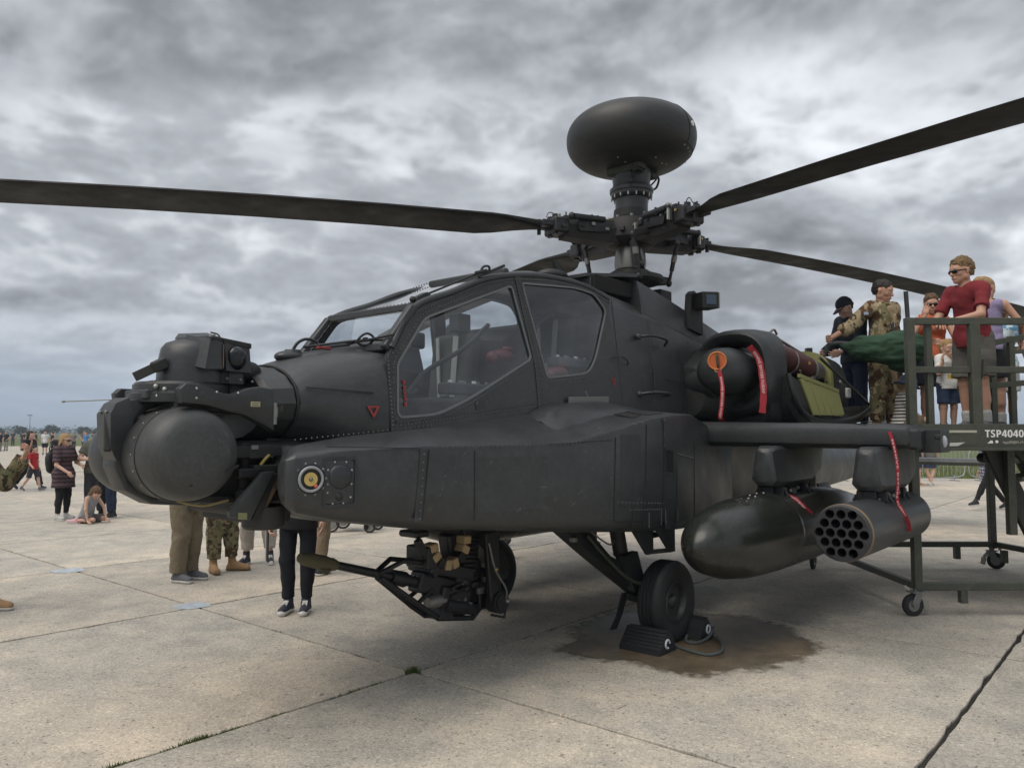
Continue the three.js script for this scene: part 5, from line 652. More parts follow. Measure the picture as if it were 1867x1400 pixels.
// ---------- people: continuous bodies from a distance field, garments as shells over them ----------
function field(prims, cell, o = {}) {
  let lo = [1e9, 1e9, 1e9], hi = [-1e9, -1e9, -1e9];
  for (const p of prims) { if (p.op) continue; const R = Math.max(p.ra, p.rb) + cell * 3 + (o.amp || 0); for (let q = 0; q < 3; q++) { lo[q] = Math.min(lo[q], p.a[q] - R, p.b[q] - R); hi[q] = Math.max(hi[q], p.a[q] + R, p.b[q] + R); } }
  const n = [0, 1, 2].map((q) => Math.ceil((hi[q] - lo[q]) / cell) + 1), [nx, ny, nz] = n, f = new Float32Array(nx * ny * nz).fill(1);
  for (const p of prims) {
    const k = p.k ?? 0.03, R = Math.max(p.ra, p.rb) + k + cell * 2.5, s = p.s ?? 1, N = p.n;
    const mn = [], mx = []; for (let q = 0; q < 3; q++) { mn[q] = Math.max(0, Math.floor((Math.min(p.a[q], p.b[q]) - R - lo[q]) / cell)); mx[q] = Math.min(n[q] - 1, Math.ceil((Math.max(p.a[q], p.b[q]) + R - lo[q]) / cell)); }
    let dx = p.b[0] - p.a[0], dy = p.b[1] - p.a[1], dz = p.b[2] - p.a[2]; const g = 1 / s - 1;
    if (N) { const e = (dx * N[0] + dy * N[1] + dz * N[2]) * g; dx += N[0] * e; dy += N[1] * e; dz += N[2] * e; }
    const L2 = dx * dx + dy * dy + dz * dz || 1e-9;
    for (let kz = mn[2]; kz <= mx[2]; kz++) for (let ky = mn[1]; ky <= mx[1]; ky++) for (let kx = mn[0]; kx <= mx[0]; kx++) {
      let x = lo[0] + kx * cell - p.a[0], y = lo[1] + ky * cell - p.a[1], z = lo[2] + kz * cell - p.a[2];
      if (N) { const e = (x * N[0] + y * N[1] + z * N[2]) * g; x += N[0] * e; y += N[1] * e; z += N[2] * e; }
      const t = clamp((x * dx + y * dy + z * dz) / L2, 0, 1), ex = x - dx * t, ey = y - dy * t, ez = z - dz * t;
      let d = Math.sqrt(ex * ex + ey * ey + ez * ez) - lerp(p.ra, p.rb, t); if (N && s < 1) d *= lerp(1, s, 0.4);
      if (p.cut) for (const [c, m] of p.cut) d = Math.max(d, (lo[0] + kx * cell - c[0]) * m[0] + (lo[1] + ky * cell - c[1]) * m[1] + (lo[2] + kz * cell - c[2]) * m[2]);
      const i = kx + nx * (ky + ny * kz);
      if (p.op === 'sub') { const h = Math.max(k - Math.abs(f[i] + d), 0) / (k || 1); f[i] = Math.max(f[i], -d) + h * h * k * 0.25; }
      else { const h = Math.max(k - Math.abs(f[i] - d), 0) / (k || 1); f[i] = Math.min(f[i], d) - (k ? h * h * k * 0.25 : 0); }
    }
  }
  if (o.noise) { const [fx, fy, fz, amp, sd] = o.noise; for (let kz = 0; kz < nz; kz++) for (let ky = 0; ky < ny; ky++) for (let kx = 0; kx < nx; kx++) { const i = kx + nx * (ky + ny * kz); if (Math.abs(f[i]) < cell * 3) { const x = lo[0] + kx * cell, y = lo[1] + ky * cell, z = lo[2] + kz * cell; f[i] += (fbm(x * fx + y * 4 + sd, y * fy + sd, z * fz + x * 3, 3) - 0.5) * 2 * amp; } } }
  if (o.cuts) for (const [c, m] of o.cuts) for (let kz = 0; kz < nz; kz++) for (let ky = 0; ky < ny; ky++) for (let kx = 0; kx < nx; kx++) { const i = kx + nx * (ky + ny * kz), d = (lo[0] + kx * cell - c[0]) * m[0] + (lo[1] + ky * cell - c[1]) * m[1] + (lo[2] + kz * cell - c[2]) * m[2]; if (d > f[i]) f[i] = d; }
  // surface nets
  const vi = new Int32Array(nx * ny * nz).fill(-1), P = [], I = [], off = [0, 1, nx, nx + 1, nx * ny, nx * ny + 1, nx * ny + nx, nx * ny + nx + 1];
  const E = [[0, 1], [2, 3], [4, 5], [6, 7], [0, 2], [1, 3], [4, 6], [5, 7], [0, 4], [1, 5], [2, 6], [3, 7]];
  for (let z = 0; z < nz - 1; z++) for (let y = 0; y < ny - 1; y++) for (let x = 0; x < nx - 1; x++) {
    const i = x + nx * (y + ny * z); let m = 0; for (let c = 0; c < 8; c++) if (f[i + off[c]] < 0) m |= 1 << c; if (m === 0 || m === 255) continue;
    let sx = 0, sy = 0, sz = 0, c = 0; for (const [a, b] of E) { const A = (m >> a) & 1, B = (m >> b) & 1; if (A === B) continue; const va = f[i + off[a]], vb = f[i + off[b]], t = va / (va - vb); sx += lerp(a & 1, b & 1, t); sy += lerp((a >> 1) & 1, (b >> 1) & 1, t); sz += lerp((a >> 2) & 1, (b >> 2) & 1, t); c++; }
    vi[i] = P.length / 3; P.push(lo[0] + (x + sx / c) * cell, lo[1] + (y + sy / c) * cell, lo[2] + (z + sz / c) * cell);
  }
  const quad = (a, b, c, d, fl) => { if (a < 0 || b < 0 || c < 0 || d < 0) return; fl ? I.push(a, c, b, a, d, c) : I.push(a, b, c, a, c, d); };
  for (let z = 1; z < nz - 1; z++) for (let y = 1; y < ny - 1; y++) for (let x = 1; x < nx - 1; x++) {
    const i = x + nx * (y + ny * z), s = f[i] < 0;
    if (s !== f[i + 1] < 0) quad(vi[i - nx - nx * ny], vi[i - nx * ny], vi[i], vi[i - nx], !s);
    if (s !== f[i + nx] < 0) quad(vi[i - 1 - nx * ny], vi[i - 1], vi[i], vi[i - nx * ny], !s);
    if (s !== f[i + nx * ny] < 0) quad(vi[i - 1 - nx], vi[i - nx], vi[i], vi[i - 1], !s);
  }
  let g = new THREE.BufferGeometry(); g.setAttribute('position', new THREE.Float32BufferAttribute(P, 3)); g.setIndex(I); g.computeVertexNormals();
  const uv = new Float32Array(P.length / 3 * 2); for (let i = 0; i < P.length / 3; i++) { uv[2 * i] = P[3 * i] + P[3 * i + 2] * 0.7; uv[2 * i + 1] = P[3 * i + 1]; } g.setAttribute('uv', new THREE.BufferAttribute(uv, 2));
  return nonI(g);
}
const add = (a, b, k = 1) => [a[0] + b[0] * k, a[1] + b[1] * k, a[2] + b[2] * k], mix = (a, b, t) => [0, 1, 2].map((q) => lerp(a[q], b[q], t)), sub3 = (a, b) => [a[0] - b[0], a[1] - b[1], a[2] - b[2]], len = (a) => Math.hypot(...a), unit = (a) => { const l = len(a) || 1; return a.map((x) => x / l); }, cross = (a, b) => [a[1] * b[2] - a[2] * b[1], a[2] * b[0] - a[0] * b[2], a[0] * b[1] - a[1] * b[0]];
const weave = tex(256, (u, v) => { const l = 0.86 + (vn(u * 128, v * 128, 2, 128, 128) - 0.5) * 0.14 + (pfbm(u, v, 6, 4, 0.6, 3) - 0.5) * 0.22; return [l, l, l]; });
const cloth = (c, o = {}) => std(c, 0.92, 0, { map: weave, side: THREE.DoubleSide, ...o });
const camoTex = tex(512, (u, v) => { const a = pfbm(u, v * 1.0, 5, 4, 0.55, 21), b = pfbm(u, v, 7, 4, 0.6, 22), c = pfbm(u, v, 11, 4, 0.6, 23); let k = [0.60, 0.54, 0.42]; if (a > 0.56) k = [0.45, 0.43, 0.31]; if (b > 0.60) k = [0.33, 0.24, 0.17]; if (c > 0.66) k = [0.22, 0.19, 0.14]; if (c < 0.32) k = [0.70, 0.64, 0.52]; const l = 0.93 + vn(u * 200, v * 200, 1, 200, 200) * 0.12; return k.map((q) => q * l); });
const camoGreenTex = tex(512, (u, v) => { const a = pfbm(u, v, 6, 4, 0.55, 31), b = pfbm(u, v, 8, 4, 0.6, 32), c = pfbm(u, v, 12, 4, 0.6, 33); let k = [0.50, 0.47, 0.36]; if (a > 0.56) k = [0.40, 0.41, 0.29]; if (b > 0.58) k = [0.32, 0.26, 0.19]; if (c > 0.64) k = [0.21, 0.20, 0.15]; if (c < 0.30) k = [0.58, 0.54, 0.41]; return k; });
const camo = (t, rep) => { const q = t.clone(); q.repeat.set(rep, rep); q.needsUpdate = true; return std(0xffffff, 0.95, 0, { map: q, side: THREE.DoubleSide }); };
const stripes = (f) => std(0xffffff, 0.92, 0, { map: tex(256, f), side: THREE.DoubleSide });
const SKIN = [std([0.46, 0.26, 0.18], 0.6), std([0.52, 0.32, 0.235], 0.6), std([0.40, 0.205, 0.135], 0.6)];
const MH = { brown: std([0.055, 0.032, 0.018], 0.75), dark: std([0.016, 0.012, 0.010], 0.7), sandy: std([0.15, 0.095, 0.045], 0.8), blond: std([0.30, 0.20, 0.095], 0.8), mid: std([0.10, 0.055, 0.028], 0.78) };
const eyeW = std([0.6, 0.58, 0.55], 0.3), eyeD = std([0.02, 0.014, 0.01], 0.2), lipM = std([0.38, 0.15, 0.12], 0.55), soleM = std([0.62, 0.61, 0.58], 0.8), shade = std([0.008, 0.008, 0.009], 0.12);
const JD = { pel: [0, 0.95, 0], waist: [0, 1.10, 0.0], chest: [0, 1.31, 0.005], neck: [0, 1.46, -0.01], head: [0, 1.625, 0.025], shL: [0.175, 1.425, -0.005], shR: [-0.175, 1.425, -0.005], elL: [0.235, 1.14, -0.03], elR: [-0.235, 1.14, -0.03], wrL: [0.25, 0.89, 0.05], wrR: [-0.25, 0.89, 0.05], hiL: [0.09, 0.92, 0], hiR: [-0.09, 0.92, 0], knL: [0.10, 0.50, 0.02], knR: [-0.10, 0.50, 0.02], anL: [0.105, 0.085, -0.02], anR: [-0.105, 0.085, -0.02], toL: [0.125, 0.035, 0.15], toR: [-0.125, 0.035, 0.15] };
// hand: wrist, pointing direction, palm normal; curl per finger in radians
function handPrims(w, dir, pn, side, size, curl, thumbOut = 0.7) {
  const d = unit(dir), p = unit(sub3(pn, d.map((x) => x * (d[0] * pn[0] + d[1] * pn[1] + d[2] * pn[2])))), s = cross(d, p).map((x) => x * side), S = size, out = [], at = (a, b, c) => add(add(add(w, d, a * S), s, b * S), p, c * S);
  out.push({ a: at(-0.02, 0, 0), b: at(0.03, 0.002, 0), ra: 0.026 * S, rb: 0.031 * S, n: p, s: 0.62, k: 0.015 }, { a: at(0.055, 0.022, 0), b: at(0.055, -0.022, 0), ra: 0.024 * S, rb: 0.024 * S, n: p, s: 0.62, k: 0.02 });
  const L = [[0.030, 0.040, 0.025, 0.022], [0.010, 0.046, 0.028, 0.023], [-0.011, 0.042, 0.026, 0.022], [-0.030, 0.032, 0.020, 0.018]];
  L.forEach(([b, l1, l2, l3], i) => { let q = at(0.082 - Math.abs(b) * 0.25, b, 0), a = 0; const c = Array.isArray(curl) ? curl[i] : curl; [l1, l2, l3].forEach((l, m) => { a += c * [0.75, 1, 0.7][m]; const v = add(d.map((x) => x * Math.cos(a)), p, Math.sin(a)), e = add(add(q, v, l * S), s, (b * 0.10) * S); out.push({ a: q, b: e, ra: (0.0095 - m * 0.0008) * S, rb: (0.009 - m * 0.001) * S, k: m ? 0.003 : 0.010 }); q = e; }); });
  const t0 = at(0.018, 0.024, 0.006), t1 = at(0.050, 0.024 + 0.034 * thumbOut, 0.018), t2 = at(0.082, 0.028 + 0.036 * thumbOut, 0.026); out.push({ a: t0, b: t1, ra: 0.014 * S, rb: 0.011 * S, k: 0.012 }, { a: t1, b: t2, ra: 0.011 * S, rb: 0.009 * S, k: 0.004 });
  return out;
}
function person(o) {
  const h = o.h ?? 1.75, K = h / 1.75, B = o.build ?? 1, child = o.child ?? 0, far = o.lod ?? 1, female = o.female ?? 0;
  const cell = 0.0105 * far, hc = (o.hc ?? 0.0065) * (far > 1 ? far * 0.9 : 1);
  const J = { ...JD, ...o.J }; const F = unit(o.fwd ?? [0, 0, 1]);
  const root = thing('person', o.label, 'person', o.pos, o.yaw ?? 0, o.group); root.scale.setScalar(K);
  const skin = SKIN[o.skin ?? 1], seed = o.pos[0] * 3.7 + (o.pos[2] || 0) * 1.3;
  const hs = 1 + child * 0.45; // children's heads are larger for their height
  const limb = (a, m, b, r) => [{ a, b: m, ra: r[0], rb: r[1], k: 0.035 }, { a: m, b, ra: r[1] * 1.02, rb: r[2], k: 0.02 }];
  const aR = [0.048 * B, 0.039 * B, 0.026 * B].map((r) => r * (1 - 0.1 * female)), lR = [0.083 * B, 0.056 * B, 0.036 * B];
  const shM = mix(J.shL, J.shR, 0.5), tw = 1 - 0.08 * female;
  const torso = (e, e2 = e) => [
    { a: add(J.chest, [0, 0.03, 0]), b: J.waist, ra: 0.150 * B * tw + e, rb: 0.128 * B * tw + e, n: F, s: 0.74, k: 0.06 },
    { a: J.waist, b: J.pel, ra: 0.128 * B * tw + e, rb: 0.152 * B + e2, n: F, s: 0.78, k: 0.06 },
    { a: mix(J.shL, J.shR, 0.10), b: mix(J.shL, J.shR, 0.90), ra: 0.062 * Math.sqrt(B) + e, rb: 0.062 * Math.sqrt(B) + e, k: 0.05 },
    ...(female ? [{ a: add(add(J.chest, F, 0.075 * B), [0, 0.0, 0]).map((v, q) => v + 0.06 * cross([0, 1, 0], F)[q]), b: add(J.chest, F, 0.075 * B).map((v, q) => v - 0.06 * cross([0, 1, 0], F)[q]), ra: 0.062 * B + e, rb: 0.062 * B + e, k: 0.05 }] : []),
    ...(o.belly ? [{ a: add(add(J.waist, F, 0.05), [0, 0.02, 0]), b: add(add(J.waist, F, 0.05), [0, -0.06, 0]), ra: 0.12 * o.belly + e, rb: 0.12 * o.belly + e, k: 0.08 }] : [])];
  const legP = (e, eb = e) => ['L', 'R'].flatMap((s) => [{ a: J['hi' + s], b: J['kn' + s], ra: lR[0] + e, rb: lR[1] + mixN(e, eb, 0.5), k: 0.04 }, { a: J['kn' + s], b: J['an' + s], ra: lR[1] * 0.98 + mixN(e, eb, 0.5), rb: lR[2] + eb, k: 0.02 }, { a: add(mix(J['kn' + s], J['an' + s], 0.18), F, -0.015), b: add(mix(J['kn' + s], J['an' + s], 0.42), F, -0.018), ra: 0.042 * B + e, rb: 0.046 * B + mixN(e, eb, 0.4), k: 0.03 }]);
  function mixN(a, b, t) { return lerp(a, b, t); }
  const armP = (e) => ['L', 'R'].flatMap((s) => limb(J['sh' + s], J['el' + s], J['wr' + s], aR.map((r) => r + e)));
  // head frame
  const [hy, hpitch, hr] = o.look ?? [0, 0, 0]; const hm = new THREE.Matrix4().makeRotationFromEuler(new THREE.Euler(hpitch, hy, hr, 'YXZ'));
  const HL = (x, y, z) => { const v = V(x * hs, y * hs, z * hs).applyMatrix4(hm); return [J.head[0] + v.x, J.head[1] + v.y, J.head[2] + v.z]; }, HN = (x, y, z) => { const v = V(x, y, z).applyMatrix4(hm); return [v.x, v.y, v.z]; };
  const hp2 = (a, b, ra, rb = ra, k = 0.012, ex = {}) => ({ a: HL(...a), b: HL(...b), ra: ra * hs, rb: rb * hs, k: k * hs, ...ex });
  const sxy = { n: HN(1, 0, 0), s: 0.86 };
  const faceP = [hp2([0, 0.03, -0.025], [0, 0.028, 0.012], 0.088, 0.086, 0.02, sxy), hp2([0, -0.02, 0.03], [0, -0.06, 0.045], 0.066, 0.05, 0.03, { n: HN(1, 0, 0), s: 0.95 }), hp2([0, -0.085, 0.052], [0, -0.095, 0.06], 0.034, 0.026, 0.03), hp2([-0.045, -0.06, 0.0], [0.045, -0.06, 0.0], 0.03, 0.03, 0.03), hp2([-0.036, 0.026, 0.076], [0.036, 0.026, 0.076], 0.016, 0.016, 0.02), hp2([-0.04, -0.025, 0.062], [0.04, -0.025, 0.062], 0.022, 0.022, 0.02),
    hp2([-0.031, -0.002, 0.103], [-0.031, -0.002, 0.106], 0.016, 0.016, 0.012, { op: 'sub' }), hp2([0.031, -0.002, 0.103], [0.031, -0.002, 0.106], 0.016, 0.016, 0.012, { op: 'sub' }),
    hp2([0, 0.008, 0.090], [0, -0.032, 0.112], 0.010, 0.014, 0.012), hp2([-0.014, -0.036, 0.095], [0.014, -0.036, 0.095], 0.009, 0.009, 0.008), hp2([-0.018, -0.066, 0.090], [0.018, -0.066, 0.090], 0.011, 0.011, 0.012), hp2([0, -0.098, 0.072], [0, -0.10, 0.074], 0.018, 0.018, 0.015),
    hp2([0.080, 0.004, -0.012], [0.078, -0.028, -0.006], 0.018, 0.011, 0.006, { n: HN(1, 0, 0), s: 0.5 }), hp2([-0.080, 0.004, -0.012], [-0.078, -0.028, -0.006], 0.018, 0.011, 0.006, { n: HN(1, 0, 0), s: 0.5 })];
  const handsP = (s) => { const q = (o.hand || {})[s] || {}; const el = J['el' + s], wr = J['wr' + s], fd = unit(sub3(wr, el)); return handPrims(wr, q.dir ?? add(fd, [0, -0.2, 0.1]), q.palm ?? (s === 'L' ? [-1, 0, 0.2] : [1, 0, 0.2]), (q.flip ?? 1) * (s === 'L' ? -1 : 1), (q.size ?? 1) * (1 - 0.08 * female) * (child ? 0.9 : 1), q.curl ?? 0.35, q.thumb ?? 0.5); };
  // body
  const neckP = [{ a: add(J.neck, [0, -0.03, 0]), b: HL(0, -0.05, -0.015), ra: 0.060 * Math.sqrt(B), rb: 0.052 * hs, k: 0.035 }];
  const ftP = ['L', 'R'].flatMap((s) => [{ a: add(J['an' + s], [0, -0.03, -0.005]), b: J['to' + s], ra: 0.036, rb: 0.026, k: 0.03 }]);
  const bodyG = [field([...torso(-0.004), ...neckP, ...armP(0), ...legP(-0.002), ...ftP], cell), field([...faceP, { a: J.neck, b: HL(0, -0.05, -0.02), ra: 0.056 * Math.sqrt(B), rb: 0.048 * hs, k: 0.03 }], hc)];
  for (const s of ['L', 'R']) bodyG.push(field(handsP(s), Math.min(0.010, 0.0042 * (far > 1 ? far : 1))));
  part('body', bodyG, skin, root);
  // eyes, brows, lips
  if (far < 2.5) {
    if (!o.glasses) for (const s of [-1, 1]) { const e = part('eye', ball([0, 0, 0], 0.0125 * hs, 12), eyeW, root); e.position.set(...HL(0.031 * s, -0.002, 0.0845)); const pu = part('pupil', ball([0, 0, 0], 0.0062 * hs, 8), eyeD, e); const v = HN(0, -0.05, 1); pu.position.set(v[0] * 0.0085 * hs, v[1] * 0.0085 * hs, v[2] * 0.0085 * hs); }
    part('eyebrow', [-1, 1].map((s) => cyl(HL(0.016 * s, 0.021, 0.092), HL(0.046 * s, 0.022, 0.080), 0.0042 * hs, 0.003 * hs, 6)), MH[o.hair?.[1] ?? 'brown'], root);
    part('lips', field([hp2([-0.017, -0.0665, 0.0945], [0.017, -0.0665, 0.0945], 0.0075, 0.0075, 0.003, { n: HN(0, 1, 0), s: 0.62 })], 0.004), lipM, root);
  }
  // hair
  if (o.hair) {
    const [st, col] = o.hair; let hpz = [hp2([0, 0.043, -0.035], [0, 0.047, 0.004], 0.092, 0.088, 0.02, sxy), hp2([0, 0.0, -0.05], [0, -0.02, -0.045], 0.078, 0.066, 0.02, sxy)], cuts = [[HL(0, 0.038, 0.055), unit(add(HN(0, -0.75, 0.75), [0, 0, 0]))], [HL(0, -0.055, 0), HN(0, -1, 0)]], nz = [64, 44, 64, 0.015, seed];
    if (st === 'curly') { hpz.push(hp2([0, 0.075, 0.02], [0, 0.085, -0.03], 0.062, 0.07, 0.03)); nz = [48, 48, 48, 0.022, seed]; }
    if (st === 'long' || st === 'longfwd') { const dn = o.hairTo ?? [0, -0.26, -0.05]; for (const s of [-1, 1]) hpz.push(hp2([0.055 * s, 0.0, -0.02], [0.075 * s + dn[0], dn[1], dn[2] + 0.02], 0.042, 0.034, 0.03)); hpz.push(hp2([0, -0.02, -0.06], [dn[0], dn[1] - 0.02, dn[2] - 0.03], 0.07, 0.058, 0.03)); cuts = [[HL(0, 0.03, 0.06), unit(HN(0, -0.62, 0.85))]]; nz = [70, 12, 70, 0.012, seed]; }
    if (st === 'pony') { hpz.push(hp2([0, 0.055, -0.105], [0, 0.05, -0.115], 0.035, 0.04, 0.01), hp2([0, 0.06, -0.125], [0.0, -0.04, -0.17], 0.055, 0.05, 0.02)); nz = [50, 40, 50, 0.014, seed]; }
    if (st === 'bun') hpz.push(hp2([0, 0.07, -0.10], [0, 0.075, -0.105], 0.04));
    const hg = field(hpz, Math.max(0.0065, hc), { noise: nz, amp: 0.02, cuts: st === 'long' ? cuts : cuts }); part('hair', hg, MH[col], root);
  }
  if (o.cap) { const cm = cloth(o.cap); part('cap', [field([hp2([0, 0.05, -0.022], [0, 0.05, 0.004], 0.098, 0.096, 0.02, sxy)], Math.max(0.007, hc), { cuts: [[HL(0, 0.032, 0), HN(0, -1, 0.12)]] }), field([hp2([0, 0.035, 0.07], [0, 0.024, 0.145], 0.07, 0.05, 0.02, { n: HN(0, 1, 0.15), s: 0.14 })], 0.006)], cm, root); }
  if (o.hat) part('bucket_hat', [field([hp2([0, 0.06, -0.02], [0, 0.06, 0.0], 0.10, 0.10, 0.02, sxy)], 0.008, { cuts: [[HL(0, 0.035, 0), HN(0, -1, 0)]] }), field([hp2([0, 0.045, -0.01], [0, 0.015, -0.01], 0.11, 0.16, 0.02, { n: HN(0, 1, 0), s: 0.3 })], 0.008, { cuts: [[HL(0, 0.005, 0), HN(0, -1, 0)]] })], cloth(o.hat), root);
  if (o.glasses) part('sunglasses', [field([-1, 1].map((s) => hp2([0.018 * s, -0.004, 0.103], [0.048 * s, -0.002, 0.092], 0.017, 0.019, 0.002, { n: HN(0, 0, 1), s: 0.4 })).concat([hp2([-0.02, 0.006, 0.108], [0.02, 0.006, 0.108], 0.006), ...[-1, 1].map((s) => hp2([0.062 * s, 0.004, 0.085], [0.084 * s, 0.004, -0.01], 0.006, 0.005, 0.002))]), Math.max(0.0045, hc * 0.7))], shade, root);
  if (o.headset) { part('ear_defenders', [tube([-80, -50, -20, 0, 20, 50, 80].map((a) => HL(Math.sin(a * D2) * 0.10, 0.02 + Math.cos(a * D2) * 0.115, -0.01)), 0.009, 24, 6), ...[-1, 1].map((s) => ball(HL(0.095 * s, -0.005, -0.005), 0.036, 12, 0.7, 1, 0.9))], std(o.headset, 0.5), root); }
  // clothes
  const T = o.top; if (T) {
    const e = T.loose ?? 0.016, hem = T.hem ?? 0.86; const pr = [...torso(e, e + (T.flare ?? 0.01))];
    pr[0] = { ...pr[0] };
    if (T.sleeve !== 'none') for (const s of ['L', 'R']) { const a = J['sh' + s], m = J['el' + s], b = J['wr' + s]; const U = unit(sub3(m, a)), Fo = unit(sub3(b, m));
      if (T.sleeve === 'short') { const c = mix(a, m, T.len ?? 0.62); pr.push({ a, b: mix(a, m, 1), ra: aR[0] + e - 0.002, rb: aR[0] + e + 0.002, k: 0.035, cut: [[c, U]] }); }
      else { const end = mix(m, b, T.sleeve === 'rolled' ? 0.30 : 0.93); pr.push({ a, b: m, ra: aR[0] + e + 0.006, rb: aR[1] + e + 0.006, k: 0.05 }, { a: m, b: mix(m, b, 1), ra: aR[1] + e + 0.006, rb: aR[2] + e + 0.008, k: 0.02, cut: [[end, Fo]] }); if (T.sleeve === 'rolled') pr.push({ a: mix(m, b, 0.22), b: mix(m, b, 0.27), ra: aR[1] + e + 0.014, rb: aR[1] + e + 0.014, k: 0.006 }); } }
    if (hem < 0.80 && !T.sitting) for (const s of [0]) pr.push({ a: J.pel, b: add(mix(J.hiL, J.hiR, 0.5), [0, hem - 0.92 - 0.1, 0]), ra: 0.155 * B + e, rb: 0.165 * B + e + (T.flare ?? 0.02), n: F, s: 0.82, k: 0.05 });
    else pr.push({ a: J.pel, b: T.sitting ? J.pel : [J.pel[0], Math.min(J.pel[1], hem - 0.08), J.pel[2]], ra: 0.156 * B + e, rb: 0.160 * B + e, n: F, s: 0.80, k: 0.05 });
    const up = unit(sub3(J.neck, J.pel)); const cuts = [[[0, hem, 0].map((v, q) => q === 1 ? v : J.pel[q]), T.hemN ?? [0, -1, 0]]]; if (T.sitting) cuts.length = 0;
    const g = field(pr.concat(T.sleeve === 'none' ? ['L', 'R'].map((s) => ({ a: add(J['sh' + s], [0, 0.03, 0]), b: mix(J['sh' + s], J['el' + s], 0.2), ra: 0.062, rb: 0.05, k: 0.01, op: 'sub' })) : []).concat([{ a: add(J.neck, [0, 0.02, 0.01]), b: add(J.neck, [0, 0.12, 0.03]), ra: T.neckR ?? 0.068, rb: 0.09, k: 0.006, op: 'sub' }]), cell, { noise: [7, 10, 7, (T.wrinkle ?? 0.011) * 1.35, seed], amp: 0.02, cuts });
    const tm = part(T.name ?? 'shirt', g, T.mat, root); if (T.collar) part('collar', tube([0, 1, 2, 3, 4, 5, 6, 7].map((q) => { const a = q / 8 * 6.283; return [J.neck[0] + Math.cos(a) * 0.078, J.neck[1] + 0.015 - 0.03 * Math.max(0, Math.sin(a)), J.neck[2] + 0.01 + Math.sin(a) * 0.075]; }), 0.016, 32, 6, true), T.mat, tm);
    if (T.pockets) for (const s of [-1, 1]) part('pocket', field([{ a: add(add(J.chest, F, 0.125 * B), cross([0, 1, 0], F), 0.07 * s), b: add(add(add(J.chest, F, 0.125 * B), cross([0, 1, 0], F), 0.07 * s), [0, -0.06, 0]), ra: 0.05, rb: 0.05, n: F, s: 0.3 }], cell * 0.8), T.mat, tm);
    if (T.badge) { const c = mix(J.shR, J.elR, 0.45); part('arm_badge', box(0.05, 0.035, 0.03, c[0], c[1] + 0.02, c[2] + 0.075, 0.006), std([0.40, 0.46, 0.58], 0.8), tm); }
  }
  const L = o.bottom; if (L) {
    const e = L.loose ?? 0.014, eb = L.hemLoose ?? e; const waist = L.waist ?? 1.03; let pr = [{ a: add(J.pel, [0, 0.07, 0]), b: add(J.pel, [0, -0.01, 0]), ra: 0.140 * B + e * 0.6, rb: 0.156 * B + e * 0.6, n: F, s: 0.80, k: 0.05 }];
    const end = L.end ?? 0.93; // fraction hip -> ankle
    for (const s of ['L', 'R']) { const a = J['hi' + s], m = J['kn' + s], b = J['an' + s], U = unit(sub3(m, a)), D = unit(sub3(b, m));
      if (end <= 0.5) { const c = mix(a, m, end * 2); pr.push({ a, b: mix(a, m, Math.min(1, end * 2 + 0.15)), ra: lR[0] + e + 0.006, rb: lR[0] * 0.92 + eb + 0.006, k: 0.04, cut: [[c, U]] }); }
      else { const c = mix(m, b, (end - 0.5) * 2); pr.push({ a, b: m, ra: lR[0] + e, rb: lR[1] + e + 0.004, k: 0.04 }, { a: m, b: mix(m, b, 1), ra: lR[1] + e + 0.004, rb: lR[2] + eb + 0.004, k: 0.02, cut: [[c, D]] }, { a: add(mix(m, b, 0.15), F, -0.014), b: add(mix(m, b, 0.42), F, -0.016), ra: 0.042 * B + e, rb: 0.046 * B + eb, k: 0.03 }); } }
    const g = field(pr, cell, { noise: [10, 8, 10, (L.wrinkle ?? 0.010) * 1.3, seed + 5], amp: 0.02, cuts: L.sitting ? [] : [[[0, waist, 0], [0, 1, 0]]] }); part(L.name ?? 'trousers', g, L.mat, root);
  }
  // shoes and socks
  const Sh = o.shoes; if (Sh && far < 4) for (const s of ['L', 'R']) {
    const an = J['an' + s], to = J['to' + s], d = unit([to[0] - an[0], to[1] - an[1] + 0.05, to[2] - an[2]]), n = unit(cross(cross(d, [0, 1, 0]), d)), tall = Sh.tall ?? 0.03; const heel = add(an, add([0, -0.045, 0], d, -0.035)), c0 = Math.max(0.006, 0.0065 * far);
    const base = add(an, n, -0.083), g = field([{ a: add(heel, d, 0.01), b: add(to, [0, 0.002, 0]), ra: 0.043, rb: 0.037, k: 0.03 }, { a: add(an, n, -0.02), b: add(an, n, tall), ra: 0.046, rb: 0.045, k: 0.03 }, { a: add(an, add([0, 0, 0], d, 0.03)), b: add(to, n, 0.008), ra: 0.038, rb: 0.028, k: 0.03 }], c0, { cuts: [[add(base, n, 0.022), n.map((x) => -x)]], noise: [20, 20, 20, 0.002, seed] });
    const sh = part('shoe', g, Sh.mat, root); part('sole', field([{ a: add(heel, d, 0.005), b: add(to, d, 0.004), ra: 0.049, rb: 0.043, k: 0.02 }], c0, { cuts: [[base, n.map((x) => -x)], [add(base, n, Sh.sole ?? 0.026), n]] }), Sh.soleMat ?? soleM, sh);
    if (Sh.laces) part('laces', [0, 1, 2, 3].map((q) => { const c = add(mix(add(an, d, 0.05), to, 0.1 + q * 0.16), n, 0.034 - q * 0.004), w = unit(cross(d, n)); return cyl(add(c, w, 0.024), add(c, w, -0.024), 0.0095, 0.0095, 6); }), soleM, sh);
    if (Sh.toe) part('toe_cap', field([{ a: to, b: add(to, d, 0.008), ra: 0.0385, rb: 0.036 }], c0, { cuts: [[add(base, n, 0.02), n.map((x) => -x)]] }), soleM, sh);
  }
  if (o.socks) part('socks', field(['L', 'R'].map((s) => ({ a: J['an' + s], b: mix(J['an' + s], J['kn' + s], 0.28), ra: 0.044 * B, rb: 0.050 * B, k: 0.001 })), cell), o.socks, root);
  return root;
}
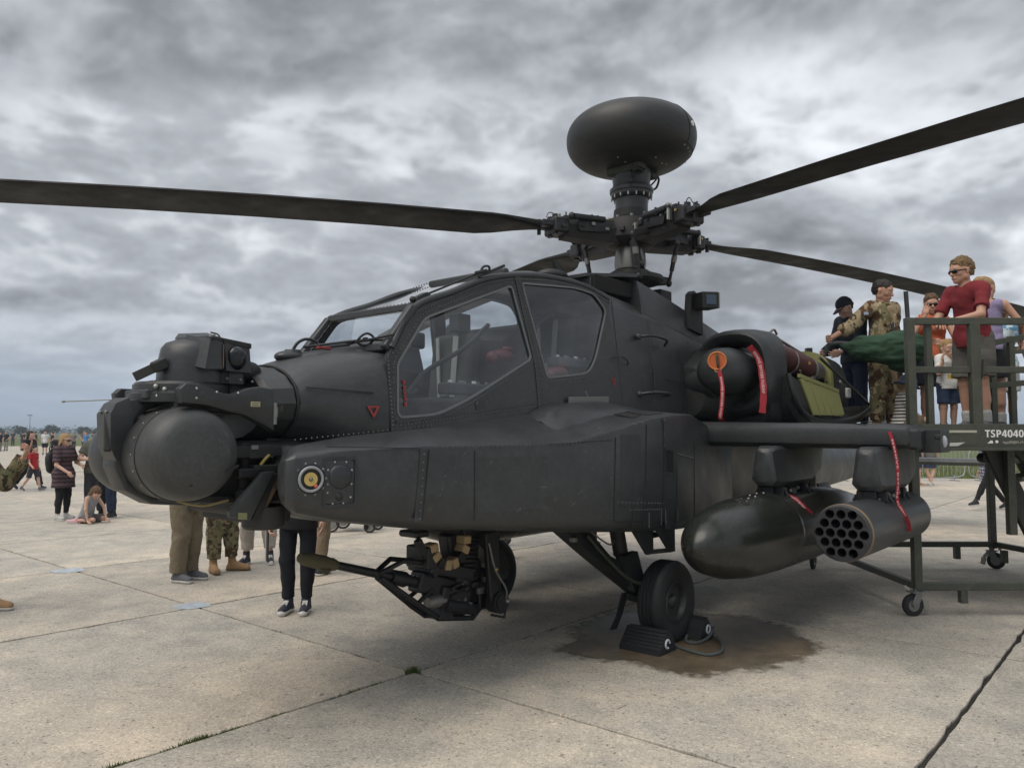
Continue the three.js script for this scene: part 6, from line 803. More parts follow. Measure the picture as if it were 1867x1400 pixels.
const white = cloth([0.62, 0.62, 0.60]), black = cloth([0.014, 0.014, 0.016]), navy = cloth([0.014, 0.018, 0.035]), denim = cloth([0.040, 0.065, 0.13]), denimD = cloth([0.02, 0.033, 0.075]), grey = cloth([0.14, 0.135, 0.12]), khakiM = cloth([0.235, 0.195, 0.13]), beige = cloth([0.56, 0.51, 0.455]), charcoal = cloth([0.045, 0.047, 0.055]), boots = std([0.33, 0.20, 0.10], 0.85), shoeGrey = std([0.10, 0.105, 0.115], 0.85), shoeNavy = std([0.03, 0.033, 0.05], 0.8), shoeBlack = std([0.02, 0.02, 0.022], 0.7);
const camoA = camo(camoTex, 1.5), camoB = camo(camoGreenTex, 1.7);
const DK = 1.68; // platform deck height
// --- on the platform ---
person({ label: 'man in a red T-shirt and sunglasses leaning on the platform rail', pos: [4.68, DK, -7.80], yaw: -1.22, h: 1.80, build: 1.0, skin: 0, J: { chest: [0, 1.30, 0.05], neck: [0, 1.44, 0.075], head: [0, 1.60, 0.125], shL: [0.185, 1.40, 0.07], shR: [-0.185, 1.40, 0.07], waist: [0, 1.10, 0.015], elL: [0.25, 1.13, 0.20], elR: [-0.22, 1.12, 0.22], wrL: [0.10, 1.075, 0.40], wrR: [-0.04, 1.07, 0.42] }, hand: { L: { dir: [-0.9, -0.1, 0.35], palm: [0, -1, 0.1], curl: 0.4 }, R: { dir: [0.8, -0.15, 0.5], palm: [0, -1, 0.1], curl: 0.4 } }, look: [-0.25, 0.12, 0], hair: ['curly', 'sandy'], glasses: 1, top: { mat: cloth([0.24, 0.022, 0.03]), sleeve: 'short', len: 0.72, loose: 0.018, hem: 0.84, wrinkle: 0.013 }, bottom: { mat: grey, name: 'shorts', end: 0.44, loose: 0.02, hemLoose: 0.03 }, socks: white, shoes: { mat: shoeGrey } });
person({ label: 'woman in an orange top and sunglasses holding her hand to her face', pos: [4.92, DK, -9.0], yaw: -0.25, h: 1.62, female: 1, build: 1.03, skin: 0, J: { elR: [-0.26, 1.20, 0.12], wrR: [-0.12, 1.46, 0.19], elL: [0.25, 1.16, 0.10], wrL: [0.05, 1.13, 0.24] }, hand: { R: { dir: [0.15, 1, 0.05], palm: [0.5, 0, -1], curl: 0.3 }, L: { dir: [-1, 0, 0.1], curl: 0.5 } }, look: [-0.1, 0.1, 0], hair: ['curly', 'mid'], glasses: 1, top: { mat: cloth([0.76, 0.19, 0.08]), sleeve: 'none', hem: 0.94, loose: 0.02 }, bottom: { mat: navy, name: 'shorts', end: 0.38, loose: 0.026, hemLoose: 0.04, waist: 1.08 }, shoes: { mat: shoeNavy } });
person({ label: 'woman with a blond ponytail and lilac vest standing behind the man in red', pos: [5.17, DK, -8.35], yaw: 2.5, h: 1.70, female: 1, skin: 0, J: { elR: [-0.32, 1.20, 0.02], wrR: [-0.30, 1.04, 0.25], elL: [0.24, 1.16, 0.06], wrL: [0.16, 1.05, 0.28] }, look: [-0.5, 0.08, 0], hair: ['pony', 'blond'], top: { mat: cloth([0.36, 0.31, 0.50]), sleeve: 'none', hem: 0.92, loose: 0.01, neckR: 0.085 }, bottom: { mat: charcoal, name: 'shorts', end: 0.36, loose: 0.012, waist: 1.06 }, shoes: { mat: shoeGrey }, socks: white });
person({ label: 'small child in a white top and denim shorts half hidden behind the man in red', pos: [4.83, DK, -8.55], yaw: 0.1, h: 1.02, child: 1, build: 1.15, hc: 0.007, J: { elR: [-0.27, 1.12, 0.15], wrR: [-0.24, 1.34, 0.22], elL: [0.22, 1.15, 0.14], wrL: [0.06, 1.32, 0.2], head: [0, 1.60, 0.04] }, hand: { R: { dir: [-0.1, 1, 0.1], size: 1.1 }, L: { dir: [-0.5, 1, 0], size: 1.1 } }, hair: ['short', 'blond'], top: { mat: stripes((u, v) => { const y = v % 1; return y > 0.02 && y < 0.12 && u % 1 < 0.5 ? [0.8, 0.7, 0.35] : [0.86, 0.86, 0.84]; }), sleeve: 'short', hem: 0.84 }, bottom: { mat: denim, name: 'shorts', end: 0.42, loose: 0.02 }, shoes: { mat: white } });
const soldier = person({ label: 'soldier in a tan camouflage uniform with rolled sleeves on the platform', pos: [4.44, DK, -9.2], yaw: 0.35, h: 1.83, build: 1.02, skin: 0, J: { elR: [-0.45, 1.20, -0.02], wrR: [-0.70, 1.06, -0.06], elL: [0.24, 1.14, -0.08], wrL: [0.22, 0.92, 0.06], knL: [0.13, 0.50, 0.03] }, hand: { R: { dir: [-0.9, -0.15, 0.3], palm: [0.3, 0, 1], curl: [0.9, 1, 1, 1], thumb: 0.2 }, L: { curl: 0.6 } }, look: [0.45, 0.26, 0.05], hair: ['short', 'dark'], top: { mat: camoA, sleeve: 'rolled', hem: 0.86, loose: 0.026, collar: 1, pockets: 1, badge: 1, wrinkle: 0.012, name: 'camouflage_shirt' }, bottom: { mat: camoA, name: 'camouflage_trousers', loose: 0.03, hemLoose: 0.03, wrinkle: 0.013 }, shoes: { mat: boots, tall: 0.16 } });
part('rank_slide', box(0.05, 0.10, 0.012, 0.0, 1.20, 0.165, 0.003), std([0.06, 0.06, 0.055], 0.9), soldier);
part('rank_mark', [0, 1, 2].map((k) => box(0.012, 0.012, 0.006, 0.0, 1.22 + k * 0.02 - 0.02, 0.174, 0.001, 0, 0, 0.78)), white, soldier);
person({ label: 'person in a dark cap, navy jacket and jeans looking down at the engine', pos: [4.28, DK, -9.6], yaw: -1.25, h: 1.72, skin: 1, J: { chest: [0, 1.30, 0.05], neck: [0, 1.44, 0.07], head: [0, 1.585, 0.14], shL: [0.17, 1.41, 0.06], shR: [-0.17, 1.41, 0.06], elL: [0.24, 1.14, 0.12], wrL: [0.14, 1.00, 0.34], elR: [-0.23, 1.14, 0.12], wrR: [-0.12, 1.02, 0.36] }, hand: { L: { dir: [-0.2, -0.3, 1], curl: 0.7 }, R: { dir: [0.2, -0.3, 1], curl: 0.7 } }, look: [0, 0.6, 0], hair: ['short', 'dark'], cap: [0.03, 0.032, 0.045], top: { mat: cloth([0.012, 0.02, 0.032]), sleeve: 'long', hem: 0.88, loose: 0.03, collar: 1, name: 'jacket' }, bottom: { mat: denimD, loose: 0.016 }, shoes: { mat: shoeBlack } });
person({ label: 'child in a striped T-shirt and denim bucket hat sitting on the platform floor', pos: [4.50, DK, -8.95], yaw: 1.25, h: 1.18, child: 0.8, build: 1.12, hc: 0.007, J: { pel: [0, 0.15, 0], waist: [0, 0.31, 0.02], chest: [0, 0.50, 0.05], neck: [0, 0.65, 0.07], head: [0, 0.80, 0.12], shL: [0.16, 0.61, 0.07], shR: [-0.16, 0.61, 0.07], elL: [0.24, 0.36, 0.14], elR: [-0.24, 0.36, 0.14], wrL: [0.14, 0.22, 0.34], wrR: [-0.14, 0.22, 0.34], hiL: [0.09, 0.12, 0.03], hiR: [-0.09, 0.12, 0.03], knL: [0.24, 0.22, 0.36], knR: [-0.24, 0.22, 0.36], anL: [-0.04, 0.09, 0.42], anR: [0.04, 0.09, 0.46], toL: [-0.16, 0.05, 0.5], toR: [0.16, 0.05, 0.54] }, look: [0.1, 0.3, 0], hair: ['short', 'blond'], hat: [0.14, 0.20, 0.30], top: { mat: stripes((u, v) => (v * 18) % 1 > 0.62 ? [0.12, 0.13, 0.18] : [0.82, 0.81, 0.78]), sleeve: 'short', hem: 0.05, sitting: 1 }, bottom: { mat: khakiM, name: 'shorts', end: 0.46, sitting: 1 }, shoes: { mat: shoeGrey } });
person({ label: 'person in a pale blue patterned top resting a hand on the far stair rail', pos: [6.02, DK - 0.02, -9.45], yaw: 2.2, h: 1.58, female: 1, skin: 0, J: { elL: [0.32, 1.16, 0.06], wrL: [0.36, 1.03, 0.28], elR: [-0.24, 1.15, 0.05], wrR: [-0.2, 1.02, 0.25] }, look: [0.2, 0.2, 0], hair: ['bun', 'mid'], top: { mat: stripes((u, v) => { const a = pfbm(u, v, 12, 3, 0.5, 61); return a > 0.55 ? [0.36, 0.55, 0.68] : [0.72, 0.78, 0.80]; }), sleeve: 'short', hem: 0.80, loose: 0.02, name: 'blouse' }, bottom: { mat: white, name: 'shorts', end: 0.4, loose: 0.02 }, shoes: { mat: white } });
// --- left of the nose ---
const W1 = person({ label: 'woman with long blond hair in a dark patterned tunic and black leggings', pos: [-8.69, 0, -15.05], yaw: 1.30, h: 1.66, female: 1, build: 1.08, lod: 1.3, J: { elL: [0.26, 1.16, 0.06], wrL: [0.16, 1.10, 0.30], elR: [-0.26, 1.12, 0.08], wrR: [-0.22, 0.98, 0.32] }, look: [0.1, 0.15, 0], hand: { R: { dir: [0, -0.6, 0.7] } }, hair: ['long', 'blond'], glasses: 1, top: { mat: stripes((u, v) => { const z = (v * 12 + 0.35 * Math.abs(((u * 10) % 1) - 0.5)) % 1; return z > 0.5 ? [0.34, 0.26, 0.28] : z > 0.32 ? [0.10, 0.09, 0.10] : [0.24, 0.19, 0.21]; }), sleeve: 'short', len: 0.85, hem: 0.66, loose: 0.03, flare: 0.05, name: 'tunic' }, bottom: { mat: black, name: 'leggings', loose: 0.006 }, shoes: { mat: white } });
const bagMat = std([0.014, 0.014, 0.016], 0.6);
const bp = (pos, label) => { const t = thing('backpack', label, 'backpack', pos, 1.30); part('bag', field([{ a: [0, 0.22, 0], b: [0, 0.06, 0], ra: 0.15, rb: 0.13, n: [0, 0, 1], s: 0.62, k: 0.04 }, { a: [0, 0.32, 0], b: [0, 0.36, 0], ra: 0.10, rb: 0.06, n: [0, 0, 1], s: 0.6, k: 0.05 }], 0.014, { noise: [8, 8, 8, 0.012, 3] }), bagMat, t); part('strap', [tube([[0.10, 0.36, 0.05], [0.11, 0.44, 0.16], [0.11, 0.36, 0.28], [0.12, 0.15, 0.28]], 0.018, 16, 6), tube([[-0.10, 0.36, 0.05], [-0.11, 0.44, 0.16], [-0.11, 0.36, 0.28], [-0.12, 0.15, 0.28]], 0.018, 16, 6)], bagMat, t); part('handle', tube([[-0.05, 0.38, -0.02], [-0.04, 0.45, -0.03], [0.04, 0.45, -0.03], [0.05, 0.38, -0.02]], 0.012, 12, 6), bagMat, t); return t; };
bp([-8.98, 0.95, -15.15], 'black backpack worn by the woman in the patterned tunic');
person({ label: 'man in a sage green T-shirt and grey cap holding a snack', pos: [-8.25, 0, -15.4], yaw: 0.35, h: 1.76, build: 1.14, lod: 1.45, J: { elL: [0.28, 1.16, 0.06], wrL: [0.10, 1.12, 0.28], elR: [-0.28, 1.16, 0.08], wrR: [-0.10, 1.16, 0.30] }, look: [-0.2, 0.2, 0], hair: ['short', 'brown'], cap: [0.10, 0.11, 0.13], glasses: 1, top: { mat: cloth([0.13, 0.135, 0.105]), sleeve: 'short', hem: 0.88, loose: 0.024 }, bottom: { mat: charcoal, loose: 0.026, hemLoose: 0.03 }, shoes: { mat: shoeBlack } });
{ const t = thing('snack', 'orange snack packet held by the man in the green T-shirt', 'snack', [-8.12, 1.16, -15.12]); part('packet', box(0.07, 0.12, 0.03, 0, 0.06, 0, 0.01, 0, 0, 0.3), std([0.55, 0.25, 0.04], 0.6), t); part('top_edge', box(0.06, 0.02, 0.02, -0.02, 0.125, 0, 0.006, 0, 0, 0.3), std([0.6, 0.5, 0.2], 0.6), t); }
person({ label: 'person in a white T-shirt and blue jeans beside the helicopter nose reading a paper', pos: [-7.90, 0, -15.35], yaw: -1.35, h: 1.70, lod: 1.45, J: { elL: [0.24, 1.17, 0.06], wrL: [0.12, 1.14, 0.30], elR: [-0.24, 1.18, 0.08], wrR: [-0.10, 1.22, 0.30] }, look: [0, 0.25, 0], hair: ['short', 'brown'], cap: [0.20, 0.21, 0.24], top: { mat: cloth([0.50, 0.54, 0.62]), sleeve: 'short', hem: 0.82, loose: 0.03 }, bottom: { mat: denimD, loose: 0.016 }, shoes: { mat: shoeBlack } });
{ const t = thing('leaflet', 'white folded leaflet in the hands of the person in jeans', 'leaflet', [-8.22, 1.20, -15.28]); part('page', box(0.26, 0.006, 0.18, -0.05, 0.03, 0, 0.001, 0, 0.3, 0.5), std([0.75, 0.75, 0.74], 0.8), t); part('fold', box(0.10, 0.006, 0.18, 0.09, 0.10, 0, 0.001, 0, 0.3, 0.6), std([0.7, 0.72, 0.75], 0.8), t); }
person({ label: 'girl with long brown hair sitting on the concrete leaning on one arm', pos: [-7.93, 0, -14.55], yaw: 1.15, h: 1.30, child: 0.6, female: 0, build: 1.02, lod: 1.4, J: { pel: [0, 0.16, -0.05], waist: [0, 0.32, 0.02], chest: [0, 0.52, 0.12], neck: [0, 0.66, 0.17], head: [0, 0.76, 0.28], shL: [0.16, 0.62, 0.15], shR: [-0.16, 0.62, 0.17], elL: [0.24, 0.40, 0.28], wrL: [0.22, 0.12, 0.40], elR: [-0.22, 0.36, 0.22], wrR: [-0.20, 0.09, 0.28], hiL: [0.09, 0.13, -0.03], hiR: [-0.09, 0.13, -0.03], knL: [0.28, 0.10, 0.26], knR: [-0.10, 0.10, 0.34], anL: [0.10, 0.08, -0.25], anR: [-0.22, 0.08, -0.10], toL: [0.04, 0.06, -0.42], toR: [-0.3, 0.06, -0.3] }, hand: { R: { dir: [-0.2, -0.5, 1], palm: [0, -1, 0], curl: 0.1 }, L: { dir: [0.1, -0.6, 1], palm: [0, -1, 0] } }, look: [0, 0.85, 0], hair: ['long', 'mid'], hairTo: [0, -0.30, 0.0], top: { mat: cloth([0.36, 0.38, 0.40]), sleeve: 'none', hem: 0.05, sitting: 1, name: 'vest' }, bottom: { mat: cloth([0.16, 0.13, 0.14]), name: 'shorts', end: 0.4, sitting: 1 }, shoes: { mat: std([0.60, 0.36, 0.40], 0.7) } });
person({ label: 'woman in black with long dark hair walking with a long stride', pos: [-14.25, 0, -22.9], yaw: 1.35, h: 1.72, female: 1, lod: 1.9, J: { knL: [0.10, 0.52, 0.22], anL: [0.10, 0.09, 0.34], toL: [0.11, 0.05, 0.50], knR: [-0.10, 0.52, -0.10], anR: [-0.10, 0.16, -0.42], toR: [-0.11, 0.05, -0.30], elR: [-0.24, 1.16, 0.08], wrR: [-0.2, 1.0, 0.3] }, hair: ['long', 'dark'], top: { mat: black, sleeve: 'short', hem: 0.84 }, bottom: { mat: black, loose: 0.03, hemLoose: 0.04 }, shoes: { mat: shoeNavy } });
person({ label: 'child in a red T-shirt wearing ear defenders walking on the apron', pos: [-13.75, 0, -22.3], yaw: 1.45, h: 1.28, child: 0.6, lod: 1.8, J: { knL: [0.10, 0.50, 0.14], anL: [0.10, 0.09, 0.24], toL: [0.11, 0.05, 0.40], knR: [-0.10, 0.50, -0.12], anR: [-0.10, 0.14, -0.40], toR: [-0.11, 0.05, -0.28], elR: [-0.26, 1.14, 0.0], wrR: [-0.34, 0.98, 0.20] }, hair: ['short', 'dark'], headset: [0.02, 0.02, 0.03], top: { mat: cloth([0.50, 0.025, 0.03]), sleeve: 'short', hem: 0.85 }, bottom: { mat: charcoal, name: 'shorts', end: 0.46 }, shoes: { mat: shoeGrey } });
person({ label: 'soldier at the left edge of the scene raising a pointing hand', pos: [-5.20, 0, -7.40], yaw: 1.5, h: 1.80, skin: 0, J: { knL: [0.1, 0.5, 0.16], elL: [0.24, 1.16, 0.20], wrL: [0.2, 1.41, 0.41], elR: [-0.24, 1.14, 0.04], wrR: [-0.2, 0.96, 0.22], anL: [0.11, 0.085, 0.20], toL: [0.12, 0.035, 0.375], toR: [-0.12, 0.035, 0.17] }, hand: { L: { dir: [-0.05, 1, 0.55], palm: [-0.3, 0.3, -1], curl: [0.12, 0.9, 1.05, 1.05], thumb: 1.3 } }, hair: ['short', 'dark'], top: { mat: camoB, sleeve: 'long', hem: 0.84, loose: 0.03, wrinkle: 0.013, name: 'camouflage_shirt', collar: 1 }, bottom: { mat: camoB, name: 'camouflage_trousers', loose: 0.03, hemLoose: 0.03 }, shoes: { mat: boots, tall: 0.14 } });
// --- beyond the helicopter, seen under the nose ---
person({ label: 'person in khaki trousers and grey canvas shoes standing behind the helicopter nose', pos: [-3.74, 0, -8.95], yaw: 1.25, h: 1.76, build: 1.1, J: { elL: [0.24, 1.18, 0.10], wrL: [0.12, 1.22, 0.30], elR: [-0.24, 1.18, 0.10], wrR: [-0.12, 1.20, 0.30], toL: [0.12, 0.035, 0.17], toR: [-0.12, 0.035, 0.16] }, hair: ['short', 'brown'], top: { mat: cloth([0.10, 0.105, 0.09]), sleeve: 'short', hem: 0.80 }, bottom: { mat: khakiM, loose: 0.03, hemLoose: 0.04, end: 0.97, wrinkle: 0.013 }, shoes: { mat: shoeGrey, sole: 0.03 } });
person({ label: 'soldier in camouflage trousers and tan boots standing behind the helicopter nose', pos: [-3.55, 0, -9.55], yaw: 0.75, h: 1.74, J: { anL: [0.12, 0.085, 0.03], toL: [0.26, 0.035, 0.16], anR: [-0.12, 0.085, 0.05], toR: [-0.14, 0.035, 0.22] }, hair: ['short', 'dark'], top: { mat: camoB, sleeve: 'long', hem: 0.84, name: 'camouflage_shirt' }, bottom: { mat: camoB, name: 'camouflage_trousers', loose: 0.034, hemLoose: 0.034, end: 0.9, wrinkle: 0.016 }, shoes: { mat: boots, tall: 0.12, soleMat: std([0.16, 0.11, 0.06], 0.9) } });
person({ label: 'person in pale baggy trousers and black high-top canvas shoes', pos: [-3.28, 0, -10.1], yaw: 0.15, h: 1.70, J: { elL: [0.24, 1.18, 0.10], wrL: [0.12, 1.22, 0.30], elR: [-0.24, 1.18, 0.10], wrR: [-0.12, 1.20, 0.30], anL: [0.15, 0.085, 0], anR: [-0.15, 0.085, 0], knL: [0.14, 0.5, 0.02], knR: [-0.14, 0.5, 0.02], toL: [0.19, 0.035, 0.15], toR: [-0.19, 0.035, 0.15] }, hair: ['short', 'brown'], top: { mat: cloth([0.05, 0.055, 0.06]), sleeve: 'long', hem: 0.76, loose: 0.03 }, bottom: { mat: beige, loose: 0.034, hemLoose: 0.03, end: 0.86, wrinkle: 0.015 }, shoes: { mat: shoeNavy, tall: 0.07, laces: 1, toe: 1 } });
const pD = person({ label: 'person in slim black trousers and black and white trainers behind the gun', pos: [-2.03, 0, -7.42], yaw: 0.0, h: 1.72, build: 0.98, J: { wrR: [-0.245, 0.86, 0.07], elR: [-0.245, 1.12, -0.02], anL: [0.085, 0.085, 0], anR: [-0.085, 0.085, 0], toL: [0.10, 0.035, 0.16], toR: [-0.10, 0.035, 0.16] }, hand: { R: { curl: 0.7 } }, hair: ['short', 'dark'], top: { mat: black, sleeve: 'short', hem: 0.80, loose: 0.03 }, bottom: { mat: cloth([0.010, 0.012, 0.020]), loose: 0.012, end: 0.93, wrinkle: 0.010 }, shoes: { mat: shoeNavy, laces: 1, toe: 1, sole: 0.04, tall: 0.05 } });
{ const t = thing('walking_stick', 'dark folded stick held by the person in slim black trousers', 'stick', [-2.285, 0.50, -7.30]); part('shaft', cyl([0, 0, 0], [0, 0.28, 0], 0.012), std([0.05, 0.05, 0.05], 0.5), t); part('pale_edge', cyl([-0.014, 0.01, 0], [-0.014, 0.27, 0], 0.006), std([0.4, 0.39, 0.35], 0.5), t); }
person({ label: 'person in tan trousers mostly hidden behind the one in black', pos: [-2.32, 0, -9.3], yaw: 2.8, h: 1.74, J: { elL: [0.24, 1.18, 0.10], wrL: [0.12, 1.22, 0.30], elR: [-0.24, 1.18, 0.10], wrR: [-0.12, 1.20, 0.30], knL: [0.06, 0.5, 0.02], anL: [0.05, 0.085, 0], knR: [-0.06, 0.5, 0.02], anR: [-0.05, 0.085, 0], toL: [0.06, 0.035, 0.15], toR: [-0.06, 0.035, 0.15] }, hair: ['short', 'brown'], top: { mat: grey, sleeve: 'short', hem: 0.84 }, bottom: { mat: cloth([0.33, 0.255, 0.17]), loose: 0.03, hemLoose: 0.02 }, shoes: { mat: shoeBlack } });
// --- right, beyond the platform ---
person({ label: 'person in dark leggings with a checked shirt striding under the stairs', pos: [10.4, 0, -16.95], yaw: -1.6, h: 1.66, female: 1, lod: 1.5, J: { knL: [0.10, 0.54, 0.20], anL: [0.10, 0.20, 0.36], toL: [0.11, 0.13, 0.50], knR: [-0.10, 0.52, -0.12], anR: [-0.10, 0.14, -0.44], toR: [-0.11, 0.05, -0.32] }, hair: ['bun', 'dark'], top: { mat: stripes((u, v) => { const a = (u * 14) % 1 > 0.5, b = (v * 14) % 1 > 0.5; return a && b ? [0.2, 0.2, 0.3] : a || b ? [0.42, 0.42, 0.5] : [0.66, 0.66, 0.7]; }), sleeve: 'short', hem: 0.70, flare: 0.04 }, bottom: { mat: black, name: 'leggings', loose: 0.008 }, shoes: { mat: shoeBlack } });
person({ label: 'person with bare legs and sandals near the crowd barrier, left of two', pos: [12.75, 0, -24.45], yaw: 0.4, h: 1.66, lod: 1.9, hair: ['short', 'dark'], top: { mat: navy, sleeve: 'short', hem: 0.8 }, bottom: { mat: denim, name: 'shorts', end: 0.4 }, shoes: { mat: boots, tall: -0.02 } });
person({ label: 'person with crossed bare legs and white sandals near the crowd barrier', pos: [13.2, 0, -24.5], yaw: 2.9, h: 1.68, lod: 1.9, J: { anL: [-0.02, 0.085, 0.02], anR: [0.02, 0.085, -0.06], toL: [-0.1, 0.035, 0.15], toR: [0.12, 0.035, 0.1] }, hair: ['short', 'brown'], top: { mat: grey, sleeve: 'short', hem: 0.8 }, bottom: { mat: denim, name: 'shorts', end: 0.4 }, shoes: { mat: white, tall: -0.02 } });
// --- far crowd ---
const crowd = [
  [-45.0, -68.9, 1.74, 'short', 'dark', [0.02, 0.02, 0.022], [0.26, 0.25, 0.22], 0, 'person in a black T-shirt and pale trousers, farthest left of the distant crowd'],
  [-43.9, -69.5, 1.74, 'short', 'dark', [0.03, 0.035, 0.05], [0.06, 0.07, 0.11], 3, 'person in dark clothes in the distant crowd, second from left'],
  [-42.9, -68.0, 1.70, 'short', 'brown', [0.03, 0.03, 0.035], [0.05, 0.05, 0.06], 2.4, 'person in a dark jacket in the distant crowd, third from left'],
  [-38.3, -61.5, 1.70, 'long', 'dark', [0.015, 0.015, 0.017], [0.015, 0.015, 0.017], 1.2, 'person in a long black dress in the distant crowd'],
  [-34.6, -57.4, 1.76, 'short', 'dark', [0.62, 0.62, 0.62], [0.012, 0.012, 0.014], 0.5, 'person in a white T-shirt and black shorts in the distant crowd'],
  [-36.2, -61.0, 1.68, 'bun', 'dark', [0.02, 0.02, 0.025], [0.02, 0.02, 0.025], -0.9, 'woman in a strapless dark dress in the distant crowd'],
  [-37.3, -67.5, 1.76, 'short', 'mid', [0.22, 0.11, 0.09], [0.05, 0.05, 0.06], 0.8, 'person in a dusky red top in the distant crowd'],
  [-35.2, -64.0, 1.66, 'short', 'brown', [0.08, 0.22, 0.45], [0.05, 0.05, 0.07], 0.3, 'person in a bright blue T-shirt in the distant crowd'],
  [-33.4, -66.0, 1.72, 'short', 'dark', [0.03, 0.03, 0.035], [0.04, 0.04, 0.05], 0.9, 'person in a black top beside the green T-shirt man in the distance'],
  [-23.6, -44.5, 1.74, 'short', 'dark', [0.02, 0.02, 0.023], [0.05, 0.05, 0.06], 0.4, 'person in a black T-shirt just left of the helicopter nose'],
  [-23.3, -46.5, 1.72, 'short', 'mid', [0.06, 0.065, 0.055], [0.05, 0.05, 0.06], 1.8, 'person in an olive top just left of the helicopter nose'],
  [-22.3, -45.0, 1.64, 'bun', 'brown', [0.55, 0.55, 0.56], [0.06, 0.07, 0.1], 2.6, 'person in a white top just left of the helicopter nose'],
  [-44.3, -67.0, 1.68, 'short', 'dark', [0.02, 0.02, 0.03], [0.22, 0.2, 0.17], 0.9, 'person in navy top and stone trousers in the distant crowd by the left pair'],
  [-40.6, -66.0, 1.72, 'short', 'dark', [0.05, 0.05, 0.055], [0.03, 0.03, 0.04], 2.0, 'person in charcoal in the distant crowd between the dark jacket and the black dress'],
  [-39.6, -70.0, 1.66, 'long', 'brown', [0.16, 0.15, 0.15], [0.03, 0.03, 0.04], 0.2, 'person in a grey top with long brown hair in the distant crowd'],
  [-32.2, -62.0, 1.74, 'short', 'dark', [0.018, 0.018, 0.02], [0.03, 0.03, 0.04], 0.6, 'person in black in the distant crowd, right of the white T-shirt'],
  [-30.6, -60.0, 1.70, 'short', 'mid', [0.10, 0.13, 0.20], [0.06, 0.06, 0.07], 3.0, 'person in a slate blue top in the distant crowd, right of the white T-shirt'],
  [-27.2, -52.0, 1.72, 'short', 'dark', [0.025, 0.025, 0.03], [0.05, 0.05, 0.07], 2.2, 'person in a dark hooded top left of the black T-shirt by the helicopter nose'],
  [-25.6, -48.5, 1.66, 'bun', 'brown', [0.30, 0.12, 0.12], [0.04, 0.04, 0.05], 0.3, 'woman in a dull red top left of the black T-shirt by the helicopter nose'],
  [-58.0, -90.0, 1.74, 'short', 'dark', [0.05, 0.06, 0.08], [0.05, 0.05, 0.06], 0.3, 'small distant figure in blue grey at the very left of the crowd'],
  [-52.0, -88.0, 1.70, 'short', 'brown', [0.35, 0.34, 0.33], [0.05, 0.05, 0.07], 1.3, 'small distant figure in a pale top at the left of the crowd']];
for (const [x, z, h, hs, hcx, t, b, yaw, label] of crowd) person({ label, pos: [x, 0, z], yaw, h, lod: 2.8, hc: 0.009, build: 1.05, J: { wrL: [0.2, 1.0, 0.15], wrR: [-0.2, 0.95, 0.12] }, hair: [hs, hcx], top: { mat: std(t, 0.9), sleeve: 'short', hem: 0.84 }, bottom: { mat: std(b, 0.9), end: b[0] < 0.013 ? 0.45 : 0.95, name: b[0] < 0.013 ? 'shorts' : 'trousers' }, shoes: { mat: shoeBlack } });
// ---------- work platform on castors, right ----------
const PG = std([0.088, 0.094, 0.068], 0.55, 0, { map: paintTex }), PGd = std([0.045, 0.048, 0.036], 0.6, 0, { map: paintTex });
function castor(parent, x, z, turn, lab) {
  const c = new THREE.Group(); c.name = 'castor'; c.position.set(x, 0, z); c.rotation.y = turn; parent.add(c);
  part('castor_tyre', lathe([[0.055, -0.022], [0.085, -0.024], [0.10, -0.016], [0.10, 0.016], [0.085, 0.024], [0.055, 0.022]], 28, 'z', [-0.03, 0.10, 0]), M.rubber, c);
  part('castor_hub', [cyl([-0.03, 0.10, -0.022], [-0.03, 0.10, 0.022], 0.057), cyl([-0.03, 0.10, -0.04], [-0.03, 0.10, 0.04], 0.018)], M.dull, c);
  part('castor_fork', [bar([-0.03, 0.10, 0.034], [0.02, 0.215, 0.034], 0.012, 0.07, 0.003, V(1, 0, 0)), bar([-0.03, 0.10, -0.034], [0.02, 0.215, -0.034], 0.012, 0.07, 0.003, V(1, 0, 0)), box(0.13, 0.012, 0.11, 0.01, 0.22, 0, 0.003), cyl([0.01, 0.22, 0], [0.01, 0.25, 0], 0.03)], M.dull, c);
  part('brake_lever', [bar([0.04, 0.21, 0.0], [0.10, 0.13, 0], 0.012, 0.04, 0.003), bar([0.10, 0.13, 0], [0.115, 0.04, 0], 0.012, 0.055, 0.003), bar([-0.06, 0.24, 0], [-0.11, 0.275, 0], 0.012, 0.03, 0.003)], std([0.35, 0.34, 0.30], 0.4, 0.7), c);
  return c;
}
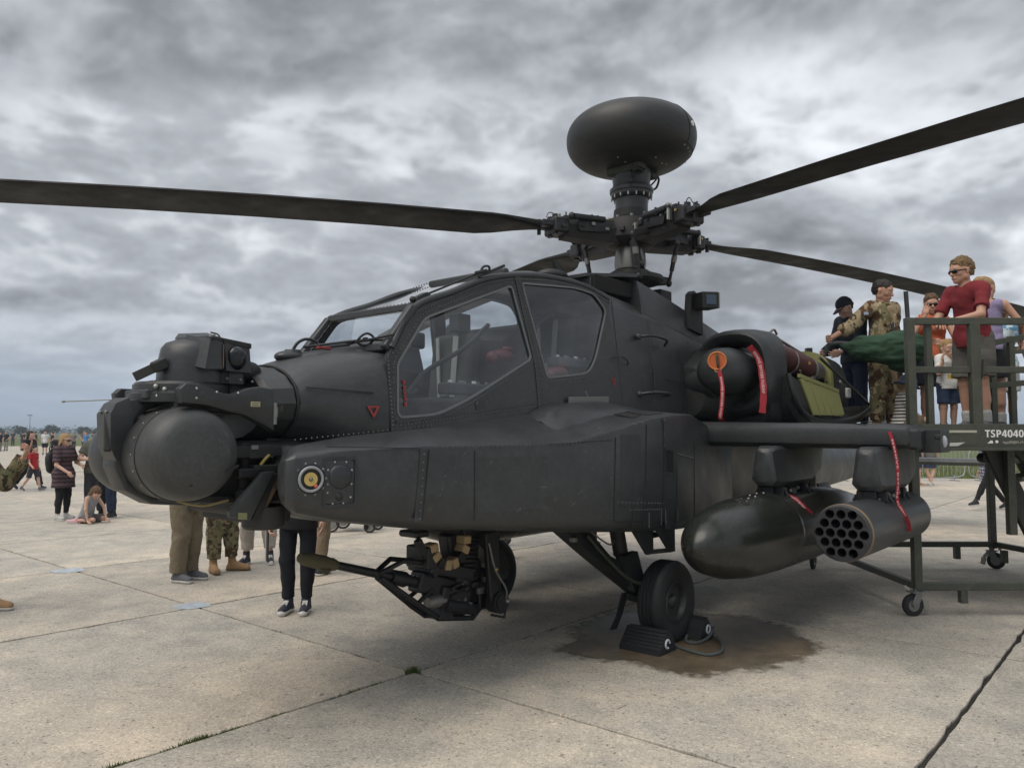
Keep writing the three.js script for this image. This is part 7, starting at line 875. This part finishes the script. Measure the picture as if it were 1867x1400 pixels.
{
  const x0 = 3.74, x1 = 6.02, zf = -7.27, zb = -9.75, t = thing('work_platform', 'olive green steel work platform with railings and stairs on castors', 'platform', [0, 0, 0]);
  const D = 1.777, pp = (n, g, m = PG) => part(n, g, m, t), sq = 0.075;
  // deck, fascia beams
  pp('deck', [box(x1 - x0 + 0.9, 0.03, zf - zb, (x0 + x1 + 0.9) / 2, DK - 0.018, (zf + zb) / 2, 0.004)], PGd);
  for (const [a, b] of [[[x0, D - 0.128, zf + 0.03], [x1 + 0.9, D - 0.128, zf + 0.03]], [[x0, D - 0.128, zb - 0.03], [x1 + 0.9, D - 0.128, zb - 0.03]]]) { const A = V(...a), L = b[0] - a[0]; const bm = pp('deck_beam', [box(L, 0.245, 0.05, a[0] + L / 2, a[1], a[2], 0.006), box(L, 0.03, 0.09, a[0] + L / 2, a[1] - 0.11, a[2] + 0.012, 0.004)]); }
  pp('deck_beam', [box(0.05, 0.245, zf - zb, x0 - 0.004, D - 0.13, (zf + zb) / 2, 0.006)]); pp('deck_beam', [box(0.05, 0.245, zf - zb, x1 + 0.9, D - 0.13, (zf + zb) / 2, 0.006)]);
  // pale worn strips and stencilled lettering on the front beam
  pp('worn_strip', [box(0.62, 0.022, 0.004, 4.02, D - 0.075, zf + 0.058, 0.001)], std([0.42, 0.42, 0.34], 0.8)); pp('worn_strip', [slab([[3.96, D - 0.185], [4.22, D - 0.175], [4.15, D - 0.21], [3.96, D - 0.215]], 0.004, (x, y, d) => [x, y, zf + 0.056 + d])], std([0.5, 0.5, 0.46], 0.8));
  const font = await new FontLoader().loadAsync('fonts/droid/droid_sans_bold.typeface.json');
  const tg = new TextGeometry('TSP40400', { font, size: 0.068, depth: 0.002, curveSegments: 4 }); tg.translate(4.405, D - 0.128, zf + 0.056); pp('stencil_text', nonI(tg), M.white);
  const rr = rng(71), sm2 = []; for (let k = 0; k < 16; k++) sm2.push(box(0.008 + rr() * 0.012, 0.014 + rr() * 0.014, 0.002, 4.58 + k * 0.019, D - 0.177 + (rr() - 0.5) * 0.012, zf + 0.0565, 0)); pp('scribble', sm2, std([0.25, 0.26, 0.22], 0.9)).userData.kind = 'stuff'; pp('paint_chip', [slab([[4.425, D - 0.185], [4.48, D - 0.185], [4.475, D - 0.16], [4.455, D - 0.158], [4.445, D - 0.172]], 0.002, (x, y, d) => [x, y, zf + 0.056 + d])], M.white); pp('paint_chip', [cyl([4.515, D - 0.17, zf + 0.055], [4.515, D - 0.17, zf + 0.058], 0.014, 0.014, 10)], M.white); pp('label', [box(0.035, 0.05, 0.002, 4.90, D - 0.175, zf + 0.0565, 0)], M.white);
  // corner legs and railing posts
  for (const [x, z, top] of [[x0 + 0.02, zf, D + 0.98], [x1 - 0.02, zb, D + 0.98], [x0 + 0.02, zb, D + 0.98], [x1 + 0.55, zf, D + 0.98]]) { pp('corner_post', [bar([x, 0.25, z], [x, top, z], sq, sq, 0.006)]); }
  castor(t, x0 + 0.0, zf, 0.15); castor(t, x1 - 0.02, zb, 2.4); castor(t, x0 + 0.02, zb, 1.0); castor(t, x1 + 0.55, zf, 0.2);
  const rail = (a, b, w = 0.065) => pp('rail', [bar(a, b, w, w, 0.006)]); const post = (x, z, h = 0.95) => pp('rail_post', [bar([x, D - 0.01, z], [x, D + h, z], 0.058, 0.058, 0.006)]);
  rail([x0 - 0.02, D + 0.965, zf], [x1 + 0.6, D + 0.965, zf]); rail([x0, D + 0.505, zf], [x1 + 0.6, D + 0.505, zf], 0.06);
  post(3.95, zf - 0.03); pp('rail_post', [bar([4.36, D - 0.25, zf + 0.012], [4.36, D + 0.95, zf + 0.012], 0.095, 0.07, 0.006)]); post(5.05, zf);
  // right-hand part: stair landing rails behind
  post(5.02, -8.05, 0.90); post(5.66, -9.0, 0.86); post(5.22, -8.05, 0.92);
  rail([4.62, D + 0.77, -8.05], [5.45, D + 0.93, -8.05], 0.06); rail([4.66, D + 0.37, -8.05], [5.45, D + 0.44, -8.05], 0.06);
  rail([5.2, D + 0.42, -9.0], [6.2, D + 0.5, -9.0], 0.05); rail([5.9, D + 0.86, -9.1], [6.6, D + 0.92, -9.1], 0.05); 
  rail([x1, D + 0.965, zb], [x1 + 0.9, D + 0.965, zb]);
  // lower frame
  rail([x0, 0.27, zf], [x1 + 0.6, 0.27, zf], 0.07); rail([x0, 0.30, zb], [x1, 0.30, zb], 0.065); rail([x0, 0.28, zf], [x0, 0.28, zb], 0.06); rail([x1, 0.30, zb], [x1 + 0.55, 0.27, zf], 0.065);
  for (const [x, z] of [[4.18, zf], [5.02, zf], [5.55, zb], [5.95, zb + 0.3]]) pp('stub_leg', [bar([x, 0.27, z], [x, 0.12, z], 0.065, 0.065, 0.005)]);
  // stairs down to the right
  const str = (z, x, x2, y0) => pp('stringer', [slab([[x, y0], [x + 0.19, y0], [x2 + 0.19, 0.03], [x2, 0.03]], 0.06, (a, b, d) => [a, b, z + d], [], 0.004)], PGd);
  str(-7.72, 4.66, 5.36, 1.54); str(-8.52, 5.44, 6.14, 1.54);
  for (let k = 0; k < 8; k++) { const f = (k + 0.6) / 8, y = 1.54 - f * 1.5; pp('tread', [bar([4.72 + f * 0.7 + 0.08, y, -7.70], [5.50 + f * 0.7 + 0.08, y, -8.48], 0.20, 0.035, 0.004, V(0, 1, 0)), bar([4.72 + f * 0.7, y - 0.03, -7.70], [5.50 + f * 0.7, y - 0.03, -8.48], 0.02, 0.075, 0.003, V(0, 1, 0))], PG); }
  pp('stair_post', [bar([4.87, 1.53, -7.60], [4.87, 0.70, -7.60], 0.075, 0.07, 0.005)], PG); pp('stair_brace', [bar([4.93, 1.52, -7.60], [5.55, 0.85, -7.60], 0.06, 0.06, 0.005)], PGd); pp('stair_cap', [cyl([4.72, 1.44, -7.80], [4.72, 1.44, -7.69], 0.05)], PGd);
  pp('drop_pin', [bar([4.42, D + 0.60, zf + 0.05], [4.40, D + 0.42, zf + 0.05], 0.014, 0.014)], M.black);
}
// smaller stand beyond the helicopter
{
  const t = thing('service_stand', 'green service stand on castors beyond the helicopter, seen behind its far wheel', 'stand', [0, 0, 0]);
  const xs = [-0.14, 1.11], zsn = [-10.5, -11.7];
  for (const x of xs) for (const z of zsn) { part('leg', [bar([x, 0.24, z], [x, 1.5, z], 0.06, 0.06)], PG, t); castor(t, x, z, x < 0 ? 2.8 : 0.2); }
  part('deck', [box(1.4, 0.05, 1.35, 0.48, 1.5, -11.1, 0.006)], PG, t); part('brace', [bar([-0.14, 0.42, -10.5], [-0.75, 0.95, -10.55], 0.05, 0.05)], std([0.30, 0.32, 0.26], 0.6), t); part('foot_plate', [box(0.22, 0.03, 0.18, -0.12, 0.26, -10.5, 0.004)], PG, t); part('cross_rail', [bar([-0.14, 1.0, -10.5], [1.11, 1.0, -10.5], 0.05, 0.05)], PG, t); part('cross_rail', [bar([-0.14, 1.0, -11.7], [1.11, 1.0, -11.7], 0.05, 0.05)], PG, t);
  part('outrigger_foot', [bar([-0.75, 0.95, -10.55], [-0.75, 1.5, -10.55], 0.05, 0.05)], PG, t);
}
// ---------- wheel chocks and their rope ----------
const chockMat = std([0.020, 0.021, 0.025], 0.75, 0, { map: paintTex });
function chock(label, pos, turn, face) {
  const t = thing('wheel_chock', label, 'wheel chock', pos, turn, 'wheel chocks round the port wheel'); // long axis along local z, slope up towards +x
  const pr = []; const prof = [[-0.13, 0], [-0.125, 0.035], [-0.02, 0.15], [0.05, 0.155], [0.10, 0.10], [0.13, 0.0]];
  part('block', [slab(prof, 0.36, (x, y, d) => [x, y, d - 0.18], [], 0.008)], chockMat, t);
  for (let k = 0; k < 7; k++) { const f = (k + 0.5) / 7, s = f < 0.78; const a = s ? [lerp(-0.127, -0.02, f / 0.78), lerp(0.03, 0.152, f / 0.78)] : [lerp(-0.02, 0.05, (f - 0.78) / 0.22), 0.156]; part('ridge', [box(0.016, 0.016, 0.35, a[0], a[1], 0, 0.004, 0, 0, 0.8)], chockMat, t); }
  if (face) part('painted_ring', [nonI(new THREE.TorusGeometry(0.030, 0.009, 6, 24, face === 2 ? 6.28 : 5)).translate(-0.01, 0.072, (face === 2 ? -1 : 1) * 0.183)], std([0.60, 0.60, 0.66], 0.7), t);
  part('rope_eye', [nonI(new THREE.TorusGeometry(0.022, 0.007, 6, 16)).translate(0.02, 0.05, (face === 2 ? 1 : -1) * 0.188)], M.dull, t);
  return t;
}
const hw = (x, y, z) => { const v = V(x, y, z).applyAxisAngle(V(0, 1, 0), TH); return [v.x + 1.22, v.y, v.z - 7.87]; };
chock('ribbed black wheel chock lying in front of the port wheel', hw(-1.40, 0.004, 0.99), TH, 1);
chock('black wheel chock with a painted white ring behind the port wheel', hw(-0.80, 0.004, 1.02), TH + Math.PI, 2);
{ const t = part('chock_rope', tube([[1.22, 0.06, -6.43], [1.27, 0.02, -6.26], [1.34, 0.016, -6.12], [1.48, 0.016, -5.97], [1.58, 0.016, -6.02], [1.66, 0.016, -6.20], [1.68, 0.016, -6.42], [1.63, 0.03, -6.58], [1.54, 0.05, -6.62], [1.44, 0.03, -6.47], [1.41, 0.016, -6.32], [1.47, 0.016, -6.30], [1.58, 0.02, -6.40], [1.66, 0.05, -6.52], [1.70, 0.06, -6.62]], 0.013, 140, 8), std([0.085, 0.10, 0.095], 0.9), scene); t.userData = { label: 'grey green rope looped between the two wheel chocks', category: 'rope' }; }
// ---------- red ribbons and intake plug (helicopter local -> world) ----------
const ribbonTex = (() => { const c = document.createElement('canvas'); c.width = 1024; c.height = 96; const g = c.getContext('2d'); g.fillStyle = 'rgb(140,24,36)'; g.fillRect(0, 0, 1024, 96); g.fillStyle = 'rgb(205,180,180)'; g.font = 'bold 56px sans-serif'; g.textBaseline = 'middle'; g.fillText('REMOVE BEFORE FLIGHT', 110, 50, 800); const t = new THREE.CanvasTexture(c); t.colorSpace = THREE.SRGBColorSpace; return t; })();
const ribM = std(0xffffff, 0.75, 0, { map: ribbonTex, side: THREE.DoubleSide });
function ribbon(label, pts, w, across, text = true) { // pts in helicopter metres; across = direction of the ribbon's width
  const cv = new THREE.CatmullRomCurve3(pts.map((p) => V(...hw(...p)))), n = 40, A = V(...hw(...across)).sub(V(...hw(0, 0, 0))), P = [], U = [], I = [];
  for (let i = 0; i <= n; i++) { const c = cv.getPoint(i / n), tt = cv.getTangent(i / n), a = A.clone().addScaledVector(tt, -A.dot(tt)).normalize(), nn = new THREE.Vector3().crossVectors(tt, a), ww = w / 2 * (1 - 0.06 * Math.sin(i * 0.9)); for (const [s, q] of [[-1, 0.0007], [1, 0.0007], [1, -0.0007], [-1, -0.0007]]) { const v = c.clone().addScaledVector(a, ww * s).addScaledVector(nn, q + Math.sin(i * 0.55) * 0.002); P.push(v.x, v.y, v.z); U.push(i / n, s > 0 ? 1 : 0); } }
  for (let i = 0; i < n; i++) for (let k = 0; k < 4; k++) { const a = i * 4 + k, b = i * 4 + (k + 1) % 4; I.push(a, b, b + 4, a, b + 4, a + 4); }
  const g = new THREE.BufferGeometry(); g.setAttribute('position', new THREE.Float32BufferAttribute(P, 3)); g.setAttribute('uv', new THREE.Float32BufferAttribute(U, 2)); g.setIndex(I); g.computeVertexNormals();
  const m = part('warning_ribbon', nonI(g), text ? ribM : M.red, scene); m.name = numbered('warning_ribbon'); m.userData = { label, category: 'ribbon' }; return m;
}
{
  const P0 = hw(-0.165, 2.35, 1.02), t = thing('intake_plug', 'round orange plug with a dark pull strap on the engine inlet dome', 'plug', P0); t.lookAt(-0.55, 2.1, 0);
  part('plug_disc', [lathe([[0.001, -0.03], [0.078, -0.03], [0.083, 0.0], [0.001, 0.0]], 40, 'z')], M.orange, t); part('plug_rim', [nonI(new THREE.TorusGeometry(0.079, 0.008, 8, 40))], std([0.60, 0.19, 0.05], 0.55), t); part('pull_strap', [tube([[0.0, 0.058, 0.0], [0.0, 0.045, 0.022], [0.004, 0.0, 0.026], [0.008, -0.042, 0.022], [0.010, -0.058, 0.0]], 0.012, 20, 6)], std([0.07, 0.065, 0.03], 0.85), t); part('wire_ring', [tube([[-0.02, -0.075, 0.012], [-0.015, -0.10, 0.015], [0.02, -0.095, 0.015], [0.045, -0.068, 0.012]], 0.004, 16, 5)], std([0.5, 0.38, 0.2], 0.5), t);
  ribbon('red warning ribbon hanging from the orange intake plug to the wing', [[-0.19, 2.26, 1.05], [-0.215, 2.12, 1.09], [-0.25, 1.95, 1.10], [-0.26, 1.815, 1.09], [-0.19, 1.80, 1.10]], 0.038, [0.53, 0, 0.85]);
  ribbon('red warning ribbon hanging out of the engine inlet gap', [[0.14, 2.50, 1.20], [0.20, 2.38, 1.26], [0.18, 2.22, 1.30], [0.12, 2.05, 1.335], [0.06, 1.87, 1.345]], 0.058, [0.53, 0.05, 0.85]);
  ribbon('long red warning ribbon lying over the rocket pod from the wing tip', [[-0.04, 1.70, 2.44], [-0.06, 1.62, 2.47], [-0.07, 1.45, 2.50], [-0.06, 1.28, 2.50], [-0.05, 1.14, 2.49], [-0.04, 1.05, 2.535], [0.02, 0.97, 2.548], [0.08, 0.90, 2.538]], 0.028, [0.53, 0, 0.85]);
  ribbon('short red warning ribbon lying across the top of the fuel tank', [[-0.10, 1.16, 1.60], [-0.12, 1.125, 1.70], [-0.10, 1.06, 1.76], [-0.02, 0.99, 1.80]], 0.05, [1, 0.4, 0.3]);
}
// ---------- green cover held on the far side of the platform, pipe under it ----------
{
  const t = thing('canvas_cover', 'dark green canvas cover tapering to a point beside the soldier', 'cover', [0, 0, 0]);
  part('cover', field([{ a: [3.84, 2.70, -8.98], b: [4.05, 2.66, -8.86], ra: 0.03, rb: 0.13, k: 0.04 }, { a: [4.05, 2.66, -8.86], b: [4.36, 2.62, -8.66], ra: 0.13, rb: 0.20, k: 0.06 }, { a: [4.36, 2.62, -8.66], b: [4.42, 2.62, -8.60], ra: 0.21, rb: 0.20, k: 0.06 }, { a: [4.36, 2.50, -8.66], b: [4.40, 2.44, -8.62], ra: 0.09, rb: 0.07, k: 0.08 }], 0.012, { noise: [5, 20, 5, 0.030, 4], amp: 0.05 }), cloth([0.030, 0.080, 0.042]), t);
  part('grip', tube([[3.68, 2.62, -9.0], [3.70, 2.70, -9.0], [3.80, 2.73, -9.0], [3.92, 2.72, -8.95]], 0.03, 20, 8), std([0.03, 0.032, 0.034], 0.6), t);
}
// ---------- pushchairs ----------
function pushchair(label, pos, turn) {
  const t = thing('pushchair', label, 'pushchair', pos, turn, undefined);
  for (const [x, z, r] of [[0.26, -0.30, 0.14], [-0.26, -0.30, 0.14], [0.2, 0.36, 0.10], [-0.2, 0.36, 0.10]]) { const w = part('wheel', [lathe([[r - 0.03, -0.02], [r, -0.02], [r, 0.02], [r - 0.03, 0.02]], 24, 'x', [x, r, z])], M.rubber, t); part('rim', [cyl([x - 0.012, r, z], [x + 0.012, r, z], r - 0.045), nonI(new THREE.TorusGeometry(r - 0.03, 0.006, 6, 24)).rotateY(Math.PI / 2).translate(x, r, z)], M.dull, w); }
  for (const s of [-0.24, 0.24]) part('frame', [bar([s, 0.14, -0.30], [s, 0.98, -0.42], 0.025, 0.025), bar([s, 0.10, 0.36], [s, 0.62, -0.36], 0.025, 0.025), bar([s, 0.14, -0.30], [s, 0.36, 0.02], 0.022, 0.022)], M.gun, t);
  part('handle', bar([-0.24, 0.98, -0.42], [0.24, 0.98, -0.42], 0.03, 0.03), M.black, t); part('seat', [box(0.42, 0.05, 0.36, 0, 0.42, 0.02, 0.02), box(0.42, 0.46, 0.05, 0, 0.64, -0.2, 0.02, -0.3)], black, t); part('hood', field([{ a: [-0.12, 0.90, -0.1], b: [0.12, 0.90, -0.1], ra: 0.2, rb: 0.2, k: 0.02 }], 0.025, { cuts: [[[0, 0.88, 0], [0, -1, 0.4]]] }), black, t); part('basket', box(0.4, 0.12, 0.4, 0, 0.22, -0.05, 0.03), black, t);
  return t;
}
pushchair('black pushchair at the far left in front of the walking woman', [-14.95, 0, -22.2], 1.5);
pushchair('black pushchair beyond the helicopter, its wheel showing under the belly', [-2.72, 0, -13.4], 1.4);
pushchair('dark pushchair beside the woman in the strapless dress in the distance', [-33.9, 0, -57.8], 0.6);
// ---------- crowd barriers on the right ----------
for (let k = 0; k < 5; k++) {
  const t = thing('crowd_barrier', ['grey steel crowd barrier by the grass, nearest the rocket pod', 'grey steel crowd barrier by the grass, second from the rocket pod', 'grey steel crowd barrier by the grass, third from the rocket pod', 'grey steel crowd barrier by the grass, fourth from the rocket pod', 'grey steel crowd barrier by the grass, last at the right edge'][k], 'barrier', [11.2 + k * 2.32, 0, -27.0 + k * 0.06], 0.02, 'crowd barriers along the grass');
  const gm = std([0.38, 0.39, 0.40], 0.45, 0.6);
  part('frame', [tube([[0.06, 0.18, 0], [0.0, 0.28, 0], [0.0, 0.95, 0], [0.1, 1.08, 0], [2.1, 1.08, 0], [2.2, 0.95, 0], [2.2, 0.28, 0], [2.14, 0.18, 0]], 0.02, 60, 8, true)], gm, t);
  for (let i = 1; i < 15; i++) part('upright', cyl([i * 2.2 / 15, 0.18, 0], [i * 2.2 / 15, 1.08, 0], 0.008, 0.008, 6), gm, t);
  for (const x of [0.35, 1.85]) part('foot', [bar([x, 0.02, -0.28], [x, 0.02, 0.28], 0.05, 0.03), bar([x, 0.02, 0], [x, 0.2, 0], 0.03, 0.04)], gm, t);
}
// rough grass along the apron edge
{
  const r = rng(91), pos = [], n = 9000; for (let i = 0; i < n; i++) { const x = 4 + r() * 34, z = -28.7 - Math.pow(r(), 1.6) * 14, hh = 0.05 + r() * 0.16, a = r() * 6.28, b = 0.02, c = Math.cos(a) * b, s = Math.sin(a) * b; pos.push(x - c, -0.05, z - s, x + c, -0.05, z + s, x + (r() - 0.5) * 0.1, hh, z + (r() - 0.5) * 0.1); }
  const g = new THREE.BufferGeometry(); g.setAttribute('position', new THREE.Float32BufferAttribute(pos, 3)); g.computeVertexNormals(); const m = part('long_grass', g, std([0.12, 0.15, 0.045], 0.9, 0, { side: THREE.DoubleSide }), scene); m.userData = { kind: 'stuff', label: 'longer green grass along the edge of the concrete', category: 'grass' };
}
// ---------- far horizon: trees, light mast ----------
const leafM = std([0.045, 0.062, 0.036], 0.9, 0, { side: THREE.DoubleSide });
function crownGeo(seed, w, h, y0, n, leaf) { // clumps of leaf-sized faces through the crown's volume
  const r = rng(seed), pos = [], cl = []; for (let k = 0; k < 16; k++) cl.push([(r() - 0.5) * w * 0.75, y0 + h * (0.15 + r() * 0.7), (r() - 0.5) * w * 0.75, w * (0.13 + r() * 0.13)]);
  for (let i = 0; i < n; i++) { const c = cl[(r() * cl.length) | 0], a = r() * 6.283, b = Math.acos(2 * r() - 1), q = Math.pow(r(), 0.4) * c[3]; const x = c[0] + Math.sin(b) * Math.cos(a) * q, y = c[1] + Math.cos(b) * q * 0.8, z = c[2] + Math.sin(b) * Math.sin(a) * q; for (let v = 0; v < 3; v++) pos.push(x + (r() - 0.5) * leaf, y + (r() - 0.5) * leaf, z + (r() - 0.5) * leaf); }
  const g = new THREE.BufferGeometry(); g.setAttribute('position', new THREE.Float32BufferAttribute(pos, 3)); g.computeVertexNormals(); return g;
}
[[-203, -320, 5, 3.1, 'small dark round tree on the far horizon beside the light mast'], [-192, -322, 7.0, 3.2, 'dark bushy tree on the far horizon right of the light mast'], [-174, -315, 5.5, 2.7, 'low dark tree on the far horizon above the woman in the tunic'], [-210, -316, 4.5, 2.4, 'low dark tree on the far horizon at the far left']].forEach(([x, z, w, h, label], i) => { const t = thing('tree', label, 'tree', [x, 0, z]); part('trunk', cyl([0, 0, 0], [0.1, h * 0.6, 0], 0.16, 0.08, 8), MH.brown, t); part('crown', crownGeo(400 + i, w, h, 0.8, 1800, 0.7), leafM, t); });
{ // far woods and hedges as one mass
  const base = crownGeo(501, 26, 4.2, -0.8, 700, 1.5), base2 = crownGeo(502, 34, 4.4, -0.6, 700, 1.5), r = rng(95), N = 150, m = new THREE.InstancedMesh(base, leafM, N), q = new THREE.Object3D(); let k = 0;
  for (let i = 0; i < N; i++) { const a = -0.95 + i / N * 1.9, d = 640 + r() * 320; q.position.set(Math.sin(a) * d, -0.3, -Math.cos(a) * d); q.rotation.y = r() * 6; const s = 0.6 + r() * 0.9; q.scale.set(s * 1.3, s * (0.5 + r() * 0.6), s); q.updateMatrix(); m.setMatrixAt(k++, q.matrix); }
  m.name = 'woodland'; m.userData = { kind: 'stuff', label: 'low line of dark trees along the horizon', category: 'trees' }; scene.add(m);
}
{ const t = thing('light_mast', 'tall floodlight mast on the horizon at the left', 'light mast', [-187, 0, -300]); part('mast', cyl([0, 0, 0], [0, 7.9, 0], 0.13, 0.09, 10), std([0.16, 0.17, 0.18], 0.6), t); part('crossarm', bar([-0.9, 7.9, 0], [0.9, 7.95, 0], 0.14, 0.14), std([0.16, 0.17, 0.18], 0.6), t); for (const x of [-0.7, 0, 0.7]) part('floodlight', box(0.5, 0.35, 0.3, x, 8.1, 0.1, 0.05), std([0.2, 0.21, 0.22], 0.5), t); }
scene.traverse((m) => { if (m.isMesh) m.castShadow = m.receiveShadow = true; });
scene.fog = new THREE.FogExp2(0xaebbc9, 0.0006);
renderer.render(scene, camera);
